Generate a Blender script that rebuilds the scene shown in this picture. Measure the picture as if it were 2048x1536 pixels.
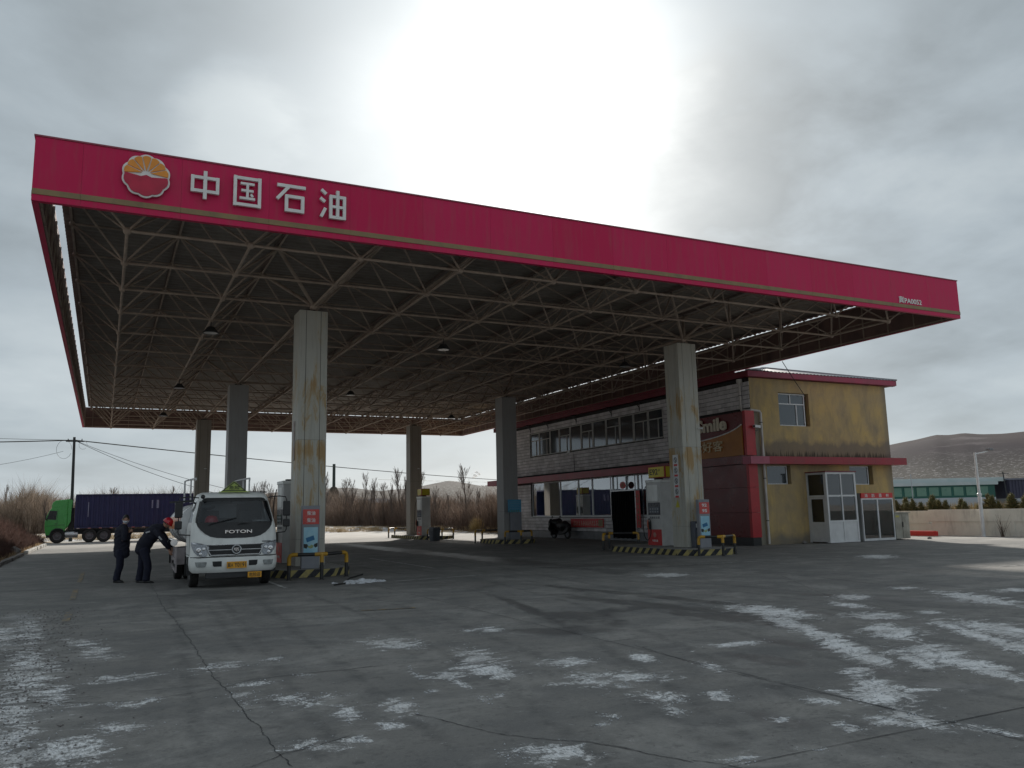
import bpy, bmesh, math, random
import numpy as np
from mathutils import Vector, Matrix
R = math.radians
random.seed(7); np.random.seed(7)
SC = bpy.context.scene
for o in list(bpy.data.objects): bpy.data.objects.remove(o, do_unlink=True)
COL = SC.collection

# ------------------------------------------------------------------ camera, sky, sun, exposure
cam_d = bpy.data.cameras.new('camera'); cam = bpy.data.objects.new('camera', cam_d); COL.objects.link(cam)
fwd = Vector((0.4396, 0.8848, 0.1540)); rt = Vector((0.8968, -0.4419, -0.0217)); up = rt.cross(fwd)
rt.normalize(); fwd.normalize(); up = rt.cross(fwd).normalized(); rt = fwd.cross(up).normalized()
m = Matrix.Identity(4)
for i in range(3): m[i][0] = rt[i]; m[i][1] = up[i]; m[i][2] = -fwd[i]
m.translation = Vector((1.5727, -17.7429, 1.6))
cam.matrix_world = m
cam_d.sensor_width = 36; cam_d.lens = 1637.06/2048*36; cam_d.clip_start = .1; cam_d.clip_end = 6000
SC.camera = cam
SUN = Vector((0.419, 0.782, 0.461)).normalized()
SC.view_settings.view_transform = 'Standard'; SC.view_settings.look = 'None'
SC.view_settings.exposure = 0.16; SC.view_settings.gamma = 1.0; SC.view_settings.use_curve_mapping = False
w = bpy.data.worlds.new('World'); SC.world = w; w.use_nodes = True
nt = w.node_tree; N = nt.nodes; L = nt.links; N.clear()
def wn(t, **k):
    n = N.new(t)
    for a, b in k.items(): setattr(n, a, b)
    return n
def wmath(op, a, b=None, c=None):
    n = wn('ShaderNodeMath', operation=op)
    for i, v in enumerate((a, b, c)):
        if v is None: continue
        if isinstance(v, (int, float)): n.inputs[i].default_value = v
        else: L.new(v, n.inputs[i])
    return n.outputs[0]
tc = wn('ShaderNodeTexCoord'); nrm = wn('ShaderNodeVectorMath', operation='NORMALIZE'); L.new(tc.outputs['Generated'], nrm.inputs[0])
dirv = nrm.outputs[0]
sep = wn('ShaderNodeSeparateXYZ'); L.new(dirv, sep.inputs[0])
zc = wmath('ADD', wmath('MAXIMUM', sep.outputs[2], 0.0), 0.22)
cmb = wn('ShaderNodeCombineXYZ'); L.new(wmath('DIVIDE', sep.outputs[0], zc), cmb.inputs[0]); L.new(wmath('DIVIDE', sep.outputs[1], zc), cmb.inputs[1])
def noise(vec, scale, det, rough, off=(0, 0, 0), dist=0.0):
    mp = wn('ShaderNodeMapping'); mp.inputs['Location'].default_value = off; L.new(vec, mp.inputs[0])
    n = wn('ShaderNodeTexNoise'); n.inputs['Scale'].default_value = scale; n.inputs['Detail'].default_value = det
    n.inputs['Roughness'].default_value = rough; n.inputs['Distortion'].default_value = dist
    L.new(mp.outputs[0], n.inputs['Vector']); return n.outputs['Fac']
n1 = noise(cmb.outputs[0], 1.05, 5, .5, (3.1, 1.7, 0), .3); n2 = noise(cmb.outputs[0], 2.6, 6, .55, (7.3, 2.2, 0), .2)
cl = wmath('ADD', wmath('MULTIPLY', n1, .66), wmath('MULTIPLY', n2, .34))
cr = wn('ShaderNodeValToRGB'); L.new(cl, cr.inputs[0])
e = cr.color_ramp.elements
e[0].position = .30; e[0].color = (.165, .195, .21, 1); e[1].position = .64; e[1].color = (.44, .49, .51, 1)
el = e.new(.47); el.color = (.305, .355, .385, 1)
# the heavier cloud right of the sun and the brighter break upper left
def lobe_dir(v, wd, amp, prev):
    d_ = wn('ShaderNodeVectorMath', operation='DOT_PRODUCT'); L.new(dirv, d_.inputs[0]); d_.inputs[1].default_value = Vector(v).normalized()
    t_ = wmath('ADD', wmath('ARCCOSINE', wmath('MINIMUM', d_.outputs['Value'], .99999)), wmath('MULTIPLY', wmath('SUBTRACT', n2, .5), .30))
    g_ = wmath('EXPONENT', wmath('MULTIPLY', wmath('POWER', wmath('DIVIDE', wmath('MAXIMUM', t_, 0.0), wd), 2.0), -1.0))
    return wmath('ADD', prev, wmath('MULTIPLY', g_, amp))
cl2 = cl
for v_, wd_, am_ in (((.593,.726,.345), .10, -.20), ((.672,.641,.371), .13, -.17), ((.104,.90,.42), .045, .20), ((.02,.88,.47), .16, -.07), ((.78,.50,.38), .14, -.08)): cl2 = lobe_dir(v_, wd_, am_, cl2)
L.new(cl2, cr.inputs[0])
# brighter towards the horizon
hz = wmath('POWER', wmath('SUBTRACT', 1.0, wmath('MINIMUM', wmath('MAXIMUM', sep.outputs[2], 0.0), 1.0)), 6.0)
mixh = wn('ShaderNodeMix', data_type='RGBA'); L.new(wmath('MULTIPLY', hz, .5), mixh.inputs['Factor'])
L.new(cr.outputs[0], mixh.inputs['A']); mixh.inputs['B'].default_value = (.50, .57, .64, 1)
# veil of light round the sun behind thin cloud
dt = wn('ShaderNodeVectorMath', operation='DOT_PRODUCT'); L.new(dirv, dt.inputs[0]); dt.inputs[1].default_value = Vector((0.425, 0.775, 0.470)).normalized()
th_a = wmath('ARCCOSINE', wmath('MINIMUM', dt.outputs['Value'], .99999))
dt2 = wn('ShaderNodeVectorMath', operation='DOT_PRODUCT'); L.new(dirv, dt2.inputs[0]); dt2.inputs[1].default_value = Vector((0.452, 0.815, 0.36)).normalized()
th_b = wmath('ADD', wmath('ARCCOSINE', wmath('MINIMUM', dt2.outputs['Value'], .99999)), .02)
th = wmath('SMOOTH_MIN', th_a, th_b, .06)
th2 = wmath('ADD', th, wmath('MULTIPLY', wmath('SUBTRACT', n2, .5), .26))
g1 = wmath('MULTIPLY', wmath('EXPONENT', wmath('MULTIPLY', wmath('POWER', wmath('DIVIDE', wmath('MAXIMUM', th2, 0.0), .125), 1.25), -1.0)), 1.15)
g2 = wmath('MULTIPLY', wmath('EXPONENT', wmath('MULTIPLY', th, -5.2)), .55)
gl = wmath('ADD', g1, g2)
glc = wn('ShaderNodeMix', data_type='RGBA', blend_type='ADD'); glc.inputs['Factor'].default_value = 1.0
gcol = wn('ShaderNodeVectorMath', operation='SCALE'); gcol.inputs[0].default_value = (1.0, 1.0, .97); L.new(gl, gcol.inputs['Scale'])
L.new(mixh.outputs['Result'], glc.inputs['A']); L.new(gcol.outputs[0], glc.inputs['B'])
sky = wn('ShaderNodeTexSky'); sky.sky_type = 'NISHITA'; sky.sun_disc = False
sky.sun_elevation = math.asin(SUN.z); sky.sun_rotation = math.atan2(SUN.x, SUN.y)
bgs = wn('ShaderNodeBackground'); bgs.inputs[1].default_value = .006; L.new(sky.outputs[0], bgs.inputs[0])
bgc = wn('ShaderNodeBackground'); bgc.inputs[1].default_value = .98; L.new(glc.outputs['Result'], bgc.inputs[0])
ads = wn('ShaderNodeAddShader'); L.new(bgs.outputs[0], ads.inputs[0]); L.new(bgc.outputs[0], ads.inputs[1])
wo = wn('ShaderNodeOutputWorld'); L.new(ads.outputs[0], wo.inputs[0])
sl = bpy.data.lights.new('sun', 'SUN'); sl.energy = 4.6; sl.angle = R(3.0); sl.color = (1, .94, .85)
so = bpy.data.objects.new('sun', sl); COL.objects.link(so); so.rotation_euler = SUN.to_track_quat('Z', 'Y').to_euler()

# ------------------------------------------------------------------ materials
MATS = {}
class NM:
    """small node-material helper"""
    def __init__(s, name):
        s.m = bpy.data.materials.new(name); s.m.use_nodes = True; s.t = s.m.node_tree; s.t.nodes.clear()
        s.out = s.n('ShaderNodeOutputMaterial'); s.b = s.n('ShaderNodeBsdfPrincipled'); s.l(s.b.outputs[0], s.out.inputs[0])
    def n(s, t, **k):
        n = s.t.nodes.new(t)
        for a, b in k.items(): setattr(n, a, b)
        return n
    def l(s, a, b): s.t.links.new(a, b)
    def math(s, op, a, b=None, c=None, clamp=False):
        n = s.n('ShaderNodeMath', operation=op); n.use_clamp = clamp
        for i, v in enumerate((a, b, c)):
            if v is None: continue
            if isinstance(v, (int, float)): n.inputs[i].default_value = v
            else: s.l(v, n.inputs[i])
        return n.outputs[0]
    def pos(s, scale=(1, 1, 1), obj=False, rot=(0, 0, 0)):
        mp = s.n('ShaderNodeMapping'); mp.inputs['Scale'].default_value = scale; mp.inputs['Rotation'].default_value = rot
        if obj: s.l(s.n('ShaderNodeTexCoord').outputs['Object'], mp.inputs[0])
        else: s.l(s.n('ShaderNodeNewGeometry').outputs['Position'], mp.inputs[0])
        return mp.outputs[0]
    def noise(s, vec, scale=1, det=5, rough=.55, dist=0):
        n = s.n('ShaderNodeTexNoise'); n.inputs['Scale'].default_value = scale; n.inputs['Detail'].default_value = det
        n.inputs['Roughness'].default_value = rough; n.inputs['Distortion'].default_value = dist
        s.l(vec, n.inputs['Vector']); return n.outputs['Fac']
    def ramp(s, v, stops):
        r = s.n('ShaderNodeValToRGB'); s.l(v, r.inputs[0]); e = r.color_ramp.elements
        while len(e) < len(stops): e.new(.5)
        for i, (p, c) in enumerate(stops):
            e[i].position = p; e[i].color = (*c, 1) if isinstance(c, tuple) else (c, c, c, 1)
        return r.outputs[0]
    def mix(s, f, a, b):
        n = s.n('ShaderNodeMix', data_type='RGBA')
        for k, v in (('Factor', f), ('A', a), ('B', b)):
            if isinstance(v, tuple): n.inputs[k].default_value = (*v, 1)
            elif isinstance(v, (int, float)): n.inputs[k].default_value = v
            else: s.l(v, n.inputs[k])
        return n.outputs['Result']
    def bump(s, h, st=.3, d=.02):
        n = s.n('ShaderNodeBump'); n.inputs['Strength'].default_value = st; n.inputs['Distance'].default_value = d
        s.l(h, n.inputs['Height']); s.l(n.outputs[0], s.b.inputs['Normal'])
    def set(s, **k):
        for a, v in k.items():
            i = s.b.inputs[{'col': 'Base Color', 'rough': 'Roughness', 'metal': 'Metallic', 'spec': 'Specular IOR Level', 'coat': 'Coat Weight', 'alpha': 'Alpha', 'trans': 'Transmission Weight'}[a]]
            if isinstance(v, tuple): i.default_value = (*v, 1)
            elif isinstance(v, (int, float)): i.default_value = v
            else: s.l(v, i)
def pm(name, c, c2=None, sc=6, rough=.5, metal=0, spec=.5, bump=0, coat=0, grime=.0, stretch=(1, 1, 1), obj=False):
    """painted / plain material: two close colours broken up by noise, uneven gloss, optional grime"""
    if name in MATS: return MATS[name]
    a = NM(name); c2 = c2 or tuple(x*.78 for x in c)
    p = a.pos(stretch, obj); n = a.noise(p, sc, 5, .6)
    col = a.mix(a.ramp(n, [(.35, 0.0), (.65, 1.0)]), c, c2)
    if grime:
        g = a.noise(a.pos((1.3, 1.3, .35)), 2.2, 6, .65)
        col = a.mix(a.math('MULTIPLY', a.ramp(g, [(.5, 0.0), (.75, 1.0)]), grime), col, (.07, .06, .05))
    a.set(col=col, metal=metal, spec=spec, coat=coat)
    a.set(rough=a.math('ADD', a.math('MULTIPLY', a.noise(p, sc*1.7, 3), .24), rough-.12, clamp=True))
    if bump: a.bump(a.noise(p, sc*6, 4), bump, .01)
    MATS[name] = a.m; return a.m
def glass(name, tint=(.8, .9, .9), k=.35, refl=.12, rough=.02, dark=(.02, .025, .03)):
    """window glass: part reflection (Fresnel), part see-through, rest dark tint"""
    a = NM(name); a.t.nodes.remove(a.b)
    gl = a.n('ShaderNodeBsdfGlossy'); gl.inputs['Roughness'].default_value = rough; gl.inputs['Color'].default_value = (.95, .97, 1, 1)
    tr = a.n('ShaderNodeBsdfTransparent'); tr.inputs['Color'].default_value = (*tint, 1)
    df = a.n('ShaderNodeBsdfDiffuse'); df.inputs['Color'].default_value = (*dark, 1)
    m1 = a.n('ShaderNodeMixShader'); m1.inputs[0].default_value = k; a.l(df.outputs[0], m1.inputs[1]); a.l(tr.outputs[0], m1.inputs[2])
    fr = a.n('ShaderNodeFresnel'); fr.inputs['IOR'].default_value = 1.5
    f = a.math('ADD', a.math('MULTIPLY', fr.outputs[0], 1.6), refl, clamp=True)
    bp = a.n('ShaderNodeBump'); bp.inputs['Strength'].default_value = .05; bp.inputs['Distance'].default_value = .02
    a.l(a.noise(a.pos(), .9, 2), bp.inputs['Height']); a.l(bp.outputs[0], gl.inputs['Normal'])
    m2 = a.n('ShaderNodeMixShader'); a.l(f, m2.inputs[0]); a.l(m1.outputs[0], m2.inputs[1]); a.l(gl.outputs[0], m2.inputs[2])
    a.l(m2.outputs[0], a.out.inputs[0]); MATS[name] = a.m; return a.m

M_red = NM('fascia_red')      # sun-faded crimson sheet with faint streaks
p_ = M_red.pos((.5, .5, .5)); n_ = M_red.noise(p_, 1.0, 4); s_ = M_red.noise(M_red.pos((3, 3, .35)), 2.2, 5)
rnd_ = M_red.n('ShaderNodeObjectInfo').outputs['Random']
base_ = M_red.mix(rnd_, M_red.mix(n_, (.50, .003, .062), (.55, .008, .085)), M_red.mix(n_, (.53, .006, .075), (.58, .018, .105)))
base_ = M_red.mix(M_red.math('MULTIPLY', M_red.ramp(s_, [(.46, 0.0), (.8, 1.0)]), .5), base_, (.36, .07, .09))
M_red.set(col=base_, rough=.5, spec=.3); M_red.bump(M_red.noise(M_red.pos((1.2, 1.2, .8)), 1.0, 2), .25, .03)
M_red = M_red.m
M_redd = pm('clad_red', (.15, .005, .008), (.11, .005, .008), 1.2, .3, spec=.5)  # red sheet for the front faces, their shade put into the colour
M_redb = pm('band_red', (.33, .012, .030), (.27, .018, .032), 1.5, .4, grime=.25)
M_gold = pm('gold_trim', (.27, .19, .085), (.20, .145, .07), 2, .5, grime=.3)
M_truss = pm('truss_paint', (.46, .37, .30), (.33, .25, .205), 3, .55, grime=.3)
M_sheet = pm('roof_sheet', (.30, .265, .235), (.215, .185, .16), .8, .6, grime=.35)
M_purlin = pm('purlin', (.20, .15, .13), (.14, .11, .10), 2, .7)
M_white = pm('white_paint', (.80, .81, .79), (.72, .73, .71), 3, .35, grime=.26)
M_letter = pm('letter_white', (.78, .78, .77), (.68, .68, .67), 6, .4)
M_orange = pm('logo_orange', (.80, .30, .035), (.68, .25, .03), 3, .45)
M_dark = pm('dark_grey', (.035, .035, .038), (.025, .025, .027), 6, .5)
M_black = pm('black_plastic', (.012, .012, .014), (.02, .02, .021), 9, .45)
M_rubber = pm('rubber', (.018, .018, .018), (.03, .028, .026), 12, .8, bump=.2)
M_yel = pm('rail_yellow', (.58, .32, .02), (.44, .24, .025), 7, .35, grime=.4)
M_blk = pm('rail_black', (.015, .015, .018), (.03, .03, .03), 7, .35)
M_gray = pm('grey_box', (.26, .27, .30), (.22, .23, .26), 2, .45, grime=.2)
M_graym = pm('grey_metal', (.20, .205, .22), (.15, .155, .165), 4, .45, grime=.2)
M_steel = pm('steel', (.55, .55, .56), (.42, .42, .43), 5, .3, metal=.9)
M_chrome = pm('chrome', (.75, .75, .77), (.65, .65, .67), 5, .14, metal=1)
M_alum = pm('aluminium_frame', (.70, .71, .72), (.62, .63, .64), 3, .4, grime=.15)
M_conc = pm('concrete', (.30, .295, .28), (.22, .215, .205), 4, .85, bump=.3, grime=.3)
M_plainred = pm('poster_red', (.60, .03, .03), (.5, .03, .03), 6, .4)
M_pumpred = pm('pump_red', (.52, .012, .012), (.42, .012, .012), 4, .35)
M_blue = pm('sign_blue', (.06, .28, .48), (.10, .36, .55), 3, .4)
M_navy = pm('container_navy', (.013, .015, .072), (.018, .020, .088), 1.5, .45, grime=.15)
M_green = pm('cab_green', (.035, .30, .045), (.05, .34, .06), 1.5, .3, coat=.3)
M_cloth = pm('navy_cloth', (.006, .007, .018), (.010, .011, .024), 14, .85, bump=.5, obj=True)
M_cloth2 = pm('navy_cloth_trousers', (.008, .010, .030), (.006, .007, .02), 14, .85, bump=.5, obj=True)
M_skin = pm('skin', (.42, .23, .16), (.36, .19, .13), 20, .55)
M_hair = pm('hair', (.010, .009, .008), (.02, .018, .016), 40, .6)
M_mask = pm('mask_white', (.70, .74, .80), (.62, .66, .72), 20, .7)
M_helm = pm('helmet_red', (.55, .012, .03), (.48, .012, .03), 5, .25, coat=.4)
M_plate = pm('plate_yellow', (.75, .36, .02), (.66, .31, .02), 10, .4)
M_ink = pm('print_black', (.02, .02, .02), (.03, .03, .03), 9, .5)
M_glassd = glass('window_glass', k=.06, refl=.02, rough=.07, dark=(.034, .044, .052))
M_glassc = glass('clear_glass', (.90, .96, .95), .84, .02, dark=(.03, .04, .04))
M_glassw = glass('windscreen_glass', (.80, .86, .90), .80, -.02, dark=(.01, .012, .016))
M_glasss = glass('shop_glass', (.80, .93, .93), .62, .26, dark=(.04, .075, .08))
M_snowlump = pm('snow', (.62, .64, .68), (.42, .42, .43), 9, .8, bump=.5)
M_wire = pm('cable_black', (.015, .015, .017), (.02, .02, .02), 5, .6)
M_stone = pm('stone', (.22, .20, .19), (.13, .12, .115), 5, .9, bump=.6)
M_kerb = pm('kerb_stone', (.50, .50, .48), (.34, .33, .31), 3, .85, bump=.5, grime=.3)
M_poster = pm('poster_sky', (.22, .50, .66), (.45, .68, .78), 1.6, .35)
M_cream = pm('pump_cream', (.56, .56, .55), (.48, .48, .47), 3, .4, grime=.15)
M_pole = pm('pole_dark', (.022, .028, .032), (.04, .042, .045), 4, .8)
M_white2 = pm('lamp_post_white', (.74, .75, .76), (.6, .61, .62), 3, .45, grime=.2)

# pillar sheet: pale grey-green enamel, rust bleeding from the joints on the weathered faces
def pillar_mat(name, rust, base=((.52, .515, .46), (.42, .41, .365))):
    a = NM(name); p = a.pos()
    col = a.mix(a.noise(p, 1.3, 4), *base)
    col = a.mix(a.math('MULTIPLY', a.ramp(a.noise(a.pos((4, 4, .35)), 2.6, 6, .7), [(.48, 0.0), (.72, 1.0)]), .35), col, (.22, .19, .15))
    if rust:
        sx = a.n('ShaderNodeSeparateXYZ'); a.l(a.n('ShaderNodeNewGeometry').outputs['Position'], sx.inputs[0])
        z = sx.outputs[2]
        def lobe(c, w_):
            return a.math('MAXIMUM', a.math('SUBTRACT', 1.0, a.math('ABSOLUTE', a.math('DIVIDE', a.math('SUBTRACT', z, c), w_))), 0.0)
        band = a.math('MULTIPLY', a.math('MULTIPLY', lobe(3.45, .75), a.math('LESS_THAN', z, 3.782)), .25)
        band = a.math('ADD', band, a.math('MULTIPLY', lobe(5.1, 1.3), .14)); band = a.math('ADD', band, a.math('MULTIPLY', lobe(2.0, 1.2), .13))
        st = a.noise(a.pos((2.4, 2.4, .55)), 1.5, 8, .72, .6)
        v = a.math('ADD', st, band)
        col = a.mix(a.ramp(v, [(.635, 0.0), (.74, 1.0)]), col, a.mix(a.noise(a.pos((2, 2, 1)), 9, 5), (.40, .20, .045), (.26, .10, .025)))
        col = a.mix(a.math('MULTIPLY', a.ramp(v, [(.57, 0.0), (.70, 1.0)]), .55), col, (.44, .34, .17))
    a.set(col=col, rough=.5); a.bump(a.noise(p, 8, 3), .08, .01); return a.m
M_pilr = pillar_mat('pillar_sheet_rusty', True); M_pil = pillar_mat('pillar_sheet', False)
M_pilp = pillar_mat('pillar_plain', False, ((.36, .355, .35), (.31, .305, .30)))
M_pilb = pillar_mat('pillar_sheet_brownish', False, ((.33, .30, .26), (.27, .245, .21)))

def yellow_wall():
    a = NM('yellow_render'); p = a.pos()
    sx = a.n('ShaderNodeSeparateXYZ'); a.l(a.n('ShaderNodeNewGeometry').outputs['Position'], sx.inputs[0]); z = sx.outputs[2]; x = sx.outputs[0]
    col = a.mix(a.ramp(a.noise(p, .9, 5, .6), [(.38, 0.0), (.62, 1.0)]), (.54, .385, .165), (.44, .33, .185))
    st = a.noise(a.pos((1.3, 1.3, .45)), 1.6, 8, .70, .5)
    col = a.mix(a.math('MULTIPLY', a.ramp(st, [(.44, 0.0), (.70, 1.0)]), .68), col, (.235, .20, .15))
    def lobe(v, c, w_):
        return a.math('MAXIMUM', a.math('SUBTRACT', 1.0, a.math('ABSOLUTE', a.math('DIVIDE', a.math('SUBTRACT', v, c), w_))), 0.0)
    wob = a.math('MULTIPLY', a.math('SUBTRACT', a.noise(a.pos((1, 1, .6)), .8, 6, .6), .5), 1.5)
    # wet stain above the awning, damp foot of the wall, bare cement strip at the corner
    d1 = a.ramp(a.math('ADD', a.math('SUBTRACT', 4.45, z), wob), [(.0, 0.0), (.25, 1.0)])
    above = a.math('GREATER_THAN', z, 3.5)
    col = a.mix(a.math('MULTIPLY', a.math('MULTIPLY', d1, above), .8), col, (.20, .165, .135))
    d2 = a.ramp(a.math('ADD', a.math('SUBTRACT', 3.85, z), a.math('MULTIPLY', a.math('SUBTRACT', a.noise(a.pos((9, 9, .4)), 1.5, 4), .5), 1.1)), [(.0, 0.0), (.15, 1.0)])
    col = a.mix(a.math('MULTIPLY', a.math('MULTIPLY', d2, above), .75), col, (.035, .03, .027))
    d3 = a.ramp(a.math('ADD', a.math('SUBTRACT', .55, z), a.math('MULTIPLY', wob, .9)), [(.0, 0.0), (.35, 1.0)])
    col = a.mix(a.math('MULTIPLY', d3, .75), col, (.17, .16, .145))
    low = a.math('LESS_THAN', z, 5.6)
    d4 = a.ramp(a.math('ADD', a.math('SUBTRACT', 26.45, x), a.math('MULTIPLY', wob, .5)), [(.0, 0.0), (.2, 1.0)])
    col = a.mix(a.math('MULTIPLY', a.math('MULTIPLY', d4, low), .85), col, (.26, .24, .20))
    d5 = a.ramp(a.math('ADD', a.math('SUBTRACT', x, 33.75), a.math('MULTIPLY', wob, .4)), [(.0, 0.0), (.35, 1.0)])
    col = a.mix(a.math('MULTIPLY', d5, .6), col, (.20, .19, .165))
    a.set(col=col, rough=.9, spec=.2); a.bump(a.noise(p, 14, 6, .7), .5, .02); return a.m
M_ywall = yellow_wall()

def tile_mat():
    a = NM('split_face_tile')
    r = a.n('ShaderNodeNewGeometry').outputs['Random Per Island']; oi = a.n('ShaderNodeObjectInfo').outputs['Random']
    v = a.math('FRACT', a.math('ADD', r, oi)); p = a.pos()
    col = a.mix(v, (.80, .77, .78), (.62, .59, .60))
    col = a.mix(a.math('MULTIPLY', a.ramp(a.noise(p, 1.1, 6, .65), [(.45, 0.0), (.7, 1.0)]), .5), col, (.26, .245, .235))
    sx = a.n('ShaderNodeSeparateXYZ'); a.l(a.n('ShaderNodeNewGeometry').outputs['Position'], sx.inputs[0])
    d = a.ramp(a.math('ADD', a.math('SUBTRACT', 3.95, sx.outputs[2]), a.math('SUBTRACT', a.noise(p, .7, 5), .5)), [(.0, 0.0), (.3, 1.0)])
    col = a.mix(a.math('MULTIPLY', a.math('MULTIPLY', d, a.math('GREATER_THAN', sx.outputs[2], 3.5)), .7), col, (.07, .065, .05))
    a.set(col=col, rough=.75, spec=.35); a.bump(a.noise(p, 26, 6, .75), .8, .03); return a.m
M_tile = tile_mat()
M_mortar = pm('mortar', (.055, .053, .052), (.04, .038, .037), 8, .9)

def stripes_mat(name, step, slant=.5):
    a = NM(name); g = a.n('ShaderNodeNewGeometry'); sx = a.n('ShaderNodeSeparateXYZ'); a.l(g.outputs['Position'], sx.inputs[0])
    t = a.math('ADD', a.math('SUBTRACT', sx.outputs[0], sx.outputs[1]), a.math('MULTIPLY', sx.outputs[2], -slant*2))
    f = a.math('LESS_THAN', a.math('FRACT', a.math('DIVIDE', t, step)), .5)
    wear = a.noise(a.pos(), 7, 6, .7)
    yel = a.mix(a.ramp(wear, [(.45, 0.0), (.7, 1.0)]), (.40, .33, .12), (.20, .18, .12))
    col = a.mix(f, yel, a.mix(a.ramp(wear, [(.5, 0.0), (.75, 1.0)]), (.018, .020, .028), (.09, .09, .085)))
    a.set(col=col, rough=.75); a.bump(wear, .3, .01); return a.m
M_stripe = stripes_mat('kerb_stripes', .36)
def stripes_uv(name, step, slant=.5):
    a = NM(name); uv = a.n('ShaderNodeAttribute'); uv.attribute_name = 'arc'
    sx = a.n('ShaderNodeSeparateXYZ'); a.l(a.n('ShaderNodeNewGeometry').outputs['Position'], sx.inputs[0])
    t = a.math('SUBTRACT', uv.outputs['Fac'], a.math('MULTIPLY', sx.outputs[2], slant))
    f = a.math('LESS_THAN', a.math('FRACT', a.math('DIVIDE', t, step)), .5)
    wear = a.noise(a.pos(), 7, 6, .7)
    yel = a.mix(a.ramp(wear, [(.45, 0.0), (.7, 1.0)]), (.42, .35, .13), (.20, .18, .12))
    col = a.mix(f, yel, a.mix(a.ramp(wear, [(.5, 0.0), (.75, 1.0)]), (.018, .020, .028), (.09, .09, .085)))
    a.set(col=col, rough=.75); a.bump(wear, .3, .01); return a.m
M_stripe = stripes_uv('kerb_stripes_painted', .42, 1.0)

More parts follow.
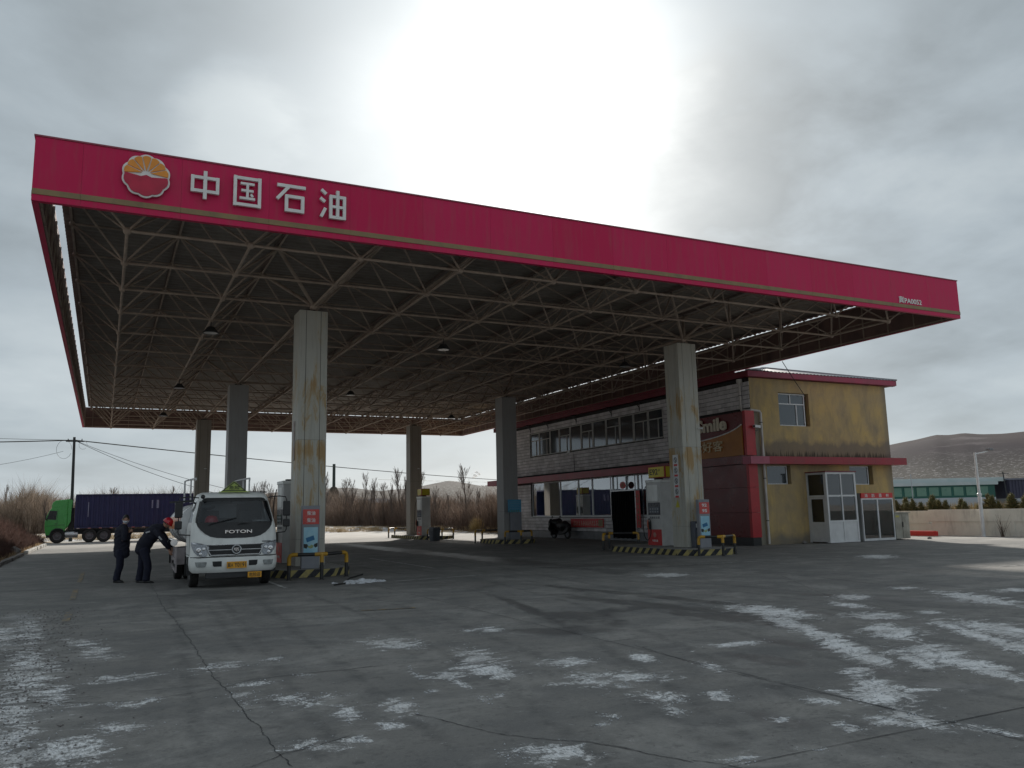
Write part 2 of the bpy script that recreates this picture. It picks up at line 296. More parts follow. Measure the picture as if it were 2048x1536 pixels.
# ------------------------------------------------------------------ mesh helpers
class MB:
    def __init__(s): s.v = []; s.f = []; s.mi = []; s.cur = 0
    def mat(s, i): s.cur = i; return s
    def add(s, vs, fs):
        b = len(s.v); s.v += [tuple(v) for v in vs]; s.f += [tuple(b+i for i in f) for f in fs]; s.mi += [s.cur]*len(fs); return s
    def box(s, x0, x1, y0, y1, z0, z1):
        return s.add([(x0,y0,z0),(x1,y0,z0),(x1,y1,z0),(x0,y1,z0),(x0,y0,z1),(x1,y0,z1),(x1,y1,z1),(x0,y1,z1)],
                     [(0,3,2,1),(4,5,6,7),(0,1,5,4),(1,2,6,5),(2,3,7,6),(3,0,4,7)])
    def bar(s, p0, p1, wd, h, upv=(0,0,1)):
        p0 = Vector(p0); p1 = Vector(p1); d = (p1-p0).normalized(); u = Vector(upv)
        a = d.cross(u); a = a.normalized() if a.length > 1e-4 else Vector((1,0,0)); b = a.cross(d)
        vs = []
        for p in (p0, p1):
            for i, j in ((-1,-1),(1,-1),(1,1),(-1,1)): vs.append(p+a*wd/2*i+b*h/2*j)
        return s.add(vs, [(0,1,2,3),(7,6,5,4),(0,4,5,1),(1,5,6,2),(2,6,7,3),(3,7,4,0)])
    def tube(s, pts, r, n=8, r2=None, cap=True):
        pts = [Vector(p) for p in pts]; k = len(pts); base = len(s.v); prev = None
        for i, p in enumerate(pts):
            d = (pts[min(i+1,k-1)]-pts[max(i-1,0)]).normalized()
            a = (prev - d*prev.dot(d)) if prev is not None else d.cross(Vector((0,0,1)) if abs(d.z) < .9 else Vector((1,0,0)))
            a.normalize(); prev = a; b = d.cross(a)
            rr = r if r2 is None else r+(r2-r)*i/(k-1)
            for j in range(n):
                t = 2*math.pi*j/n; s.v.append(tuple(p+a*rr*math.cos(t)+b*rr*math.sin(t)))
        for i in range(k-1):
            for j in range(n):
                q = base+i*n+j; q2 = base+i*n+(j+1)%n; s.f.append((q, q2, q2+n, q+n)); s.mi.append(s.cur)
        if cap:
            s.f.append(tuple(base+j for j in range(n))[::-1]); s.mi.append(s.cur)
            s.f.append(tuple(base+(k-1)*n+j for j in range(n))); s.mi.append(s.cur)
        return s
    def lathe(s, prof, c=(0,0,0), axis='z', n=24, ang=2*math.pi):
        base = len(s.v); k = len(prof)
        for j in range(n):
            t = ang*j/n; ct, st = math.cos(t), math.sin(t)
            for (r, h) in prof:
                p = {'z': (r*ct, r*st, h), 'x': (h, r*ct, r*st), 'y': (r*ct, h, r*st)}[axis]
                s.v.append((p[0]+c[0], p[1]+c[1], p[2]+c[2]))
        for j in range(n):
            for i in range(k-1):
                q = base+j*k+i; q2 = base+((j+1)%n)*k+i; s.f.append((q, q2, q2+1, q+1)); s.mi.append(s.cur)
        return s
    def prism(s, poly, h0, h1, plane='xy'):
        """polygon extruded; plane xy->z, xz->y, yz->x"""
        def P(a, b, h): return {'xy': (a,b,h), 'xz': (a,h,b), 'yz': (h,a,b)}[plane]
        n = len(poly); b = len(s.v)
        s.v += [P(a, c, h0) for a, c in poly]+[P(a, c, h1) for a, c in poly]
        s.f.append(tuple(b+i for i in range(n))); s.mi.append(s.cur)
        s.f.append(tuple(b+n+i for i in range(n))[::-1]); s.mi.append(s.cur)
        for i in range(n):
            j = (i+1) % n; s.f.append((b+i, b+n+i, b+n+j, b+j)); s.mi.append(s.cur)
        return s
    def sphere(s, c, r, n=12, k=8, sc=(1,1,1)):
        b = len(s.v)
        for i in range(k+1):
            t = math.pi*i/k
            for j in range(n):
                u = 2*math.pi*j/n
                s.v.append((c[0]+r*sc[0]*math.sin(t)*math.cos(u), c[1]+r*sc[1]*math.sin(t)*math.sin(u), c[2]+r*sc[2]*math.cos(t)))
        for i in range(k):
            for j in range(n):
                q = b+i*n+j; q2 = b+i*n+(j+1)%n; s.f.append((q, q+n, q2+n, q2)); s.mi.append(s.cur)
        return s
    def build(s, name, mats, parent=None, smooth=False, bevel=0, off=None, label=None, kind=None):
        if not isinstance(mats, (list, tuple)): mats = [mats]
        me = bpy.data.meshes.new(name)
        if off is None:
            off = Vector((0,0,0)); q = parent
            while q is not None: off = off+q.location; q = q.parent
        vs = [(x-off[0], y-off[1], z-off[2]) for x, y, z in s.v]
        me.from_pydata(vs, [], s.f)
        for mm in mats: me.materials.append(mm)
        if len(mats) > 1: me.polygons.foreach_set('material_index', s.mi)
        bm = bmesh.new(); bm.from_mesh(me); bmesh.ops.recalc_face_normals(bm, faces=bm.faces); bm.to_mesh(me); bm.free()
        if smooth:
            me.polygons.foreach_set('use_smooth', [True]*len(me.polygons))
            try: me.set_sharp_from_angle(angle=R(38))
            except Exception: pass
        o = bpy.data.objects.new(name, me); COL.objects.link(o); o.parent = parent
        if parent is None: pass
        if bevel:
            b = o.modifiers.new('bevel', 'BEVEL'); b.width = bevel; b.segments = 2; b.limit_method = 'ANGLE'; b.angle_limit = R(40)
        if label: o['label'] = label
        if kind: o['kind'] = kind
        return o
def thing(name, label, cat, loc=(0,0,0), rz=0, group=None):
    o = bpy.data.objects.new(name, None); COL.objects.link(o); o.location = loc; o.rotation_euler = (0,0,rz); o.empty_display_size = .2
    return tag(o, label, cat, group)
def tag(o, label, cat, group=None):
    o['label'] = label; o['category'] = cat
    if group: o['group'] = group
    return o
def struct(o): o['kind'] = 'structure'; return o
def solo(mb, name, mats, label, cat, base, group=None, **k):
    """a thing that is one mesh; vertices given in world space, origin at its base"""
    o = mb.build(name, mats, None, off=Vector(base), **k); o.location = base; return tag(o, label, cat, group)
def copy_tree(o, parent=None):
    c = o.copy(); COL.objects.link(c); c.parent = parent
    for ch in list(o.children): copy_tree(ch, c)
    return c
def inst(src, parent, loc, rz=0, scale=None):
    c = src.copy(); COL.objects.link(c); c.parent = parent; c.location = loc; c.rotation_euler = (0,0,rz)
    if scale: c.scale = scale
    return c
_tx = {}
def text_geo(s, bold=0.0, ext=.02):
    key = (s, bold, ext)
    if key in _tx: return _tx[key]
    cu = bpy.data.curves.new('t', 'FONT'); cu.body = s; cu.extrude = ext; cu.offset = bold; cu.resolution_u = 3
    ob = bpy.data.objects.new('t', cu); COL.objects.link(ob)
    bpy.context.view_layer.update(); dg = bpy.context.evaluated_depsgraph_get()
    me = bpy.data.meshes.new_from_object(ob.evaluated_get(dg))
    vs = np.array([v.co[:] for v in me.vertices]); fs = [tuple(p.vertices) for p in me.polygons]
    bpy.data.objects.remove(ob, do_unlink=True); bpy.data.meshes.remove(me); bpy.data.curves.remove(cu)
    _tx[key] = (vs, fs); return vs, fs
def add_text(mb, s, org, ux, uy, w_, h_, bold=.01, depth=.01):
    """text fitted in a w_ x h_ box whose lower left corner is org; ux reading direction, uy up"""
    cjk = any(ord(c_) > 0x2E80 for c_ in s)
    vs, fs = text_geo(s, 0.0 if cjk else bold, .02); lo = vs.min(0); hi = vs.max(0)
    ux = Vector(ux).normalized(); uy = Vector(uy).normalized(); un = ux.cross(uy); org = Vector(org); out = []
    for v in vs:
        a = (v[0]-lo[0])/(hi[0]-lo[0])*w_; b = (v[1]-lo[1])/(hi[1]-lo[1])*h_; c = (v[2]-lo[2])/(hi[2]-lo[2])*depth
        out.append(org+ux*a+uy*b+un*c)
    if cjk and bold > .012: mb.add([v+ux*h_*.03+uy*h_*.018+un*depth*.15 for v in out], fs)
    return mb.add(out, fs)

# ------------------------------------------------------------------ ground
SNOW_GLINT = [(0.919,-7.167,0.22,-0.142,-0.125,1.769),(0.948,-9.16,0.156,-0.097,-0.106,1.251),(1.088,-10.637,0.193,-0.115,-0.05,0.608),(1.241,-8.53,0.107,-0.067,-0.024,0.527),(1.733,-10.346,0.174,-0.105,0.002,0.172),(1.376,-10.809,0.287,-0.171,-0.018,0.442),(1.432,-5.063,0.18,-0.123,-0.005,0.307),(1.587,-6.102,0.165,-0.111,-0.002,0.433),(1.827,-8.098,0.287,-0.034,0.003,0.179),(2.736,-8.011,0.25,0.034,0.022,0.191),(2.971,-9.173,0.186,-0.009,0.016,0.1),(2.766,-9.636,0.111,-0.019,0.019,0.133),(2.795,-10.022,0.103,0.015,0.025,0.161),(3.166,-10.096,0.166,-0.212,0.045,0.222),(3.426,-10.12,0.175,-0.016,0.02,0.081),(1.822,-9.462,0.137,-0.085,0.002,0.109),(1.428,-9.24,0.119,-0.074,-0.002,0.067),(2.069,-9.366,0.091,-0.005,0.005,0.091),(3.466,-8.999,0.066,-0.043,0.017,0.08),(3.403,-7.836,0.1,0.002,0.025,0.136),(3.451,-10.862,0.066,-0.138,0.063,0.234),(2.961,-11.61,0.17,-0.029,0.029,0.129),(0.664,-3.113,0.205,-0.144,-0.116,1.692),(0.38,-3.523,0.198,-0.137,-0.114,1.256),(4.924,-7.543,0.244,-0.289,0.101,0.308),(5.403,-9.083,0.032,-0.448,0.181,0.406),(5.161,-9.752,0.162,-0.264,0.134,0.295),(4.756,-9.799,0.167,-0.012,0.067,0.167),(4.68,-10.179,0.028,-0.182,0.054,0.13),(6.43,-7.116,0.148,-0.04,0.122,0.266),(6.161,-7.043,0.107,0.006,0.038,0.089),(6.057,-9.838,0.233,-0.075,0.087,0.151),(5.807,-10.705,0.106,-0.174,0.148,0.242),(6.214,-10.824,0.222,-0.142,0.123,0.18),(5.94,-11.715,0.103,-0.158,0.102,0.138),(5.741,-12.115,0.006,-0.109,0.071,0.093),(4.616,-10.955,0.047,-0.065,0.04,0.088),(3.883,-10.846,0.092,-0.119,0.069,0.207),(4.345,-12.684,0.206,-0.122,0.1,0.178),(4.081,-12.58,0.08,-0.047,0.05,0.101),(5.194,-12.008,0.049,-0.067,0.034,0.053),(5.022,-12.205,0.076,0.008,0.031,0.049),(3.322,-11.678,0.069,-0.041,0.022,0.078),(4.505,-9.39,-0.001,-0.126,0.045,0.129),(4.464,-9.73,-0.0,-0.088,0.043,0.119),(4.321,-10.418,0.043,0.012,0.022,0.06),(5.938,-11.163,0.054,-0.034,0.048,0.072),(6.893,-10.069,0.019,-0.159,0.105,0.149),(3.625,-11.374,0.057,-0.07,0.028,0.087),(4.794,-10.883,0.03,-0.019,0.017,0.036),(10.858,-7.816,0.097,-0.562,0.351,0.369),(9.972,-9.215,-0.282,-0.777,0.276,0.275),(9.702,-9.903,-0.222,-0.616,0.25,0.236),(9.139,-10.798,-0.233,-0.562,0.313,0.28),(8.915,-11.264,-0.117,-0.359,0.239,0.205),(11.66,-9.082,0.187,-0.233,0.224,0.188),(10.614,-10.228,0.063,-0.283,0.387,0.314),(9.596,-11.645,-0.056,-0.364,0.365,0.269),(9.372,-12.113,0.028,-0.381,0.19,0.133),(9.189,-11.659,-0.131,-0.35,0.193,0.15),(14.748,-8.494,-0.131,-0.643,0.407,0.28),(15.344,-6.69,0.149,-0.124,0.161,0.127),(16.439,-8.1,0.189,-0.156,0.248,0.158),(13.355,-7.185,0.18,-0.143,0.252,0.222),(11.806,-10.854,-0.081,-0.51,0.397,0.26),(11.192,-10.941,-0.462,-0.808,0.252,0.173),(10.746,-11.72,-0.078,-0.276,0.25,0.159),(9.17,-12.556,-0.078,-0.27,0.109,0.072),(7.825,-12.309,0.008,-0.196,0.204,0.172),(7.523,-12.639,0.057,-0.202,0.183,0.152),(7.135,-13.251,-0.005,-0.21,0.141,0.109),(6.952,-12.499,0.062,-0.102,0.068,0.064),(7.285,-12.511,-0.008,-0.216,0.059,0.052),(7.816,-12.5,0.212,-0.134,0.066,0.054),(6.882,-13.236,0.078,-0.119,0.072,0.059),(6.505,-13.157,0.019,-0.084,0.055,0.049),(22.875,0.263,0.242,-0.273,0.602,0.504),(6.412,-11.897,0.04,-0.108,0.076,0.09),(7.179,-10.841,0.015,-0.152,0.087,0.105),(8.351,-9.923,0.302,-0.02,0.098,0.11),(5.297,-13.402,0.068,-0.04,0.058,0.065),(7.276,-13.784,0.024,-0.185,0.061,0.04),(6.007,-11.867,0.042,-0.026,0.057,0.073),(8.224,-11.799,0.098,-0.063,0.118,0.102),(5.838,-13.466,0.083,-0.05,0.026,0.025),(6.233,-12.788,0.079,-0.048,0.043,0.044),(13.859,-1.123,0.266,-0.243,0.274,0.368),(12.547,-9.306,0.11,-0.082,0.148,0.112),(12.397,-7.981,0.021,-0.28,0.16,0.142)]  # snow patches; one small patch is a wet glint painted in snow colour
WET = [(7.786,-7.534,0.343,-0.245,0.374,0.609),(8.183,-6.448,0.437,-0.322,0.25,0.423),(9.23,-6.267,0.511,0.039,0.19,0.281),(7.152,-7.797,0.497,-0.349,0.137,0.242),(9.797,-8.338,0.196,-1.349,0.216,0.243),(8.886,-10.374,0.059,-0.559,0.181,0.179),(8.381,-11.841,0.114,-0.255,0.121,0.102),(9.877,-6.051,0.472,-2.232,0.213,0.297),(8.013,-5.085,-0.391,-1.892,0.199,0.388),(8.903,-0.399,0.536,-0.455,0.352,0.829),(6.048,6.017,0.465,-0.425,0.38,2.033),(10.782,-5.252,0.592,-3.886,0.153,0.206),(13.579,-7.468,0.635,-1.547,0.191,0.16),(7.93,-10.897,0.109,-0.544,0.163,0.172),(0.379,-1.112,0.233,-0.171,-0.033,0.431),(0.64,-2.772,0.14,-0.099,-0.019,0.28),(8.328,-12.629,0.239,-0.264,0.091,0.067),(3.941,0.797,0.727,-0.583,0.119,0.952),(15.198,2.583,1.239,-1.249,0.486,0.72),(13.61,7.689,-0.014,-6.578,0.623,1.312),(13.632,18.251,-0.018,-8.856,0.669,1.997),(2.961,3.795,0.313,-0.261,0.048,0.781),(6.233,-12.788,0.061,-0.248,0.107,0.11)]
TRACKS = [[(11.56,7.96),(10.27,-1.87),(9.47,-7.24),(8.78,-10.08),(8.38,-11.84),(8.34,-13.32)],[(12.22,0.38),(12.27,-3.56),(12.48,-5.59),(12.47,-7.4),(12.26,-9.02),(13.1,-10.35)],[(10.77,1.7),(10.1,-4.14),(10.01,-7.18),(9.69,-9.58),(9.52,-11.21),(9.41,-12.65)],[(8.83,9.0),(8.89,0.45),(8.08,-5.14),(6.98,-9.08),(6.21,-11.53),(5.67,-13.09)],[(5.45,-0.41),(5.46,-5.19),(5.19,-8.71),(4.89,-11.17),(4.53,-12.95)],[(3.43,-1.12),(3.15,-6.48),(3.01,-9.76),(2.91,-12.12)],[(12.17,13.88),(13.86,8.22),(13.6,1.4),(14.47,-1.68),(16.95,-3.95)],[(2.93,1.61),(2.65,-4.51),(2.39,-9.12),(2.21,-11.78)],[(15.5,-0.42),(16.15,-3.22),(15.28,-7.15),(15.06,-9.13)]]
CRACKS = [[(2.73,5.77),(2.65,-1.02),(2.68,-3.18),(2.68,-6.39),(2.65,-8.29),(2.68,-9.26),(2.71,-10.03),(2.72,-11.0),(2.73,-11.75),(2.73,-12.08)],[(1.14,-8.83),(1.3,-9.05),(1.62,-9.27),(1.94,-9.38),(2.2,-9.3),(2.42,-9.27),(2.65,-9.18),(2.96,-8.94),(3.46,-8.9),(3.92,-8.95),(4.32,-8.87)],[(2.5,-11.95),(2.73,-11.75),(3.02,-11.65),(3.28,-11.5)],[(3.91,-11.14),(4.01,-11.43),(4.13,-11.76),(4.24,-12.05),(4.43,-12.31),(4.68,-12.58),(4.82,-12.86),(4.91,-13.07),(5.02,-13.3)],[(7.32,-9.31),(7.25,-9.81),(7.19,-10.34),(7.14,-10.88),(7.14,-11.33),(7.17,-11.63),(7.16,-11.96),(7.16,-12.3),(7.2,-12.69),(7.24,-13.26),(7.24,-13.7),(7.25,-14.01)],[(5.03,-13.05),(5.33,-12.81),(5.59,-12.65),(5.88,-12.57)],[(5.05,-13.0),(5.01,-13.26),(5.12,-13.42)],[(3.67,-10.06),(3.83,-9.98),(3.55,-10.34)],[(4.73,-7.55),(4.39,-8.56),(4.28,-9.18),(4.33,-9.52),(4.37,-9.84)],[(15.82,-2.92),(13.25,-6.67),(12.45,-8.69),(12.77,-9.47),(13.3,-10.22)],[(-0.84,18.75),(3.17,15.46),(5.15,14.62)],[(4.85,-12.88),(4.7,-12.61)],[(5.21,-13.59),(5.03,-13.24)]]
LINES = [[(10.49,12.34),(10.37,5.31)],[(7.94,1.63),(10.42,2.02)],[(12.62,4.56),(14.56,0.47)],[(5.34,3.89),(5.34,1.5)],[(16.06,1.42),(19.57,0.94)],[(17.68,2.27),(19.91,1.29)],[(21.48,-4.52),(22.41,-4.68)]]
YLINES = [[(5.53,-3.83),(6.45,-3.99)],[(1.08,1.81),(1.07,4.56)],[(1.1,-2.4),(1.12,-0.81)],[(1.08,7.2),(1.08,11.9)]]
TREES = [(-8.5,94.5,6.0),(-7.2,93.9,4.7),(-4.1,81.1,4.3),(2.8,105.9,6.4),(10.9,113.3,6.4),(13.1,61.3,6.4),(16.3,76.7,5.7),(18.4,77.9,5.4),(20.9,85.7,5.1),(19.9,58.0,6.0),(20.6,54.2,5.1),(23.3,61.9,5.2),(25.6,66.5,6.0),(27.5,68.9,5.9),(27.6,65.5,5.2),(26.7,60.3,4.7),(26.9,57.9,6.2),(24.8,49.9,5.1),(26.7,51.2,5.6),(22.3,45.5,3.7),(27.0,48.8,4.0),(26.1,40.2,5.4),(29.7,43.0,3.2),(36.3,55.5,4.0),(19.0,86.7,6.4),(21.7,68.4,5.5),(7.4,109.3,5.4),(19.7,43.4,3.6),(32.5,51.8,4.1),(28.0,48.4,3.3)]
HILL = [(-0.2162,0.0104),(-0.0956,0.008),(0.0455,0.0159),(0.1509,0.0255),(0.1841,0.0308),(0.2067,0.0328),(0.2353,0.033),(0.2643,0.0337),(0.2996,0.0296),(0.3352,0.0331),(0.3653,0.0386),(0.3834,0.0413),(0.4015,0.0379),(0.4196,0.0339),(0.4439,0.0352),(0.4804,0.0405),(0.5656,0.0534),(0.6846,0.0646),(0.7974,0.0657),(0.8766,0.0647),(0.8998,0.069),(0.9175,0.0723),(0.9375,0.0771),(0.9518,0.0756),(0.9638,0.0765),(0.9799,0.0738),(0.9982,0.0736),(1.0198,0.0747),(1.0843,0.0748),(1.1941,0.0587)]

def ground_material():
    a = NM('forecourt_concrete'); p = a.pos(); g = a.n('ShaderNodeNewGeometry')
    sx = a.n('ShaderNodeSeparateXYZ'); a.l(g.outputs['Position'], sx.inputs[0]); X, Y = sx.outputs[0], sx.outputs[1]
    big = a.noise(p, .28, 5, .6, .4); mid = a.noise(p, 1.3, 7, .62); fine = a.noise(p, 22, 5, .7); strk = a.noise(a.pos((.16, 1.5, 1), rot=(0, 0, R(62))), 1.2, 6, .65)
    grain = a.noise(p, 90, 3, .7)
    col = a.mix(a.ramp(big, [(.35, 0.0), (.65, 1.0)]), (.175, .169, .160), (.240, .229, .213))
    col = a.mix(a.math('MULTIPLY', a.ramp(mid, [(.42, 0.0), (.62, 1.0)]), .6), col, (.125, .126, .126))
    col = a.mix(a.math('MULTIPLY', a.ramp(strk, [(.50, 0.0), (.68, 1.0)]), .5), col, (.10, .101, .102))
    col = a.mix(a.math('MULTIPLY', a.ramp(fine, [(.3, 1.0), (.5, 0.0)]), .45), col, (.085, .085, .085))
    col = a.mix(a.math('MULTIPLY', a.ramp(grain, [(.52, 0.0), (.75, 1.0)]), .5), col, (.33, .33, .32))
    at = a.n('ShaderNodeAttribute'); at.attribute_name = 'snow'; S = at.outputs['Fac']
    aw = a.n('ShaderNodeAttribute'); aw.attribute_name = 'wet'; Wt = aw.outputs['Fac']
    ad = a.n('ShaderNodeAttribute'); ad.attribute_name = 'dust'; Du = ad.outputs['Fac']
    wn_ = a.noise(a.pos((1, 1, 1)), 2.0, 7, .65, .8)
    wf = a.ramp(a.math('ADD', Wt, a.math('MULTIPLY', a.math('SUBTRACT', wn_, .5), 1.1)), [(.36, 0.0), (.60, 1.0)])
    col = a.mix(a.math('MULTIPLY', wf, .6), col, (.068, .069, .070))
    # each slab cast a little differently, tyre tracks, oil drips
    wh = a.n('ShaderNodeTexWhiteNoise', noise_dimensions='2D'); cv = a.n('ShaderNodeCombineXYZ'); a.l(a.math('FLOOR', a.math('DIVIDE', a.math('ADD', X, 1.8), 4.5)), cv.inputs[0]); a.l(a.math('FLOOR', a.math('DIVIDE', a.math('ADD', Y, 27.3), 4.6)), cv.inputs[1]); a.l(cv.outputs[0], wh.inputs['Vector'])
    col = a.mix(a.math('MULTIPLY', wh.outputs['Value'], .28), col, (.11, .108, .105))
    atr = a.n('ShaderNodeAttribute'); atr.attribute_name = 'track'
    tn = a.noise(a.pos((1, 1, 1)), 3.2, 7, .7); tf_ = a.ramp(a.math('ADD', atr.outputs['Fac'], a.math('MULTIPLY', a.math('SUBTRACT', tn, .5), 1.3)), [(.42, 0.0), (.75, 1.0)])
    col = a.mix(a.math('MULTIPLY', tf_, .55), col, (.06, .06, .061))
    vo = a.n('ShaderNodeTexVoronoi'); vo.inputs['Scale'].default_value = 1.6; a.l(p, vo.inputs['Vector'])
    dr = a.ramp(a.math('ADD', vo.outputs['Distance'], a.math('MULTIPLY', a.math('SUBTRACT', fine, .5), .12)), [(.045, 1.0), (.075, 0.0)])
    col = a.mix(a.math('MULTIPLY', dr, .5), col, (.05, .05, .052))
    salt = a.noise(a.pos((1, 1, 1)), .8, 9, .75, .4); col = a.mix(a.math('MULTIPLY', a.ramp(salt, [(.50, 0.0), (.66, 1.0)]), .42), col, (.40, .385, .36))
    pit = a.noise(a.pos((1, 1, 1)), 5.5, 9, .78); col = a.mix(a.math('MULTIPLY', a.ramp(pit, [(.36, 1.0), (.47, 0.0)]), .5), col, (.085, .083, .08))
    # frost and road dust on the open ground beyond the roof's reach
    dn = a.noise(a.pos((.35, 1.2, 1), rot=(0, 0, R(25))), 1.3, 7, .65)
    df = a.ramp(a.math('ADD', Du, a.math('MULTIPLY', a.math('SUBTRACT', dn, .5), .9)), [(.4, 0.0), (.85, 1.0)])
    col = a.mix(a.math('MULTIPLY', df, .75), col, a.mix(a.ramp(dn, [(.4, 0.0), (.6, 1.0)]), (.34, .31, .275), (.50, .48, .45)))
    # thin trodden snow and one painted wet glint: crisp ragged patches, crystals showing the concrete through
    sn = a.noise(a.pos((1.0, 1.7, 1), rot=(0, 0, R(-58))), 3.2, 12, .78, .9); sm = a.noise(a.pos((1.6, .6, 1), rot=(0, 0, R(32))), 26, 7, .8)
    sv = a.math('ADD', S, a.math('MULTIPLY', a.math('SUBTRACT', sn, .5), 3.0))
    sf = a.ramp(sv, [(.56, 0.0), (.60, 1.0)])
    hole = a.ramp(a.math('ADD', sm, a.math('MULTIPLY', a.math('SUBTRACT', sv, .80), .30)), [(.39, 0.0), (.52, 1.0)])
    halo = a.math('MULTIPLY', a.ramp(sv, [(.30, 0.0), (.58, 1.0)]), a.math('MULTIPLY', a.ramp(sm, [(.42, 0.0), (.62, 1.0)]), .5)); col = a.mix(halo, col, (.36, .355, .35))
    sfac = a.math('MULTIPLY', sf, a.math('ADD', a.math('MULTIPLY', hole, .78), .20))
    scol = a.mix(a.ramp(sm, [(.4, 0.0), (.7, 1.0)]), (.66, .66, .66), (.92, .92, .93))
    scol = a.mix(a.math('MULTIPLY', a.ramp(a.noise(a.pos((1, 1, 1)), 1.7, 7, .7), [(.46, 0.0), (.62, 1.0)]), .55), scol, (.36, .34, .32))
    # stray crumbs of ice all over
    cr_ = a.noise(a.pos((1, 2.0, 1), rot=(0, 0, R(-60))), 6.5, 9, .75); crm = a.math('MULTIPLY', a.ramp(cr_, [(.635, 0.0), (.665, 1.0)]), .6)
    col = a.mix(crm, col, (.42, .42, .43)); col = a.mix(sfac, col, scol)
    a.set(col=col, rough=a.math('SUBTRACT', .86, a.math('MULTIPLY', wf, .38)), spec=.35)
    h = a.math('ADD', a.math('MULTIPLY', fine, .5), a.math('ADD', a.math('MULTIPLY', grain, .25), a.math('MULTIPLY', sfac, 1.2))); a.bump(h, .5, .012)
    return a.m
M_ground = ground_material()
def nonuni(a, b, f0, f1, fine, coarse):
    out = list(np.arange(a, f0, coarse))+list(np.arange(f0, f1, fine))+list(np.arange(f1, b+coarse, coarse)); return np.array(sorted(set(np.round(out, 4))))
gx = nonuni(-60, 110, -4, 26, .11, 2.0); gy = nonuni(-60, 70, -15, 9, .10, 2.0)
GX, GY = np.meshgrid(gx, gy); nx, ny = len(gx), len(gy)
def blobs(lst, k=1.0):
    out = np.zeros(GX.shape)
    for cx, cy, ax, ay, bx, by in lst:
        det = ax*by-ay*bx
        if abs(det) < 1e-6: continue
        dx, dy = GX-cx, GY-cy; u = (dx*by-dy*bx)/det; v = (ax*dy-ay*dx)/det
        out = np.maximum(out, np.exp(-(u*u+v*v)*.62*k))
    return out
snow = np.maximum.reduce([blobs(SNOW_GLINT[:8], .5)*.72, blobs(SNOW_GLINT[8:24], .6)*.70, blobs(SNOW_GLINT[24:47], .55)*.80, blobs(SNOW_GLINT[47:], .5)*.94]); wet = blobs(WET, .6)*.78
def sm(x, a, b): t = np.clip((x-a)/(b-a), 0, 1); return t*t*(3-2*t)
dust = np.maximum.reduce([sm(GY, 30, 44)*sm(GX, -60, -59)*.75, sm(-GX, .5, 4)*sm(GY, 18, 34)*.7, sm(GX, 29, 37)*.62*sm(GY, -8, 4)])
dust = np.maximum(dust, sm(GX, 24, 40)*.35)
track = np.zeros(GX.shape)
for pl_ in TRACKS:
    for off_ in (0.0, .9):
        best = np.full(GX.shape, 1e9)
        P_ = np.array(pl_)
        for (xa, ya), (xb, yb) in zip(P_[:-1], P_[1:]):
            dx, dy = xb-xa, yb-ya; l2 = dx*dx+dy*dy; nx2, ny2 = -dy/math.sqrt(l2)*off_, dx/math.sqrt(l2)*off_
            t_ = np.clip(((GX-xa-nx2)*dx+(GY-ya-ny2)*dy)/l2, 0, 1); best = np.minimum(best, np.hypot(GX-xa-nx2-t_*dx, GY-ya-ny2-t_*dy))
        track = np.maximum(track, np.exp(-(best/.16)**2)*.62)
verts = np.stack([GX.ravel(), GY.ravel(), np.zeros(GX.size)], 1)
idx = np.arange(nx*ny).reshape(ny, nx)
faces = np.stack([idx[:-1,:-1].ravel(), idx[:-1,1:].ravel(), idx[1:,1:].ravel(), idx[1:,:-1].ravel()], 1)
def np_mesh(name, verts, faces, mat, k=4):
    me = bpy.data.meshes.new(name); me.vertices.add(len(verts)); me.vertices.foreach_set('co', verts.astype(np.float32).ravel())
    me.loops.add(faces.size); me.loops.foreach_set('vertex_index', faces.astype(np.int32).ravel())
    me.polygons.add(len(faces)); me.polygons.foreach_set('loop_start', np.arange(0, faces.size, k, dtype=np.int32)); me.polygons.foreach_set('loop_total', np.full(len(faces), k, dtype=np.int32))
    me.update(calc_edges=True); me.validate()
    if mat: me.materials.append(mat)
    return me
me = np_mesh('forecourt', verts, faces, M_ground)
for nme, arr in (('snow', snow), ('wet', wet), ('dust', dust), ('track', track)):
    at = me.attributes.new(nme, 'FLOAT', 'POINT'); at.data.foreach_set('value', arr.ravel().astype(np.float32))
o = bpy.data.objects.new('forecourt', me); COL.objects.link(o); struct(o)
# open steppe out to the horizon, a little lower
a = NM('winter_field'); p = a.pos((.02, .06, 1)); n_ = a.noise(p, 2.0, 8, .65); n2_ = a.noise(a.pos((.3, .3, 1)), 2, 6, .7)
a.set(col=a.mix(a.ramp(n_, [(.40, 0.0), (.62, 1.0)]), a.mix(n2_, (.22, .165, .10), (.30, .24, .16)), (.50, .50, .52)), rough=.95)
mb = MB(); mb.add([(-4000,-4000,-.12),(4000,-4000,-.12),(4000,4000,-.12),(-4000,4000,-.12)], [(0,1,2,3)]); struct(mb.build('field', a.m))
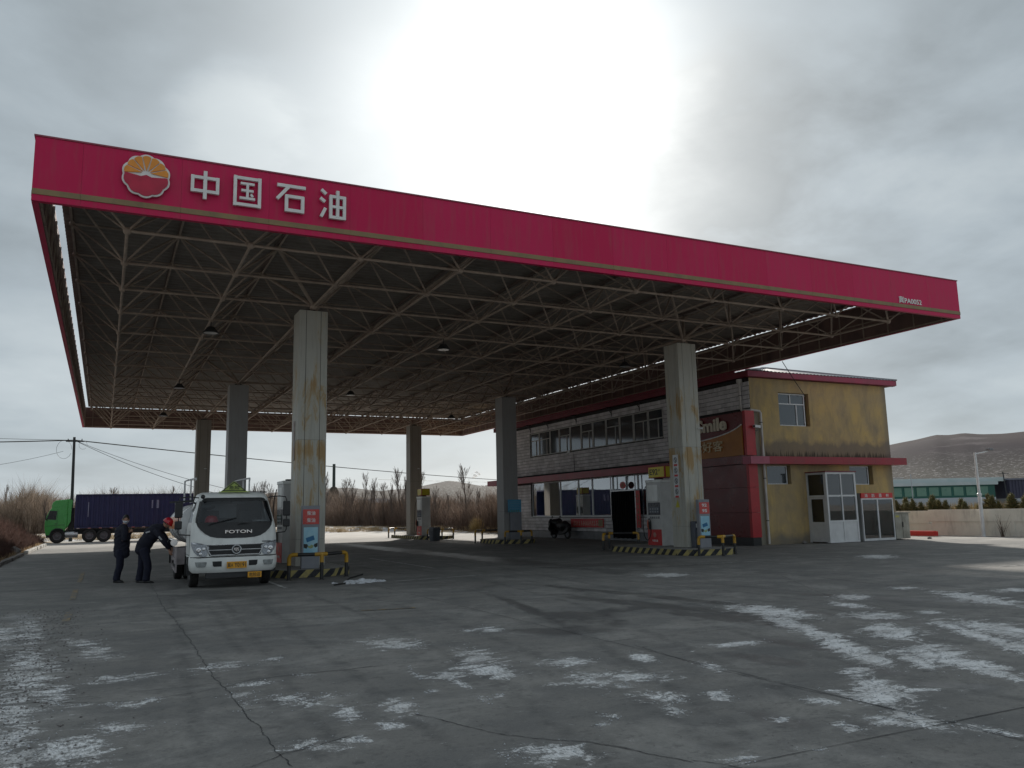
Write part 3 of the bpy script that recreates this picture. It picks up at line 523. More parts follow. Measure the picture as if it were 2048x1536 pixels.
# hills: one terrain sheet whose crest height follows the skyline
a = NM('hill_slope'); g_ = a.pos((.004, .004, .02)); n_ = a.noise(g_, 1.6, 9, .6, .6); n2_ = a.noise(a.pos((.02, .02, .09)), 1.4, 8, .7, .4)
col = a.mix(a.ramp(n_, [(.35, 0.0), (.65, 1.0)]), (.026, .021, .030), (.040, .028, .030))
col = a.mix(a.math('MULTIPLY', a.ramp(n2_, [(.54, 0.0), (.68, 1.0)]), .35), col, (.24, .21, .22))
rows = a.noise(a.pos((.35, .35, 1.2)), 1.2, 3, .8); szz = a.n('ShaderNodeSeparateXYZ'); a.l(a.n('ShaderNodeNewGeometry').outputs['Position'], szz.inputs[0])
lowm = a.ramp(a.math('DIVIDE', a.math('SUBTRACT', szz.outputs[2], 0.0), 34.0), [(.45, 1.0), (.95, 0.0)])
col = a.mix(a.math('MULTIPLY', lowm, .7), col, (.075, .072, .062))
col = a.mix(a.math('MULTIPLY', a.math('MULTIPLY', a.ramp(rows, [(.56, 0.0), (.62, 1.0)]), lowm), .6), col, (.42, .40, .41))
a.set(col=col, rough=.95, spec=.1)
azs = np.linspace(HILL[0][0]-.4, HILL[-1][0]+.5, 420); crest = np.interp(azs, [h[0] for h in HILL], [h[1] for h in HILL])
rs = np.concatenate([np.linspace(330, 620, 36), np.linspace(640, 1100, 12)]); vs = []
rng = np.random.RandomState(3); ph = rng.rand(24)*6.28; fr_ = rng.rand(24)*90+8
for r_ in rs:
    t = np.clip((r_-330)/290, 0, 1); prof = (t**1.5)*(1-.12*np.sin(t*7)) if r_ <= 620 else 1-.5*(r_-620)/480
    for az, c in zip(azs, crest):
        wv = sum(math.sin(az*fr_[k]+ph[k]+r_*.012*(k % 5))/(fr_[k]**.7) for k in range(24))
        z = (c*620+1.6)*prof + wv*1.2*min(1, t*2)*(1-t**6 if r_ <= 620 else 1)
        vs.append((1.57+r_*math.sin(az), -17.74+r_*math.cos(az), z-.15))
na = len(azs); idx = np.arange(na*len(rs)).reshape(len(rs), na)
fc = np.stack([idx[:-1,:-1].ravel(), idx[:-1,1:].ravel(), idx[1:,1:].ravel(), idx[1:,:-1].ravel()], 1)
me = np_mesh('hills', np.array(vs), fc, a.m); me.polygons.foreach_set('use_smooth', [True]*len(me.polygons))
o = bpy.data.objects.new('hills', me); COL.objects.link(o); struct(o)
# cracks and joints: thin ragged ribbons just above the slab
M_crack = pm('crack_dark', (.022, .022, .024), (.045, .045, .047), 9, .9)
def ribbon(mb, pts, wd, z, jit=0.0, step=.12, taper=True, rnd=random):
    P = []
    for a_, b_ in zip(pts[:-1], pts[1:]):
        a_ = Vector(a_); b_ = Vector(b_); k = max(1, int((b_-a_).length/step))
        P += [a_.lerp(b_, i/k) for i in range(k)]
    P.append(Vector(pts[-1])); off = 0; L_ = []; Rr = []
    for i, q in enumerate(P):
        d = (P[min(i+1, len(P)-1)]-P[max(i-1, 0)]); d = d.normalized() if d.length > 1e-6 else Vector((1, 0)); n = Vector((-d.y, d.x))
        off = off*.8+rnd.uniform(-jit, jit); w2 = wd/2*(rnd.uniform(.35, 1.25) if jit else 1)
        if taper and (i == 0 or i == len(P)-1): w2 *= .1
        L_.append((*(q+n*(off+w2)), z)); Rr.append((*(q+n*(off-w2)), z))
    n = len(P); mb.add(L_+Rr, [(i, i+1, n+i+1, n+i) for i in range(n-1)])
mb = MB()
for c in [c_ for k_, c_ in enumerate(CRACKS) if k_ not in (5, 6, 7, 8)]: ribbon(mb, c, .0085, .004, .011, .035)
struct(mb.build('pavement_crack', M_crack))
mb = MB(); rj = random.Random(12)
for x_ in (7.2, 11.7, 16.2, 20.7, 25.2): ribbon(mb, [(x_, -15), (x_, 4), (x_+.02, 30)], .010, .0045, .003, .3, rnd=rj)
for y_ in (-13.5, -8.95, -4.35, .25, 4.85, 14.0): ribbon(mb, [(-1.7, y_), (12, y_+.03), (38, y_)], .009, .0052, .003, .3, rnd=rj)
struct(mb.build('slab_joint', M_crack))
M_line = NM('worn_white_line'); v_ = M_line.noise(M_line.pos(), 5, 7, .75)
M_line.set(col=M_line.mix(M_line.ramp(v_, [(.40, 0.0), (.58, 1.0)]), (.15, .15, .15), (.52, .52, .50)), rough=.8); M_line = M_line.m
M_yline = NM('worn_yellow_line'); v_ = M_yline.noise(M_yline.pos(), 4, 7, .75)
M_yline.set(col=M_yline.mix(M_yline.ramp(v_, [(.46, 0.0), (.62, 1.0)]), (.15, .145, .14), (.34, .23, .08)), rough=.8); M_yline = M_yline.m
for c in LINES:
    mb = MB(); ribbon(mb, c, .09, .008, 0, .5, False); struct(mb.build('painted_line', M_line))
for c in YLINES:
    mb = MB(); ribbon(mb, c, .11, .008, 0, .5, False); struct(mb.build('painted_line', M_yline))

def crumbs(name, lab, xy, size, mat, seed):
    r2 = np.random.RandomState(seed); n = len(xy); S_ = r2.uniform(.35, 1, n)**2*size; oct_ = np.array([(1,0,0),(-1,0,0),(0,1,0),(0,-1,0),(0,0,.7),(0,0,-.2)])
    V = xy[:, None, :]+oct_[None]*S_[:, None, None]*r2.uniform(.6, 1.35, (n, 6, 3)); V[:, :, 2] += .002+S_[:, None]*.12
    F1 = np.array([(0,2,4),(2,1,4),(1,3,4),(3,0,4),(2,0,5),(1,2,5),(3,1,5),(0,3,5)]); F_ = (F1[None]+np.arange(n)[:, None, None]*6).reshape(-1, 3)
    me = np_mesh(name, V.reshape(-1, 3), F_, mat, 3); o = bpy.data.objects.new(name, me); COL.objects.link(o); o['kind'] = 'stuff'; o['label'] = lab
r2 = np.random.RandomState(77); pts_ = []
for cx, cy, ax, ay, bx, by in SNOW_GLINT:
    k_ = int(10+150*math.sqrt(abs(ax*by-ay*bx))); u_, v_ = r2.normal(0, .75, k_), r2.normal(0, .75, k_); pts_.append(np.stack([cx+u_*ax+v_*bx, cy+u_*ay+v_*by, np.zeros(k_)], 1))
pts_ = np.concatenate(pts_)
crumbs('ice_crumbs', 'crumbs of ice scattered round the thin snow patches', pts_, .012, M_snowlump, 1)
g_ = np.stack([r2.uniform(-3, 14, 4000), -14+18*r2.uniform(0, 1, 4000)**1.4, np.zeros(4000)], 1)
crumbs('grit', 'dark grit and pebbles scattered over the concrete', g_, .007, M_stone, 2)
g_ = np.stack([.9+r2.normal(0, .3, 1800), r2.uniform(-12, 0, 1800), np.zeros(1800)], 1)
crumbs('grit', 'pebbles and frozen mud along the left edge of the forecourt', g_, .016, M_stone, 3)

# ------------------------------------------------------------------ canopy
CW, CD, ZB, ZT = 27.65, 44.1, 7.813, 9.137
can = thing('station_canopy', 'huge crimson canopy on six tall pillars with an open steel space frame underneath', 'canopy', (0, 0, 0))
seams = [0, .85, 2.71, 4.51, 6.32, 8.10, 9.88, 11.66, 13.5, 15.3, 17.1, 18.95, 20.75, 22.55, 24.3, 26.05, CW]
def fascia(p0, dirx, length, cuts, nrm):
    """p0 corner, dirx unit along, nrm outward normal"""
    d = Vector(dirx); n = Vector(nrm); p0 = Vector(p0)
    for a_, b_ in zip(cuts[:-1], cuts[1:]):
        g = .0015
        def bx(mb, z0, z1, o0, o1):
            q = [p0+d*(a_+g)+n*o0, p0+d*(b_-g)+n*o0, p0+d*(b_-g)+n*o1, p0+d*(a_+g)+n*o1]
            mb.add([(v.x, v.y, z) for z in (z0, z1) for v in q], [(0,1,2,3),(7,6,5,4),(0,4,5,1),(1,5,6,2),(2,6,7,3),(3,7,4,0)])
        mb = MB(); bx(mb, ZB, 7.94, -.12, 0); bx(mb, 8.06, ZT, -.12, 0); bx(mb, 7.94, 8.06, -.12, -.02); pn = mb.build('fascia_panel', M_red, can)
        mb = MB(); bx(mb, 7.943, 8.057, -.019, .012+random.uniform(0, .008)); mb.build('gold_trim', M_gold, pn)
fascia((0, 0, 0), (1, 0, 0), CW, seams, (0, -1, 0))
sc_ = [.13]+[2.2*i for i in range(1, 20)]+[CD-.13]
fascia((0, 0, 0), (0, 1, 0), CD, sc_, (-1, 0, 0)); fascia((CW, 0, 0), (0, 1, 0), CD, sc_, (1, 0, 0))
fascia((0, CD, 0), (1, 0, 0), CW, [2.304*i for i in range(12)]+[CW], (0, 1, 0))
M_back = pm('fascia_back', (.24,.15,.13), (.17,.11,.10), 1.5, .75, grime=.4)
mb = MB(); mb.box(.1215, .132, .134, CD-.134, ZB+.004, ZT-.004); mb.build('fascia_back', M_back, can)
mb = MB(); mb.box(CW-.132, CW-.1215, .134, CD-.134, ZB+.004, ZT-.004); mb.build('fascia_back', M_back, can)
mb = MB(); mb.box(.134, CW-.134, .1215, .132, ZB+.004, ZT-.004); mb.build('fascia_back', M_back, can)
mb = MB(); mb.box(.134, CW-.134, CD-.132, CD-.1215, ZB+.004, ZT-.004); mb.build('fascia_back', M_back, can)
mb = MB(); mb.box(-.02, CW+.02, -.02, .14, ZT+.002, ZT+.035); mb.box(-.02, .14, .145, CD-.145, ZT+.002, ZT+.035); mb.box(CW-.14, CW+.02, .145, CD-.145, ZT+.002, ZT+.035); mb.box(-.02, CW+.02, CD-.14, CD+.02, ZT+.002, ZT+.035)
mb.build('coping', pm('coping', (.30,.06,.09), None, 3, .5), can)
# angle frame behind the fascia
mb = MB()
for y in np.arange(.6, CD, 1.1):
    mb.bar((.15, y, ZB+.03), (.15, y, ZT-.05), .04, .04, (1,0,0)); mb.bar((CW-.15, y, ZB+.03), (CW-.15, y, ZT-.05), .04, .04, (1,0,0))
for x in np.arange(.6, CW, 1.1): mb.bar((x, .15, ZB+.03), (x, .15, ZT-.05), .04, .04, (1,0,0)); mb.bar((x, CD-.15, ZB+.03), (x, CD-.15, ZT-.05), .04, .04, (1,0,0))
for z in (ZB+.05, 8.45):
    mb.box(.125, .165, .2, CD-.2, z, z+.04); mb.box(CW-.165, CW-.125, .2, CD-.2, z, z+.04); mb.box(.2, CW-.2, CD-.165, CD-.125, z, z+.04); mb.box(.2, CW-.2, .125, .165, z, z+.04)
mb.build('fascia_frame', M_truss, can, kind='stuff')
# logo disc
lg = None
lc = (2.02, 8.60); n_ = 10
def scal(r, k, u0=0, u1=2*math.pi, m_=120, amp=.075):
    return [(lc[0]+(r+amp*r*abs(math.sin((t-math.pi/2)*5+math.pi/2)) )*math.cos(t), lc[1]+(r+amp*r*abs(math.sin((t-math.pi/2)*5+math.pi/2)))*math.sin(t)) for t in [u0+(u1-u0)*i/m_ for i in range(m_)]]
mb = MB(); mb.prism(scal(.435, 1), -.10, -.055, 'xz'); lg = mb.build('logo', M_letter, can)
low = scal(.402, 1, R(176), R(364), 60); mb = MB(); mb.prism(low+[(lc[0]+.10, lc[1]-.02), (lc[0], lc[1]+.02), (lc[0]-.10, lc[1]-.02)], -.122, -.101, 'xz'); mb.build('logo_base', pm('logo_red', (.50,.008,.05), None, 3, .4), lg)
for i in range(7):
    a0, a1 = R(2+i*25.15+1.5), R(2+(i+1)*25.15-1.5)
    arc = [(lc[0]+.408*math.cos(a0+(a1-a0)*t/8)*(1+.05*math.sin(math.pi*t/8)), lc[1]+.408*math.sin(a0+(a1-a0)*t/8)*(1+.05*math.sin(math.pi*t/8))) for t in range(9)]
    ac = (a0+a1)/2; mb = MB(); mb.prism([(lc[0]+.09*math.cos(ac), lc[1]+.05+.06*math.sin(ac))]+arc, -.125, -.101, 'xz'); mb.build('logo_petal', M_orange, lg)
# the four big characters, strokes as raised bars (unit box 0..1)
def glyph(strokes, x0, z0, w_, h_, th=.115):
    mb = MB(); k = 0
    for s in strokes:
        (ax, az, bx, bz) = s[:4]; t = s[4] if len(s) > 4 else th
        A = Vector((x0+ax*w_, 0, z0+az*h_)); B = Vector((x0+bx*w_, 0, z0+bz*h_)); d = (B-A).normalized(); n = Vector((-d.z, 0, d.x))
        tt = t*w_/2; yb = -.115-.0015*k; k += 1
        q = [A-n*tt, B-n*tt, B+n*tt, A+n*tt]
        mb.add([(v.x, y, v.z) for y in (-.05, yb) for v in q], [(0,1,2,3),(7,6,5,4),(0,4,5,1),(1,5,6,2),(2,6,7,3),(3,7,4,0)])
    return mb.build('character', M_letter, can)
glyph([(.0,.76,1,.76),(.0,.28,1,.28),(.06,.82,.06,.22),(.94,.82,.94,.22),(.5,1.0,.5,.0,.13)], 2.88, 8.28, .57, .62)
glyph([(.0,.94,1,.94),(.0,.06,1,.06),(.06,1,.06,.0),(.94,1,.94,0),(.25,.76,.75,.76,.09),(.28,.53,.72,.53,.09),(.22,.27,.78,.27,.09),(.5,.78,.5,.27,.09),(.62,.42,.70,.34,.08)], 3.74, 8.24, .58, .68)
glyph([(.0,.93,1,.93),(.42,.93,.0,.42),(.30,.56,.94,.56),(.30,.06,.94,.06),(.33,.60,.33,.0),(.90,.60,.90,.0)], 4.66, 8.26, .62, .64)
glyph([(.04,.98,.22,.84),(.0,.68,.18,.56),(.20,.34,.04,.02),(.36,.78,.96,.78),(.36,.05,.96,.05),(.40,.82,.40,.0),(.92,.82,.92,.0),(.40,.42,.92,.42,.10),(.66,1.0,.66,.05)], 5.61, 8.24, .60, .67)
mb = MB(); add_text(mb, '冀', (24.60, -.014, 8.09), (1,0,0), (0,0,1), .24, .22, .03, .008); add_text(mb, 'PA0052', (24.87, -.014, 8.10), (1,0,0), (0,0,1), .83, .17, .02, .008); mb.build('station_code', M_letter, can)

# space frame
bx_ = [1.73, 4.30, 6.87, 9.50, 12.24, 14.93, 17.70, 20.50, 22.90, 25.35]
by_ = [1.06, 3.53, 6.06, 8.85, 11.80, 14.90, 18.15, 21.35, 24.3, 27.3, 30.3, 33.2, 36.05, 38.5, 40.9, 43.1]
tx_ = [.50]+[(a_+b_)/2 for a_, b_ in zip(bx_[:-1], bx_[1:])]+[26.9]
ty_ = [.30]+[(a_+b_)/2 for a_, b_ in zip(by_[:-1], by_[1:])]+[43.9-.2]
zb_, zt_ = 7.76, 9.0
B = lambda i, j: Vector((bx_[i], by_[j], zb_)); T = lambda i, j: Vector((tx_[i], ty_[j], zt_))
bars = []
for i in range(10):
    for j in range(16):
        if i < 9: bars.append((B(i, j), B(i+1, j), .036))
        if j < 15: bars.append((B(i, j), B(i, j+1), .036))
        heavy = (i in (2, 7)) and (j in (2, 7, 12))
        for di in (0, 1):
            for dj in (0, 1): bars.append((B(i, j), T(i+di, j+dj), .052 if heavy else .026))
for i in range(11):
    for j in range(17):
        if i < 10: bars.append((T(i, j), T(i+1, j), .028))
        if j < 16: bars.append((T(i, j), T(i, j+1), .028))
camp = Vector((1.57, -17.74, 1.6))
bars.sort(key=lambda b: ((b[0]+b[1])/2-camp).length/(b[1]-b[0]).length**.5)
mb = MB(); mb.tube([(0,0,0),(0,0,1)], 1.0, 8); unit = mb.build('truss_bar', M_truss, can, smooth=True); ume = unit.data; bpy.data.objects.remove(unit)
rest = MB()
for k, (p_, q_, r_) in enumerate(bars):
    if k < 300:
        o = bpy.data.objects.new('truss_bar', ume); COL.objects.link(o); o.parent = can
        d = q_-p_; o.matrix_local = Matrix.Translation(p_) @ d.to_track_quat('Z', 'Y').to_matrix().to_4x4() @ Matrix.Diagonal((r_, r_, d.length, 1))
    else: rest.tube([p_, q_], r_, 6, cap=False)
rest.build('truss_bar_rest', M_truss, can, smooth=True, kind='stuff')
mb = MB(); mb.sphere((0,0,0), 1, 12, 8); nd = mb.build('truss_node', M_truss, can, smooth=True); nme_ = nd.data; bpy.data.objects.remove(nd)
for i in range(10):
    for j in range(16):
        o = bpy.data.objects.new('truss_node', nme_); COL.objects.link(o); o.parent = can; o.location = B(i, j); s_ = .115 if (i in (2,7) and j in (2,7,12)) else .088; o.scale = (s_, s_, s_)
rest = MB()
for i in range(11):
    for j in range(17): rest.sphere(T(i, j), .075, 8, 6)
rest.build('upper_truss_node', M_truss, can, smooth=True, kind='stuff')
# purlins and corrugated roof sheet
mb = MB()
for i, x in enumerate(tx_):
    for y in ty_: mb.tube([(x, y, 9.0), (x, y, 9.12)], .03, 6)
    for dx in ((0,) if i in (0, 10) else (0,)): mb.box(x-.035, x+.035, .35, CD-.35, 9.12, 9.20)
mb.build('purlin_grid', M_purlin, can)
k = 0
for x0, x1 in ((.29, 9.26), (9.20, 18.06), (18.0, 27.49)):
    ys = np.arange(.15, CD-.14, .075); vs = []; k += 1
    for y_i, y in enumerate(ys):
        z = 9.205+(.035 if (y_i % 4) in (1, 2) else 0)+.005*k; vs += [(x0, y, z), (x1, y, z)]
    n = len(ys); mb = MB(); mb.add(vs, [(2*i, 2*i+1, 2*i+3, 2*i+2) for i in range(n-1)]); mb.build('roof_sheet', M_sheet, can)
# lamps hanging in the frame
lampg = 'round lamps under the canopy'
for lx, ly, lab in ((4.3, 8.85, 'left near the front'), (4.3, 20.9, 'left, above the middle pillar'), (4.3, 31.8, 'left, towards the far end'), (12.1, 8.85, 'middle near the front'), (12.0, 20.8, 'middle, halfway back'), (12.0, 31.8, 'middle, towards the far end'), (20.3, 9.6, 'right near the front pillar'), (20.4, 28.6, 'right, towards the far end')):
    t = thing('canopy_lamp', 'unlit round black lamp under the canopy, '+lab, 'lamp', (lx, ly, 7.30), 0, lampg)
    mb = MB(); mb.lathe([(0,.20),(.10,.20),(.16,.12),(.24,.02),(.25,0),(.235,0),(.0,.03)], (lx, ly, 7.32), n=20); mb.build('housing', M_dark, t, smooth=True)
    mb = MB(); mb.lathe([(0,.0),(.20,0),(.21,.02),(0,.02)], (lx, ly, 7.32), n=20); mb.build('lens', pm('lamp_lens', (.45,.47,.48), None, 4, .2), t)
    mb = MB(); mb.tube([(lx, ly, 7.5), (lx, ly, 7.74)], .015, 6); mb.build('stem', M_dark, t)
# pillars
def pillar(cx, cy, style, label):
    S = .825; h = S/2; z0, z1 = .21, 7.61
    mb = MB(); mb.box(cx-h+.018, cx+h-.018, cy-h+.018, cy+h-.018, z0, z1-.01)
    pl = mb.build('pillar', M_dark, can, label=label)
    rowsz = [z0, 0.95, 3.78, z1] if style != 'plain' else [z0, 1.62, z1]
    xs = [-h, -.215, .215, h] if style != 'plain' else [-h, h]
    shared = {}
    for fi in range(4):
        m_ = {'rust': M_pilr if fi in (0, 3) else M_pil, 'clean': M_pil, 'brown': M_pilb, 'plain': M_pilp}[style]
        for za, zb2 in zip(rowsz[:-1], rowsz[1:]):
            for xa, xb in zip(xs[:-1], xs[1:]):
                g = .007; key = (za, xa, m_.name)
                if key not in shared:
                    mb = MB(); mb.box(xa+(g if xa > -h else .0), xb-(g if xb < h else .018), -h, -h+.017, za+.003, zb2-.003)
                    me_ = mb.build('cladding_panel', m_, None, off=Vector((0,0,0)), bevel=0); shared[key] = me_.data; bpy.data.objects.remove(me_)
                o = bpy.data.objects.new('cladding_panel', shared[key]); COL.objects.link(o); o.parent = pl; o.location = (cx, cy, 0); o.rotation_euler = (0, 0, fi*math.pi/2)
                if style == 'plain' and za < 1: o['label'] = 'bluish grey lower cover'
    mb = MB(); mb.tube([(cx, cy, z1-.01), (cx, cy, 7.70)], .10, 10); mb.box(cx-.2, cx+.2, cy-.2, cy+.2, z1-.01, z1+.02)
    for dx, dy in ((1,1),(1,-1),(-1,1),(-1,-1)): mb.prism([(0,0),(.18,0),(.0,.10)], -.01, .01, 'xz') if False else mb.bar((cx+dx*.18, cy+dy*.18, z1+.02), (cx+dx*.05, cy+dy*.05, 7.72), .03, .03)
    mb.build('pillar_head', M_dark, pl)
    return pl
pillar(6.87, 6.41, 'rust', 'rust-streaked pillar beside the white tank truck')
pillar(20.6, 6.41, 'rust', 'rust-streaked pillar between the fuel pump and the red cladding')
pillar(6.87, 21.39, 'plain', 'smooth grey pillar, second of the left row')
pillar(20.6, 21.39, 'plain', 'smooth grey pillar with the blue notice, second of the right row')
pillar(6.87, 36.04, 'brown', 'brownish pillar at the far end of the left row')
pillar(20.6, 36.04, 'brown', 'pillar behind the far fuel pump')
# ------------------------------------------------------------------ station building
BX, BY, BX1, BY1, BH = 25.9, 8.6, 34.2, 33.6, 7.02
bld = thing('station_building', 'two-storey station building with yellow end wall and grey tiled front under the canopy', 'building', (BX, BY, 0))
def wall_grid(mb, u0, u1, z0, z1, holes, face):
    """rectangular wall with rectangular holes; face(u, z) -> 3D; 4-sided patches"""
    us = sorted({u0, u1, *[h[0] for h in holes], *[h[1] for h in holes]}); zs = sorted({z0, z1, *[h[2] for h in holes], *[h[3] for h in holes]})
    for a_, b_ in zip(us[:-1], us[1:]):
        for c_, d_ in zip(zs[:-1], zs[1:]):
            if any(h[0]-1e-6 <= a_ and b_ <= h[1]+1e-6 and h[2]-1e-6 <= c_ and d_ <= h[3]+1e-6 for h in holes): continue
            mb.add([face(a_, c_, 0), face(b_, c_, 0), face(b_, d_, 0), face(a_, d_, 0)], [(0,1,2,3)])
    for a_, b_, c_, d_ in holes:
        q = [(a_,c_),(b_,c_),(b_,d_),(a_,d_)]
        for i in range(4):
            (ua, za), (ub, zb2) = q[i], q[(i+1) % 4]
            mb.add([face(ua, za, 0), face(ub, zb2, 0), face(ub, zb2, .22), face(ua, za, .22)], [(0,1,2,3)])
EF = lambda x, z, d: (x, BY+d, z)          # end wall, faces -y
FF = lambda y, z, d: (BX+d, y, z)          # front wall, faces -x
end_holes = [(27.50, 29.28, 5.01, 6.46), (26.57, 27.92, 2.50, 3.30), (31.45, 32.92, 2.46, 3.30)]
mb = MB(); wall_grid(mb, BX, BX1, 0, BH, end_holes, EF); mb.build('end_wall', M_ywall, bld)
UW = (14.7, 28.8, 5.02, 6.48); LW = (14.9, 28.85, 1.26, 3.34)
fr_holes = [UW, LW]
mb = MB(); wall_grid(mb, BY, BY1, 0, BH, fr_holes, FF); mb.build('front_wall', pm('mortar_dark', (.03,.029,.028), None, 8, .9), bld)
mb = MB(); mb.add([(BX1,BY,0),(BX1,BY1,0),(BX1,BY1,BH),(BX1,BY,BH)], [(0,1,2,3)]); mb.add([(BX,BY1,0),(BX1,BY1,0),(BX1,BY1,BH),(BX,BY1,BH)], [(0,1,2,3)]); mb.build('rear_wall', M_ywall, bld)
# split-face tiles
def courses():
    out = []
    for r_ in range(0, 36):
        z = .42+r_*.19
        if z+.18 > BH-.03: break
        y = BY+.02-(.2 if r_ % 2 else 0)
        while y < BY1:
            ya, yb = max(y, BY+.005), min(y+.393, BY1); y += .4
            if yb-ya < .06: continue
            za, zb2 = z, z+.176
            if za < 3.76 and zb2 > 3.33: continue            # awning
            if ya < 13.48 and za < 5.6: continue              # sign and cladding
            if any(ya < h[1]-.02 and yb > h[0]+.02 and za < h[3]-.02 and zb2 > h[2]+.02 for h in fr_holes):
                ok = False
                for h in fr_holes:
                    if za < h[3]-.02 and zb2 > h[2]+.02:
                        if ya < h[0] < yb: yb = h[0]; ok = yb-ya > .06
                        elif ya < h[1] < yb: ya = h[1]; ok = yb-ya > .06
                if not ok: continue
            out.append((ya, yb, za, zb2))
    return out
tl = courses(); tl.sort(key=lambda t: t[0])
def tile(mb, ya, yb, za, zb2):
    d = random.uniform(.016, .034); e = .016
    c = [(BX-.001, ya, za), (BX-.001, yb, za), (BX-.001, yb, zb2), (BX-.001, ya, zb2)]
    j = lambda: random.uniform(-.004, .004)
    f_ = [(BX-d+j(), ya+e, za+e), (BX-d+j(), yb-e, za+e), (BX-d+j(), yb-e, zb2-e), (BX-d+j(), ya+e, zb2-e)]
    mb.add(c+f_, [(4,5,6,7)[::-1],(0,1,5,4),(1,2,6,5),(2,3,7,6),(3,0,4,7)])
share = {}
for t in tl[:300]:
    ya, yb, za, zb2 = t; key = round(yb-ya, 2)
    var = (key, random.randint(0, 3))
    if var not in share:
        mb = MB(); tile(mb, 0, key, 0, .176); q = mb.build('wall_tile', M_tile, None, off=Vector((BX, 0, 0))); share[var] = q.data; bpy.data.objects.remove(q)
    o = bpy.data.objects.new('wall_tile', share[var]); COL.objects.link(o); o.parent = bld; o.location = (0, ya-BY, za)
mb = MB()
for t in tl[300:]: tile(mb, *t)
mb.build('wall_tile_rest', M_tile, bld, kind='stuff')
mb = MB(); mb.box(BX-.05, BX-.0, 13.51, BY1, 0, .40); mb.build('plinth', M_graym, bld)
# windows
def win(face, u0, u1, z0, z1, bars_, panes, frame=M_alum, gm=M_glassd, dpt=.14, t=.05, parent=bld):
    """bars_: list of (ua, za, ub, zb) centre lines; panes: list of (u0,u1,z0,z1)"""
    mb = MB()
    def bb(a_, b_, c_, d_, e0, e1):
        q = [face(a_, c_, e0), face(b_, c_, e0), face(b_, d_, e0), face(a_, d_, e0), face(a_, c_, e1), face(b_, c_, e1), face(b_, d_, e1), face(a_, d_, e1)]
        mb.add(q, [(0,1,2,3),(7,6,5,4),(0,4,5,1),(1,5,6,2),(2,6,7,3),(3,7,4,0)])
    bb(u0, u1, z0, z0+t, dpt-.03, dpt+.03); bb(u0, u1, z1-t, z1, dpt-.03, dpt+.03); bb(u0, u0+t, z0+t, z1-t, dpt-.03, dpt+.03); bb(u1-t, u1, z0+t, z1-t, dpt-.03, dpt+.03)
    for k, (ua, za, ub, zb2) in enumerate(bars_):
        o_ = .002*(k+1)
        if abs(ua-ub) < 1e-6: bb(ua-t/2, ua+t/2, za, zb2, dpt-.028-o_, dpt+.026)
        else: bb(ua, ub, za-t/2, za+t/2, dpt-.026-o_, dpt+.024)
    f_ = mb.build('window', frame, parent)
    for (a_, b_, c_, d_) in panes:
        mb = MB(); q = [face(a_, c_, dpt), face(b_, c_, dpt), face(b_, d_, dpt), face(a_, d_, dpt)]; q += [face(a_, c_, dpt+.006), face(b_, c_, dpt+.006), face(b_, d_, dpt+.006), face(a_, d_, dpt+.006)]
        mb.add(q, [(0,1,2,3),(7,6,5,4),(0,4,5,1),(1,5,6,2),(2,6,7,3),(3,7,4,0)]); mb.build('pane', gm, f_)
    return f_
# end wall upper window
win(EF, 27.50, 29.12, 5.01, 6.44, [(27.55,5.98,29.07,5.98),(28.28,6.0,28.28,6.40),(28.62,5.05,28.62,5.96)], [(27.54,28.26,6.0,6.4),(28.3,29.08,6.0,6.4),(27.54,28.6,5.05,5.96),(28.64,29.08,5.05,5.96)])
win(EF, 26.57, 27.80, 2.50, 3.29, [], [(26.61,27.76,2.54,3.25)], t=.04); win(EF, 31.45, 32.75, 2.46, 3.29, [], [(31.49,32.71,2.5,3.25)], t=.04)
# upper front band of windows, one window per bay
ubays = [14.72, 15.98, 17.26, 18.55, 19.88, 21.24, 22.5, 23.75, 25.05, 26.2, 27.6, 28.78]
for k, (a_, b_) in enumerate(zip(ubays[:-1], ubays[1:])):
    g = .02
    if k % 2 == 1 or k in (10, 0): bars_, pn = ([(a_+.05, 6.0, b_-.05, 6.0), (a_+.42, 5.07, a_+.42, 5.98)], [(a_+.04, b_-.04, 6.02, 6.43), (a_+.04, a_+.40, 5.06, 5.98), (a_+.44, b_-.04, 5.06, 5.98)])
    else: bars_, pn = [], [(a_+.04, b_-.04, 5.06, 6.44)]
    win(FF, a_+g, b_-g, 5.02, 6.48, bars_, pn, frame=pm('dull_frame', (.52,.50,.47), None, 3, .5, grime=.3), dpt=.05)
# shop front window, with blinds and a dim room behind
lb = [14.92, 17.18, 19.5, 21.6, 23.1, 25.2, 28.83]
M_room = pm('room_wall', (.26,.26,.24), None, 1, .8); M_blind = pm('blind', (.16,.18,.21), (.12,.135,.16), 2, .7)
for k, (a_, b_) in enumerate(zip(lb[:-1], lb[1:])):
    win(FF, a_+.01, b_-.01, 1.26, 3.34, [], [(a_+.04, b_-.04, 1.30, 3.30)], gm=M_glasss, dpt=.10, t=.045)
mb = MB(); mb.add([(BX+.24,14.6,.3),(BX+4,14.6,.3),(BX+4,29.2,.3),(BX+.24,29.2,.3),(BX+.24,14.6,3.35),(BX+4,14.6,3.35),(BX+4,29.2,3.35),(BX+.24,29.2,3.35)], [(0,1,2,3),(4,5,6,7),(1,2,6,5),(0,1,5,4),(2,3,7,6)])
mb.build('room', M_room, bld)
mb = MB(); mb.box(BX+1.2, BX+1.5, 20.3, 24.5, .3, 1.35); mb.box(BX+2.9, BX+3.4, 19.8, 28.5, .3, 2.3); mb.build('counter', pm('counter', (.34,.30,.27), (.2,.22,.25), 2, .5), bld)
mb = MB()
for k, y in enumerate(np.arange(25.0, 28.8, .125)): mb.bar((BX+.30, y, 1.32), (BX+.30, y, 3.26), .10, .006, (.9,.5*(1 if k % 2 else .8),0))
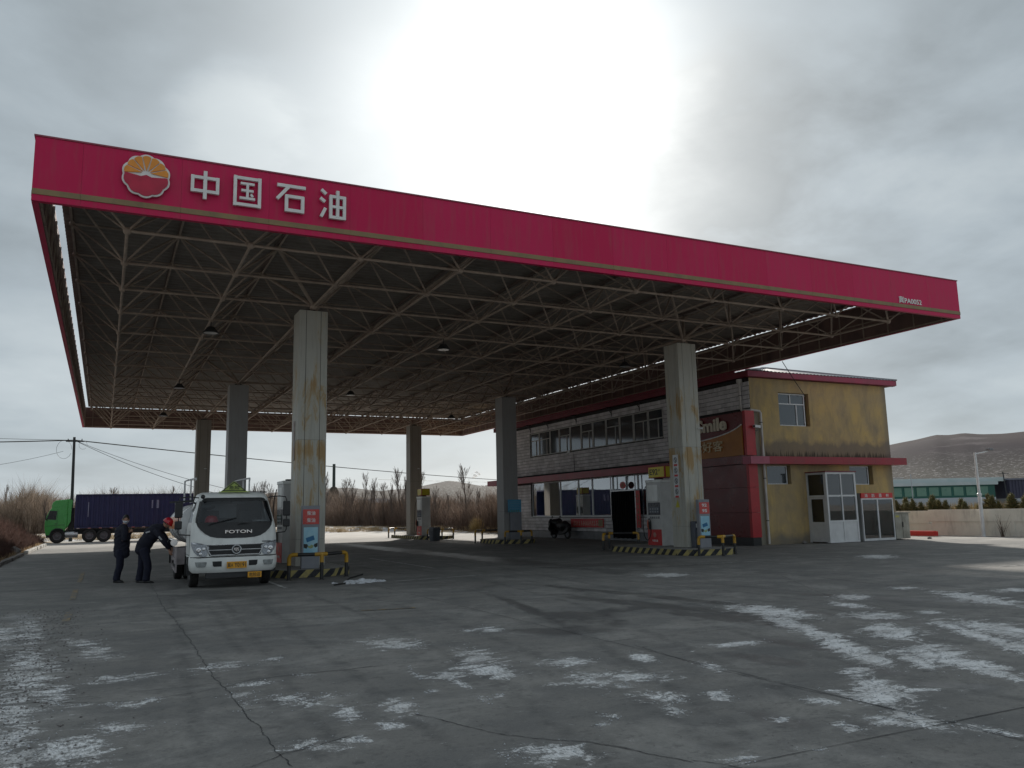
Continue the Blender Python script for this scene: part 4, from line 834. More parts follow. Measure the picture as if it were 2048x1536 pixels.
mb.build('vertical_blind', M_blind, bld)
mb = MB()
for k, y in enumerate(np.arange(23.2, 25.0, .125)): mb.bar((BX+.30, y, 1.32), (BX+.30, y, 3.26), .05, .006, (.3,.9,0))
mb.build('vertical_blind', M_blind, bld)
mb = MB(); mb.box(BX+.26, BX+.29, 25.05, 25.9, 1.3, 3.3); mb.box(BX+.26, BX+.29, 21.9, 22.6, 1.3, 3.3); mb.build('curtain', pm('curtain', (.30,.38,.34), (.24,.31,.28), 3, .8), bld)
mb = MB(); mb.box(BX-.02, BX+.3, 14.9, 28.87, 1.20, 1.255); mb.build('sill', M_alum, bld)
# awning band, cut in panels
mb = MB()
for a_, b_ in zip([14.4, 17.5, 20.6, 23.7, 26.8, 29.9], [17.496, 20.596, 23.696, 26.796, 29.896, 34.2]):
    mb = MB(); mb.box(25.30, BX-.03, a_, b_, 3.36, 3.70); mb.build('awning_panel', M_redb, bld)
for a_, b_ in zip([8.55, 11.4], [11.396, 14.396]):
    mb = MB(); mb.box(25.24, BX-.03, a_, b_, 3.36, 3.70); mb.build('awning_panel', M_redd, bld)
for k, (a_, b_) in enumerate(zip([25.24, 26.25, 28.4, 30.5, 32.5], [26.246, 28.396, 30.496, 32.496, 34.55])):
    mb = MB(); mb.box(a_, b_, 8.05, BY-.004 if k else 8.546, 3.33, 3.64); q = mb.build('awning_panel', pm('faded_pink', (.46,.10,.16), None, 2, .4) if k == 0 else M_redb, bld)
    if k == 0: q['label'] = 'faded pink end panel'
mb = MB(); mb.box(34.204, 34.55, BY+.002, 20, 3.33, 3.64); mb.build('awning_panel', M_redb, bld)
# roof edge and hipped sheet roof
mb = MB(); mb.box(25.66, BX-.004, 8.42, BY1+.2, 7.05, 7.28); mb.box(25.66, 34.72, 8.42, BY-.004, 7.03, 7.06) ; mb.box(25.66, 25.70, 9.2, BY1, 7.282, 7.41); mb.build('eave', pm('eave_red', (.20,.012,.03), None, 2, .5, grime=.3), bld)
mb = MB(); mb.box(25.66, 34.74, 8.36, 8.416, 7.05, 7.28); mb.box(34.66, 34.74, 8.42, BY1+.2, 7.05, 7.28); mb.build('eave_board', pm('eave_board', (.36,.035,.085), (.28,.04,.08), 2, .45, grime=.3), bld)
E0, E1, Ya, Yb = 25.64, 34.76, 8.34, BY1+.3; rx, ry0, ry1, rz, ez = 30.1, 12.0, 30.0, 8.2, 7.285
mb = MB(); nn = 46
for side in range(2):                                   # corrugated end hip and the long slopes
    pass
def slope(mb, e0, e1, r0, r1, n):
    e0, e1, r0, r1 = map(Vector, (e0, e1, r0, r1)); vs = []; nr = (e1-e0).cross(r0-e0).normalized()
    if nr.z < 0: nr = -nr
    for i in range(n*2+1):
        t = i/(n*2); off = nr*(.03 if i % 2 else 0); vs += [e0.lerp(e1, t)+off, r0.lerp(r1, t)+off]
    mb.add(vs, [(2*i, 2*i+2, 2*i+3, 2*i+1) for i in range(n*2)])
for ee in (((E0,Ya,ez),(E1,Ya,ez),(rx-.01,ry0,rz),(rx+.01,ry0,rz),44), ((E0,Ya,ez),(E0,Yb,ez),(rx,ry0,rz),(rx,ry1,rz),110), ((E1,Ya,ez),(E1,Yb,ez),(rx,ry0,rz),(rx,ry1,rz),110), ((E0,Yb,ez),(E1,Yb,ez),(rx-.01,ry1,rz),(rx+.01,ry1,rz),44)):
    mb = MB(); slope(mb, *ee[:4], ee[4]); mb.build('roof_slope', pm('roof_grey', (.34,.36,.38), (.24,.26,.28), 1.5, .45, grime=.3), bld)
mb = MB(); mb.bar((E0,Ya,ez+.03), (rx,ry0,rz+.05), .2, .05); mb.bar((E1,Ya,ez+.03), (rx,ry0,rz+.05), .2, .05); mb.bar((rx,ry0,rz+.06), (rx,ry1,rz+.06), .25, .05); mb.build('ridge_cap', MATS['roof_grey'], bld)
# red cladding wall and the shop sign
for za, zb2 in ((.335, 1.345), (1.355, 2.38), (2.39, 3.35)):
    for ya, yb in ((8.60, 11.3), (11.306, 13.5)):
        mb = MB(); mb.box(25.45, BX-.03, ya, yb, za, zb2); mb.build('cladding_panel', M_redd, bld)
    mb = MB(); mb.box(25.45, BX+.02, 8.44, 8.596, za, zb2); mb.build('cladding_panel', pm('clad_red_bright', (.46,.012,.022), None, 2, .35), bld)  # same red sheet on the end face, painted brighter as its lit side
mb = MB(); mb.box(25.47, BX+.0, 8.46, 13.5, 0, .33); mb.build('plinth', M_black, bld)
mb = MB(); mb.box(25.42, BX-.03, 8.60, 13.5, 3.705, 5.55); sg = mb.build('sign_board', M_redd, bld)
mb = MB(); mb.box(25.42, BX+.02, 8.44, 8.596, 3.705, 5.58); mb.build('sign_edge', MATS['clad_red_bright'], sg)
wave = []
for i in range(41):
    y = 8.64+(13.48-8.64)*i/40; t = (y-8.64)/5.7; wave.append((y, 4.42+.56*math.exp(-t*5.2)+.05*math.sin(t*5)))
mb = MB(); mb.prism(wave+[(13.48, 3.72), (8.64, 3.72)], 25.37, 25.417, 'yz'); mb.build('sign_wave', pm('sign_orange', (.42,.17,.035), (.34,.13,.03), 1.5, .45), sg)
mb = MB(); mb.tube([(25.37, y, z+.02) for y, z in wave], .028, 6); mb.build('sign_piping', M_letter, sg)
mb = MB(); add_text(mb, 'uSmile', (25.368, 11.95, 4.86), (0,-1,0), (0,0,1), 2.42, .58, .035, .05); mb.build('letters', pm('sign_letter', (.75,.66,.52), None, 3, .5), sg)
mb = MB(); add_text(mb, '昆仑好客', (25.33, 12.42, 3.98), (0,-1,0), (0,0,1), 2.60, .46, .03, .03); mb.build('letters', pm('sign_letter_outline', (.72,.60,.40), None, 3, .5), sg)
# drain pipe with hopper
PV = pm('pvc_pipe', (.60,.57,.54), (.48,.45,.42), 2, .5, grime=.3)
mb = MB(); mb.lathe([(.0,7.02),(.13,7.0),(.13,6.88),(.07,6.76),(.0,6.75)], (25.78, 9.05, 0), n=14); mb.tube([(25.78,9.05,6.8),(25.78,9.05,5.72),(25.78,8.98,5.64),(25.78,8.62,5.62),(25.80,8.50,5.62),(26.28,8.50,5.58),(26.34,8.50,5.5),(26.34,8.50,.05)], .055, 10)
pp = mb.build('drain_pipe', PV, bld, smooth=True)
mb = MB()
for z in (6.3,): mb.lathe([(.058,z-.015),(.066,z-.015),(.066,z+.015),(.058,z+.015)], (25.78,9.05,0), n=12)
for z in (5.1, 2.75, 1.0): mb.lathe([(.058,z-.015),(.068,z-.015),(.068,z+.015),(.058,z+.015)], (26.34,8.50,0), n=12)
mb.build('pipe_clip', M_dark, pp)
# door curtain, brackets, lamp on the wall
mb = MB(); vs = []; n = 30
for i in range(n+1):
    y = 17.25+(19.35-17.25)*i/n; x = 25.78+.028*math.sin(i*2.1)
    vs += [(x, y, .12+.02*math.sin(i)), (x-.01, y, 1.3), (x, y, 2.52)]
mb.add(vs, [(3*i+k, 3*i+3+k, 3*i+4+k, 3*i+1+k) for i in range(n) for k in (0, 1)]); mb.build('door_curtain', pm('curtain_black', (.006,.006,.007), None, 9, .9, spec=.1), bld, smooth=True)
mb = MB(); mb.bar((25.74, 17.2, 2.56), (25.74, 19.4, 2.56), .05, .05); mb.bar((25.78, 19.42, 1.0), (25.78, 19.42, 3.4), .05, .05); mb.bar((25.78, 17.16, .1), (25.78, 17.16, 3.4), .05, .05); mb.build('door_frame', M_steel, bld)
for y in (28.62, 26.3, 22.9, 19.2, 16.6):
    mb = MB(); mb.bar((BX-.03, y, 6.55), (BX-.03, y, 7.02), .04, .04, (0,1,0)); mb.bar((BX-.03, y, 6.7), (25.62, y, 7.02), .035, .035); mb.bar((BX-.03, y, 7.02), (25.5, y, 7.02), .035, .035); mb.build('eave_bracket', M_dark, bld)
mb = MB(); mb.tube([(BX-.03, 23.3, 4.85),(BX-.04, 23.28, 4.3),(BX-.03, 23.3, 3.72)], .014, 5); mb.tube([(26.05, 8.57, 4.7),(26.02, 8.58, 4.2),(26.06, 8.57, 3.66)], .012, 5); mb.build('wall_cable', M_wire, bld)

# porch of white aluminium
pch = thing('entrance_porch', 'white aluminium and glass entrance porch against the yellow wall', 'porch', (29.0, 7.0, 0))
px0, px1, py0, py1, pz = 28.75, 30.5, 7.5, 8.595, 2.96
def pfr(mb, face, u0, u1, z0, z1, t=.07, d0=0, d1=.06):
    def bb(a_, b_, c_, d_):
        q = [face(a_, c_, d0), face(b_, c_, d0), face(b_, d_, d0), face(a_, d_, d0), face(a_, c_, d1), face(b_, c_, d1), face(b_, d_, d1), face(a_, d_, d1)]
        mb.add(q, [(0,1,2,3),(7,6,5,4),(0,4,5,1),(1,5,6,2),(2,6,7,3),(3,7,4,0)])
    return bb
fS = lambda x, z, d: (x, py0+d, z); fL = lambda y, z, d: (px0+d, y, z); fR = lambda y, z, d: (px1-d, y, z)
xm = (px0+px1)/2
mb = MB(); bb = pfr(mb, fS, 0, 0, 0, 0)
for a_, b_ in ((px0, px0+.09), (xm-.03, xm+.03), (px1-.09, px1)): bb(a_, b_, .02, pz)
for c_, d_ in ((.02, .08), (.86, .94), (1.93, 2.0), (pz-.08, pz)):
    for a_, b_ in ((px0+.09, xm-.03), (xm+.03, px1-.09)): bb(a_, b_, c_, d_)
mb.build('frame', M_alum, pch)
for a_, b_ in ((px0+.09, xm-.03), (xm+.03, px1-.09)):
    mb = MB(); mb.box(a_, b_, py0+.02, py0+.04, .08, .86); mb.build('solid_panel', M_alum, pch)
    for c_, d_ in ((.94, 1.93), (2.0, pz-.08)): mb = MB(); mb.box(a_, b_, py0+.026, py0+.032, c_, d_); mb.build('pane', M_glassc, pch)
mb = MB(); bb = pfr(mb, fL, 0, 0, 0, 0)
for a_, b_ in ((py0+.062, py0+.14), (py1-.08, py1)): bb(a_, b_, .02, pz)
for c_, d_ in ((1.93, 2.0), (pz-.08, pz)): bb(py0+.14, py1-.08, c_, d_)
mb.build('frame', M_alum, pch)
mb = MB(); bb = pfr(mb, fL, 0, 0, 0, 0, d0=.01, d1=.05)
for a_, b_ in ((py0+.15, py0+.24), (py1-.18, py1-.09)): bb(a_, b_, .05, 1.92)
for c_, d_ in ((.05, .13), (.80, .88), (1.84, 1.92)): bb(py0+.24, py1-.18, c_, d_)
dr = mb.build('door', M_alum, pch)
mb = MB(); mb.box(px0+.02, px0+.04, py0+.24, py1-.18, .13, .80); mb.build('solid_panel', M_alum, dr)
mb = MB(); mb.box(px0+.027, px0+.033, py0+.24, py1-.18, .88, 1.84); mb.build('pane', M_glassc, dr)
mb = MB(); mb.box(px0+.027, px0+.033, py0+.14, py1-.08, 2.0, pz-.08); mb.build('pane', M_glassc, pch)
mb = MB(); mb.box(px1-.06, px1, py0+.062, py1, .02, .9); mb.box(px1-.06, px1, py0+.062, py1, pz-.08, pz); mb.box(px1-.06, px1, py1-.07, py1, .9, pz-.08); mb.build('frame', M_alum, pch)
mb = MB(); mb.box(px1-.035, px1-.029, py0+.062, py1-.07, .9, pz-.08); mb.build('pane', M_glassc, pch)
mb = MB(); mb.box(px0-.04, px1+.04, py0-.04, py1, pz+.002, pz+.05); mb.build('roof', pm('porch_roof', (.20,.03,.04), None, 2, .5), pch)
mb = MB(); mb.box(px0+.35, px0+.55, py1-.05, py1-.01, .9, 1.9); mb.build('curtain', pm('yellow_curtain', (.36,.36,.10), None, 3, .8), pch)

# fire-equipment cabinet
cab = thing('fire_cabinet', 'glazed fire equipment cabinet with red header beside the porch', 'cabinet', (32.0, 7.6, 0))
cx0, cx1, cy0, cy1 = 30.9, 32.85, 7.62, 8.59
mb = MB(); mb.box(cx0, cx1, cy0, cy0+.06, .02, .12); mb.box(cx0, cx0+.05, cy0, cy0+.06, .12, 1.78); mb.box(cx1-.05, cx1, cy0, cy0+.06, .12, 1.78); mb.box(cx0, cx1, cy0, cy0+.06, 1.78, 1.84); mb.box((cx0+cx1)/2-.035, (cx0+cx1)/2+.035, cy0-.004, cy0+.05, .12, 1.78); mb.build('frame', M_alum, cab)
mb = MB(); mb.box(cx0, cx0+.03, cy0+.062, cy1, .02, 2.06); mb.box(cx1-.03, cx1, cy0+.062, cy1, .02, 2.06); mb.box(cx0+.03, cx1-.03, cy1-.03, cy1, .02, 2.06); mb.box(cx0+.03, cx1-.03, cy0+.062, cy1-.03, .02, .06); mb.box(cx0+.03, cx1-.03, cy0+.062, cy1-.03, 1.80, 2.06); mb.build('carcass', pm('cabinet_inside', (.34,.35,.34), None, 2, .6), cab)
for a_, b_ in ((cx0+.05, (cx0+cx1)/2-.035), ((cx0+cx1)/2+.035, cx1-.05)): mb = MB(); mb.box(a_, b_, cy0+.026, cy0+.032, .12, 1.78); mb.build('pane', M_glassc, cab)
mb = MB(); mb.box(cx0, cx1, cy0-.01, cy0+.055, 1.842, 2.06); hd = mb.build('header', M_plainred, cab)
mb = MB()
for k, ch in enumerate('消防器材'): add_text(mb, ch, (cx0+.20+k*.44, cy0-.012, 1.875), (1,0,0), (0,0,1), .17, .15, .02, .004)
mb.build('characters', M_letter, hd)
ext = 'red fire extinguisher standing inside the glazed cabinet, '
for ex_, ez_, lab in ((31.45, .07, 'left one'), (31.7, .07, 'right one')):
    mb = MB(); mb.lathe([(0,0),(.075,0),(.08,.03),(.08,.40),(.05,.48),(.02,.5),(.02,.56),(0,.56)], (ex_, 8.1, ez_), n=14); solo(mb, 'fire_extinguisher', M_plainred, ext+lab, 'extinguisher', (ex_, 8.1, ez_), smooth=True)
mb = MB(); mb.lathe([(0,0),(.13,0),(.16,.28),(.15,.28),(.12,.02),(0,.02)], (32.2, 7.95, .95), n=16); solo(mb, 'fire_bucket', M_plainred, 'red bucket hanging in the glazed cabinet', 'bucket', (32.2, 7.95, .95), smooth=True)
mb = MB(); mb.tube([(31.15,8.0,.07),(31.25,8.4,1.5)], .018, 6); mb.box(31.05,31.25,7.97,8.0,.07,.38); solo(mb, 'shovel', M_steel, 'steel shovel leaning inside the cabinet', 'shovel', (31.15,8.0,.07))
mb = MB(); mb.box(31.0, 31.75, 8.25, 8.5, .6, .63); mb.box(31.0, 31.75, 8.25, 8.5, 1.25, 1.28); mb.build('shelf', M_alum, cab)
# switch box at the corner
sb = thing('electric_cabinet', 'weathered cream switch cabinet at the right corner of the yellow wall', 'cabinet', (33.4, 8.0, 0))
mb = MB(); mb.box(33.05, 33.95, 7.75, 8.45, .04, 1.16); mb.build('body', pm('cream_box', (.40,.39,.34), (.28,.27,.23), 3, .6, grime=.5), sb, bevel=.01)
mb = MB(); mb.box(33.0, 34.0, 7.70, 8.5, 1.162, 1.20); mb.build('lid', MATS['cream_box'], sb)
mb = MB(); mb.box(33.495, 33.505, 7.742, 7.75, .08, 1.1); mb.box(33.47, 33.53, 7.72, 7.742, .55, .78); mb.build('lock', M_dark, sb)
mb = MB(); mb.box(33.1, 33.32, 7.744, 7.75, .98, 1.06); mb.build('sticker', pm('sticker_yellow', (.55,.52,.12), None, 3, .5), sb)

# banner, couplet, good-luck sign
bn = thing('red_banner', 'long red banner fixed on the tiled wall under the shop window', 'banner', (25.82, 22, .62))
mb = MB(); mb.box(25.80, 25.825, 20.3, 23.78, .64, 1.12); mb.build('cloth', M_plainred, bn)
mb = MB(); random.seed(4)
for k in range(14):
    y = 23.5-k*.2
    for _ in range(4): y0 = y-random.uniform(0, .1); z0 = .74+random.uniform(0, .2); mb.box(25.794, 25.799, y0-.05, y0, z0, z0+.03)
    mb.box(25.795, 25.799, y-.14, y-.11, .72, 1.0)
mb.build('lettering', pm('banner_letter', (.62,.52,.42), None, 3, .6), bn)
mb = MB(); mb.box(25.795, 25.799, 20.36, 20.8, .7, 1.06); mb.build('end_motif', M_gold, bn)
cp = thing('door_couplet', 'red paper strip with gold characters beside the black door curtain', 'paper strip', (25.76, 17.0, .7))
mb = MB(); mb.box(25.75, 25.76, 16.75, 17.1, .66, 2.52); mb.build('paper', M_plainred, cp)
mb = MB()
for k in range(6):
    z = .85+k*.27
    mb.box(25.744, 25.749, 16.82, 17.02, z, z+.03); mb.box(25.744, 25.749, 16.9, 16.94, z-.05, z+.12); mb.box(25.744, 25.749, 16.84, 17.0, z+.08, z+.11)
mb.build('characters', M_gold, cp)
lk = thing('new_year_sign', 'small red and gold new-year paper over the black door curtain', 'sign', (25.74, 18.2, 2.6))
mb = MB(); mb.prism([(18.2+.27*math.cos(t*math.pi/8), 2.83+.19*math.sin(t*math.pi/8)) for t in range(16)], 25.73, 25.74, 'yz'); mb.build('paper', M_plainred, lk)
mb = MB(); add_text(mb, '福', (25.728, 18.32, 2.74), (0,-1,0), (0,0,1), .22, .2, .02, .003); mb.build('character', M_gold, lk)

# cameras
def cctv(loc, rz, label, s=1.0):
    t = thing('security_camera', label, 'camera', loc, rz, 'security cameras')
    mb = MB(); mb.box(-.16*s, .16*s, -.05*s, .05*s, -.04*s, .05*s); mb.build('housing', M_white2, t, off=Vector((0,0,0)), bevel=.008)
    mb = MB(); mb.lathe([(0,-.16*s-.012),(.035*s,-.16*s-.012),(.035*s,-.155*s)], (0,0,0), 'x', n=12); mb.build('lens', M_black, t, off=Vector((0,0,0)))
    mb = MB(); mb.tube([(0,0,-.04*s),(.02*s,.0,-.13*s),(.1*s,.12*s,-.13*s)], .015*s, 6); mb.build('bracket', M_graym, t, off=Vector((0,0,0)))
    return t
cctv((25.95, 8.35, 4.9), R(15), 'white box camera on the yellow wall beside the sign', 1.25)
cctv((20.95, 5.87, 4.45), R(-60), 'camera on the rusty pillar by the red cladding', .55)
cctv((20.75, 35.55, 4.65), R(0), 'small camera on the far pillar behind the far pump', .5)
cctv((7.0, 35.55, 4.6), R(0), 'small camera on the far left pillar', .5)
cctv((25.72, 23.6, 4.95), R(90), 'camera on the tiled wall above the awning', .9)

# ------------------------------------------------------------------ pump islands
def island(nm, pts, label, h=.2):
    t = thing('pump_island', label, 'island', (sum(p[0] for p in pts)/len(pts), sum(p[1] for p in pts)/len(pts), 0), 0, 'raised islands under the canopy')
    mb = MB(); mb.prism(pts, 0.001, h, 'xy'); mb.build('slab', M_conc, t)
    mb = MB(); n = len(pts); vs = []; arc = []; L_ = 0; P = pts+[pts[0]]
    c = Vector((sum(p[0] for p in pts)/n, sum(p[1] for p in pts)/n))
    sw = []
    for q in P: d = Vector(q)-c; sw.append(tuple(Vector(q)+d.normalized()*.012))
    for i in range(n):
        a_, b_ = Vector(sw[i]), Vector(sw[i+1]); l_ = (b_-a_).length
        vs += [(*a_, .002), (*b_, .002), (*b_, h+.004), (*a_, h+.004)]; arc += [L_, L_+l_, L_+l_, L_]; L_ += l_
    mb.add(vs, [(4*i, 4*i+1, 4*i+2, 4*i+3) for i in range(n)]); o = mb.build('painted_kerb', M_stripe, t)
    at = o.data.attributes.new('arc', 'FLOAT', 'POINT'); at.data.foreach_set('value', arc)
    return t
island('a', [(5.65,5.2),(5.95,4.5),(7.15,4.45),(7.75,5.1),(7.75,9.8),(7.1,10.5),(6.2,10.5),(5.65,9.8)], 'striped island round the rusty pillar behind the white tank truck')
island('b', [(19.15,5.3),(19.45,4.55),(20.75,4.35),(21.5,5.0),(21.5,9.6),(20.9,10.2),(19.9,10.2),(19.2,9.4)], 'striped island of the fuel pump nearest the building')
island('c', [(19.5,20.4),(19.9,19.7),(20.9,19.5),(21.5,20.1),(21.5,22.6),(20.9,23.1),(20.1,23.1),(19.5,22.5)], 'short island round the pillar with the blue notice')
island('d', [(19.3,31.4),(19.8,30.7),(20.9,30.6),(21.5,31.3),(21.5,37.0),(20.9,37.6),(19.9,37.6),(19.3,37.0)], 'striped island of the far fuel pump')
# crash rails: bent tube on three posts, yellow fittings and black lengths
def rail(pts, label, h=.63, r=.047):
    a_, m_, b_ = [Vector((*p, 0)) for p in pts]; c = (a_+b_)/2
    t = thing('crash_rail', label, 'guard rail', (c.x, c.y, 0), 0, 'yellow and black crash rails')
    H = Vector((0,0,h)); cr_ = .09
    def corner(p, q):
        d = (q-p).normalized(); return [p+Vector((0,0,h-.26)), p+Vector((0,0,h-cr_)), p+d*(cr_*.3)+Vector((0,0,h-cr_*.3)), p+d*cr_+H, p+d*.22+H]
    for p, q in ((a_, m_), (b_, m_)):
        mb = MB(); mb.tube(corner(p, q), r*1.12, 10); mb.build('elbow', M_yel, t, smooth=True)
    d1 = (a_-m_).normalized(); d2 = (b_-m_).normalized()
    mb = MB(); mb.tube([m_+d1*.17+H, m_+H, m_+d2*.17+H], r*1.12, 10); mb.tube([m_+H, m_+Vector((0,0,h-.20))], r*1.1, 10); mb.build('tee', M_yel, t, smooth=True)
    for p, d in ((a_, d1), (b_, d2)):
        mb = MB(); mb.tube([p-d*.22+H, m_+d*.17+H], r, 10); mb.build('rail', M_blk, t, smooth=True)
    for p, z in ((a_, h-.26), (b_, h-.26), (m_, h-.20)):
        mb = MB(); mb.tube([p+Vector((0,0,.004)), p+Vector((0,0,z))], r, 10); mb.lathe([(0,.012),(r*1.7,.012),(r*1.7,.0),(0,.0)], (p.x, p.y, .001), n=10); mb.build('post', M_blk, t, smooth=True)
rail([(5.86,3.86),(6.63,3.58),(7.42,4.15)], 'black and yellow crash rail in front of the diesel notice by the truck')
rail([(19.42,4.45),(20.02,3.95),(21.02,4.52)], 'black and yellow crash rail in front of the 92 and 95 notice')
rail([(19.6,10.62),(20.25,11.2),(21.25,10.55)], 'black and yellow crash rail behind the nearest fuel pump, before the door curtain')
rail([(19.5,19.5),(20.15,19.0),(21.05,19.6)], 'crash rail in front of the pillar with the blue notice')
rail([(19.25,22.6),(20.1,23.6),(21.2,23.1)], 'crash rail left of the pillar with the blue notice')
rail([(19.4,30.2),(20.15,29.7),(21.1,30.2)], 'crash rail next to the grey bin by the far pump')
rail([(19.2,37.3),(19.9,38.1),(21.0,37.9)], 'farthest crash rail, left of the far pillar')
# fuel pumps
def pump(x, y, label, sign='', detail=True):
    t = thing('fuel_pump', label, 'fuel pump', (x, y, .2), 0, 'fuel pumps')
    W_, L_, H_ = .60, .92, 2.38; O = Vector((0,0,0)); b = lambda mb, nm, m, **k: mb.build(nm, m, k.pop('p', t), off=O, **k)
    mb = MB(); mb.box(.0, W_, .0, L_, .015, H_); body = b(mb, 'body', M_cream, bevel=.012)
    mb = MB(); mb.box(-.02, W_+.02, -.02, L_+.02, H_+.002, H_+.10); b(mb, 'cap', M_white, bevel=.01)
    for sx_, sgn in ((0, -1), (W_, 1)):
        X = lambda d: sx_+sgn*d
        def pl(nm, m, y0, y1, z0, z1, d0=.001, d1=.012, par=t):
            mb = MB(); mb.box(min(X(d0), X(d1)), max(X(d0), X(d1)), y0, y1, z0, z1); return mb.build(nm, m, par, off=O)
        pl('lower_cover', M_pumpred, .03, L_-.03, .03, .62)
        pl('display_panel', pm('pump_dark', (.03,.035,.05), None, 3, .3), .06, L_-.12, 1.16, 1.62, .001, .02)
        pl('display_glass', pm('pump_lcd', (.10,.12,.15), (.07,.085,.11), 8, .15), .10, L_-.16, 1.22, 1.46, .021, .026)
        mb = MB()
        for i_ in range(4):
            for j_ in range(2): mb.box(min(X(.027), X(.03)), max(X(.027), X(.03)), .14+i_*.15, .23+i_*.15, 1.25+j_*.10, 1.31+j_*.10)
        mb.build('digits', pm('lcd_digit', (.22,.25,.28), None, 4, .4), t, off=O)
        pl('upper_panel', M_white, .18, L_-.10, 1.68, 2.28, .001, .015)
        mb = MB()
        for i_ in range(5): mb.box(min(X(.001), X(.02)), max(X(.001), X(.02)), .12+i_*.13, .19+i_*.13, 1.02, 1.10)
        mb.build('keys', M_graym, t, off=O)
        mb = MB(); cz = .50; cy = .45                       # little flower emblem and name on the red cover
        mb.prism([(cy+.09*(1+.1*math.cos(10*a_*math.pi/20))*math.cos(a_*math.pi/20), .42+.09*(1+.1*math.cos(10*a_*math.pi/20))*math.sin(a_*math.pi/20)) for a_ in range(40)], X(.0125), X(.016), 'yz'); mb.build('emblem', pm('faded_emblem', (.45,.22,.18), None, 5, .5), t, off=O)
        mb = MB(); add_text(mb, '中国石油', (X(.0125), (.62 if sgn < 0 else .28), .16), (0, sgn, 0), (0,0,1), .34, .08, .03, .004); mb.build('lettering', M_letter, t, off=O)
        # hose loop and nozzle
        yh = L_-.0+.02 if sgn < 0 else -.02
        mb = MB(); pts = [(X(.03), L_-.04, 2.25), (X(.09), L_+.05, 1.9), (X(.11), L_+.07, 1.35), (X(.13), L_+.08, .85), (X(.15), L_+.0, .38), (X(.16), L_-.22, .22), (X(.16), L_-.42, .45), (X(.14), L_-.42, .85), (X(.12), L_-.32, 1.02), (X(.10), L_-.2, .98)]
        P = []
        for i_ in range(len(pts)-1):
            p0, p1, p2, p3 = [Vector(pts[max(0, min(len(pts)-1, i_+k_))]) for k_ in (-1, 0, 1, 2)]
            for t_ in (0, .34, .67): P.append(.5*((2*p1)+(-p0+p2)*t_+(2*p0-5*p1+4*p2-p3)*t_*t_+(-p0+3*p1-3*p2+p3)*t_**3))
        P.append(Vector(pts[-1])); mb.tube(P, .017, 7); mb.build('hose', M_rubber, t, off=O, smooth=True)
        mb = MB(); mb.box(min(X(.02), X(.10)), max(X(.02), X(.10)), L_-.27, L_-.13, .62, .92); mb.build('nozzle_boot', M_black, t, off=O, bevel=.01)
        mb = MB(); mb.tube([(X(.10), L_-.2, .98), (X(.13), L_-.2, .86), (X(.12), L_-.2, .72), (X(.06), L_-.21, .60)], .028, 8); mb.build('nozzle', pm('nozzle_orange', (.50,.13,.07), None, 5, .4), t, off=O, smooth=True)
    mb = MB(); mb.box(.16, W_-.16, .36, L_-.36, H_+.102, H_+.16); b(mb, 'sign_foot', M_dark)
    if sign is not None:
        sy0, sy1 = (-.32, .74) if sign == 'E92' else (.04, L_-.10)
        mb = MB(); mb.box(.02, W_-.02, sy0, sy1, H_+.162, H_+.60); sgn_ = b(mb, 'grade_sign', pm('sign_red', (.42,.03,.03), None, 3, .4), bevel=.02)
        for sy, yy in ((-1, sy0-.006), (1, sy1+.006)):
            mb = MB(); mb.box(.06, W_-.04, min(yy, yy+sy*.012), max(yy, yy+sy*.012), H_+.19, H_+.57); mb.build('sign_face', pm('sign_yellow', (.62,.50,.02), (.55,.44,.02), 3, .35), sgn_, off=O)
        for xx, dd in ((.014, -1), (W_-.014, 1)):
            mb = MB(); mb.box(min(xx, xx+dd*.012), max(xx, xx+dd*.012), sy0+.05, sy1-.05, H_+.19, H_+.57); mb.build('sign_face', MATS['sign_yellow'], sgn_, off=O)
            if not sign: continue
            mb = MB(); org = (xx+dd*.0125, (sy1-.12 if dd < 0 else sy0+.12), H_+.28)
            add_text(mb, sign, org, (0, dd, 0), (0,0,1), .52, .22, .02, .003); add_text(mb, '#', (org[0], org[1]+dd*.57, org[2]+.12), (0, dd, 0), (0,0,1), .08, .09, .02, .003); mb.build('sign_digits', M_ink, sgn_, off=O)
    return t
pump(20.28, 7.60, 'white fuel pump with red foot and yellow E92 sign, nearest the building', 'E92')
pump(19.72, 32.1, 'far fuel pump with a yellow sign box, seen beyond the canopy shade', '')
pump(6.42, 7.75, 'grey fuel pump half hidden behind the truck and the rusty pillar', None)
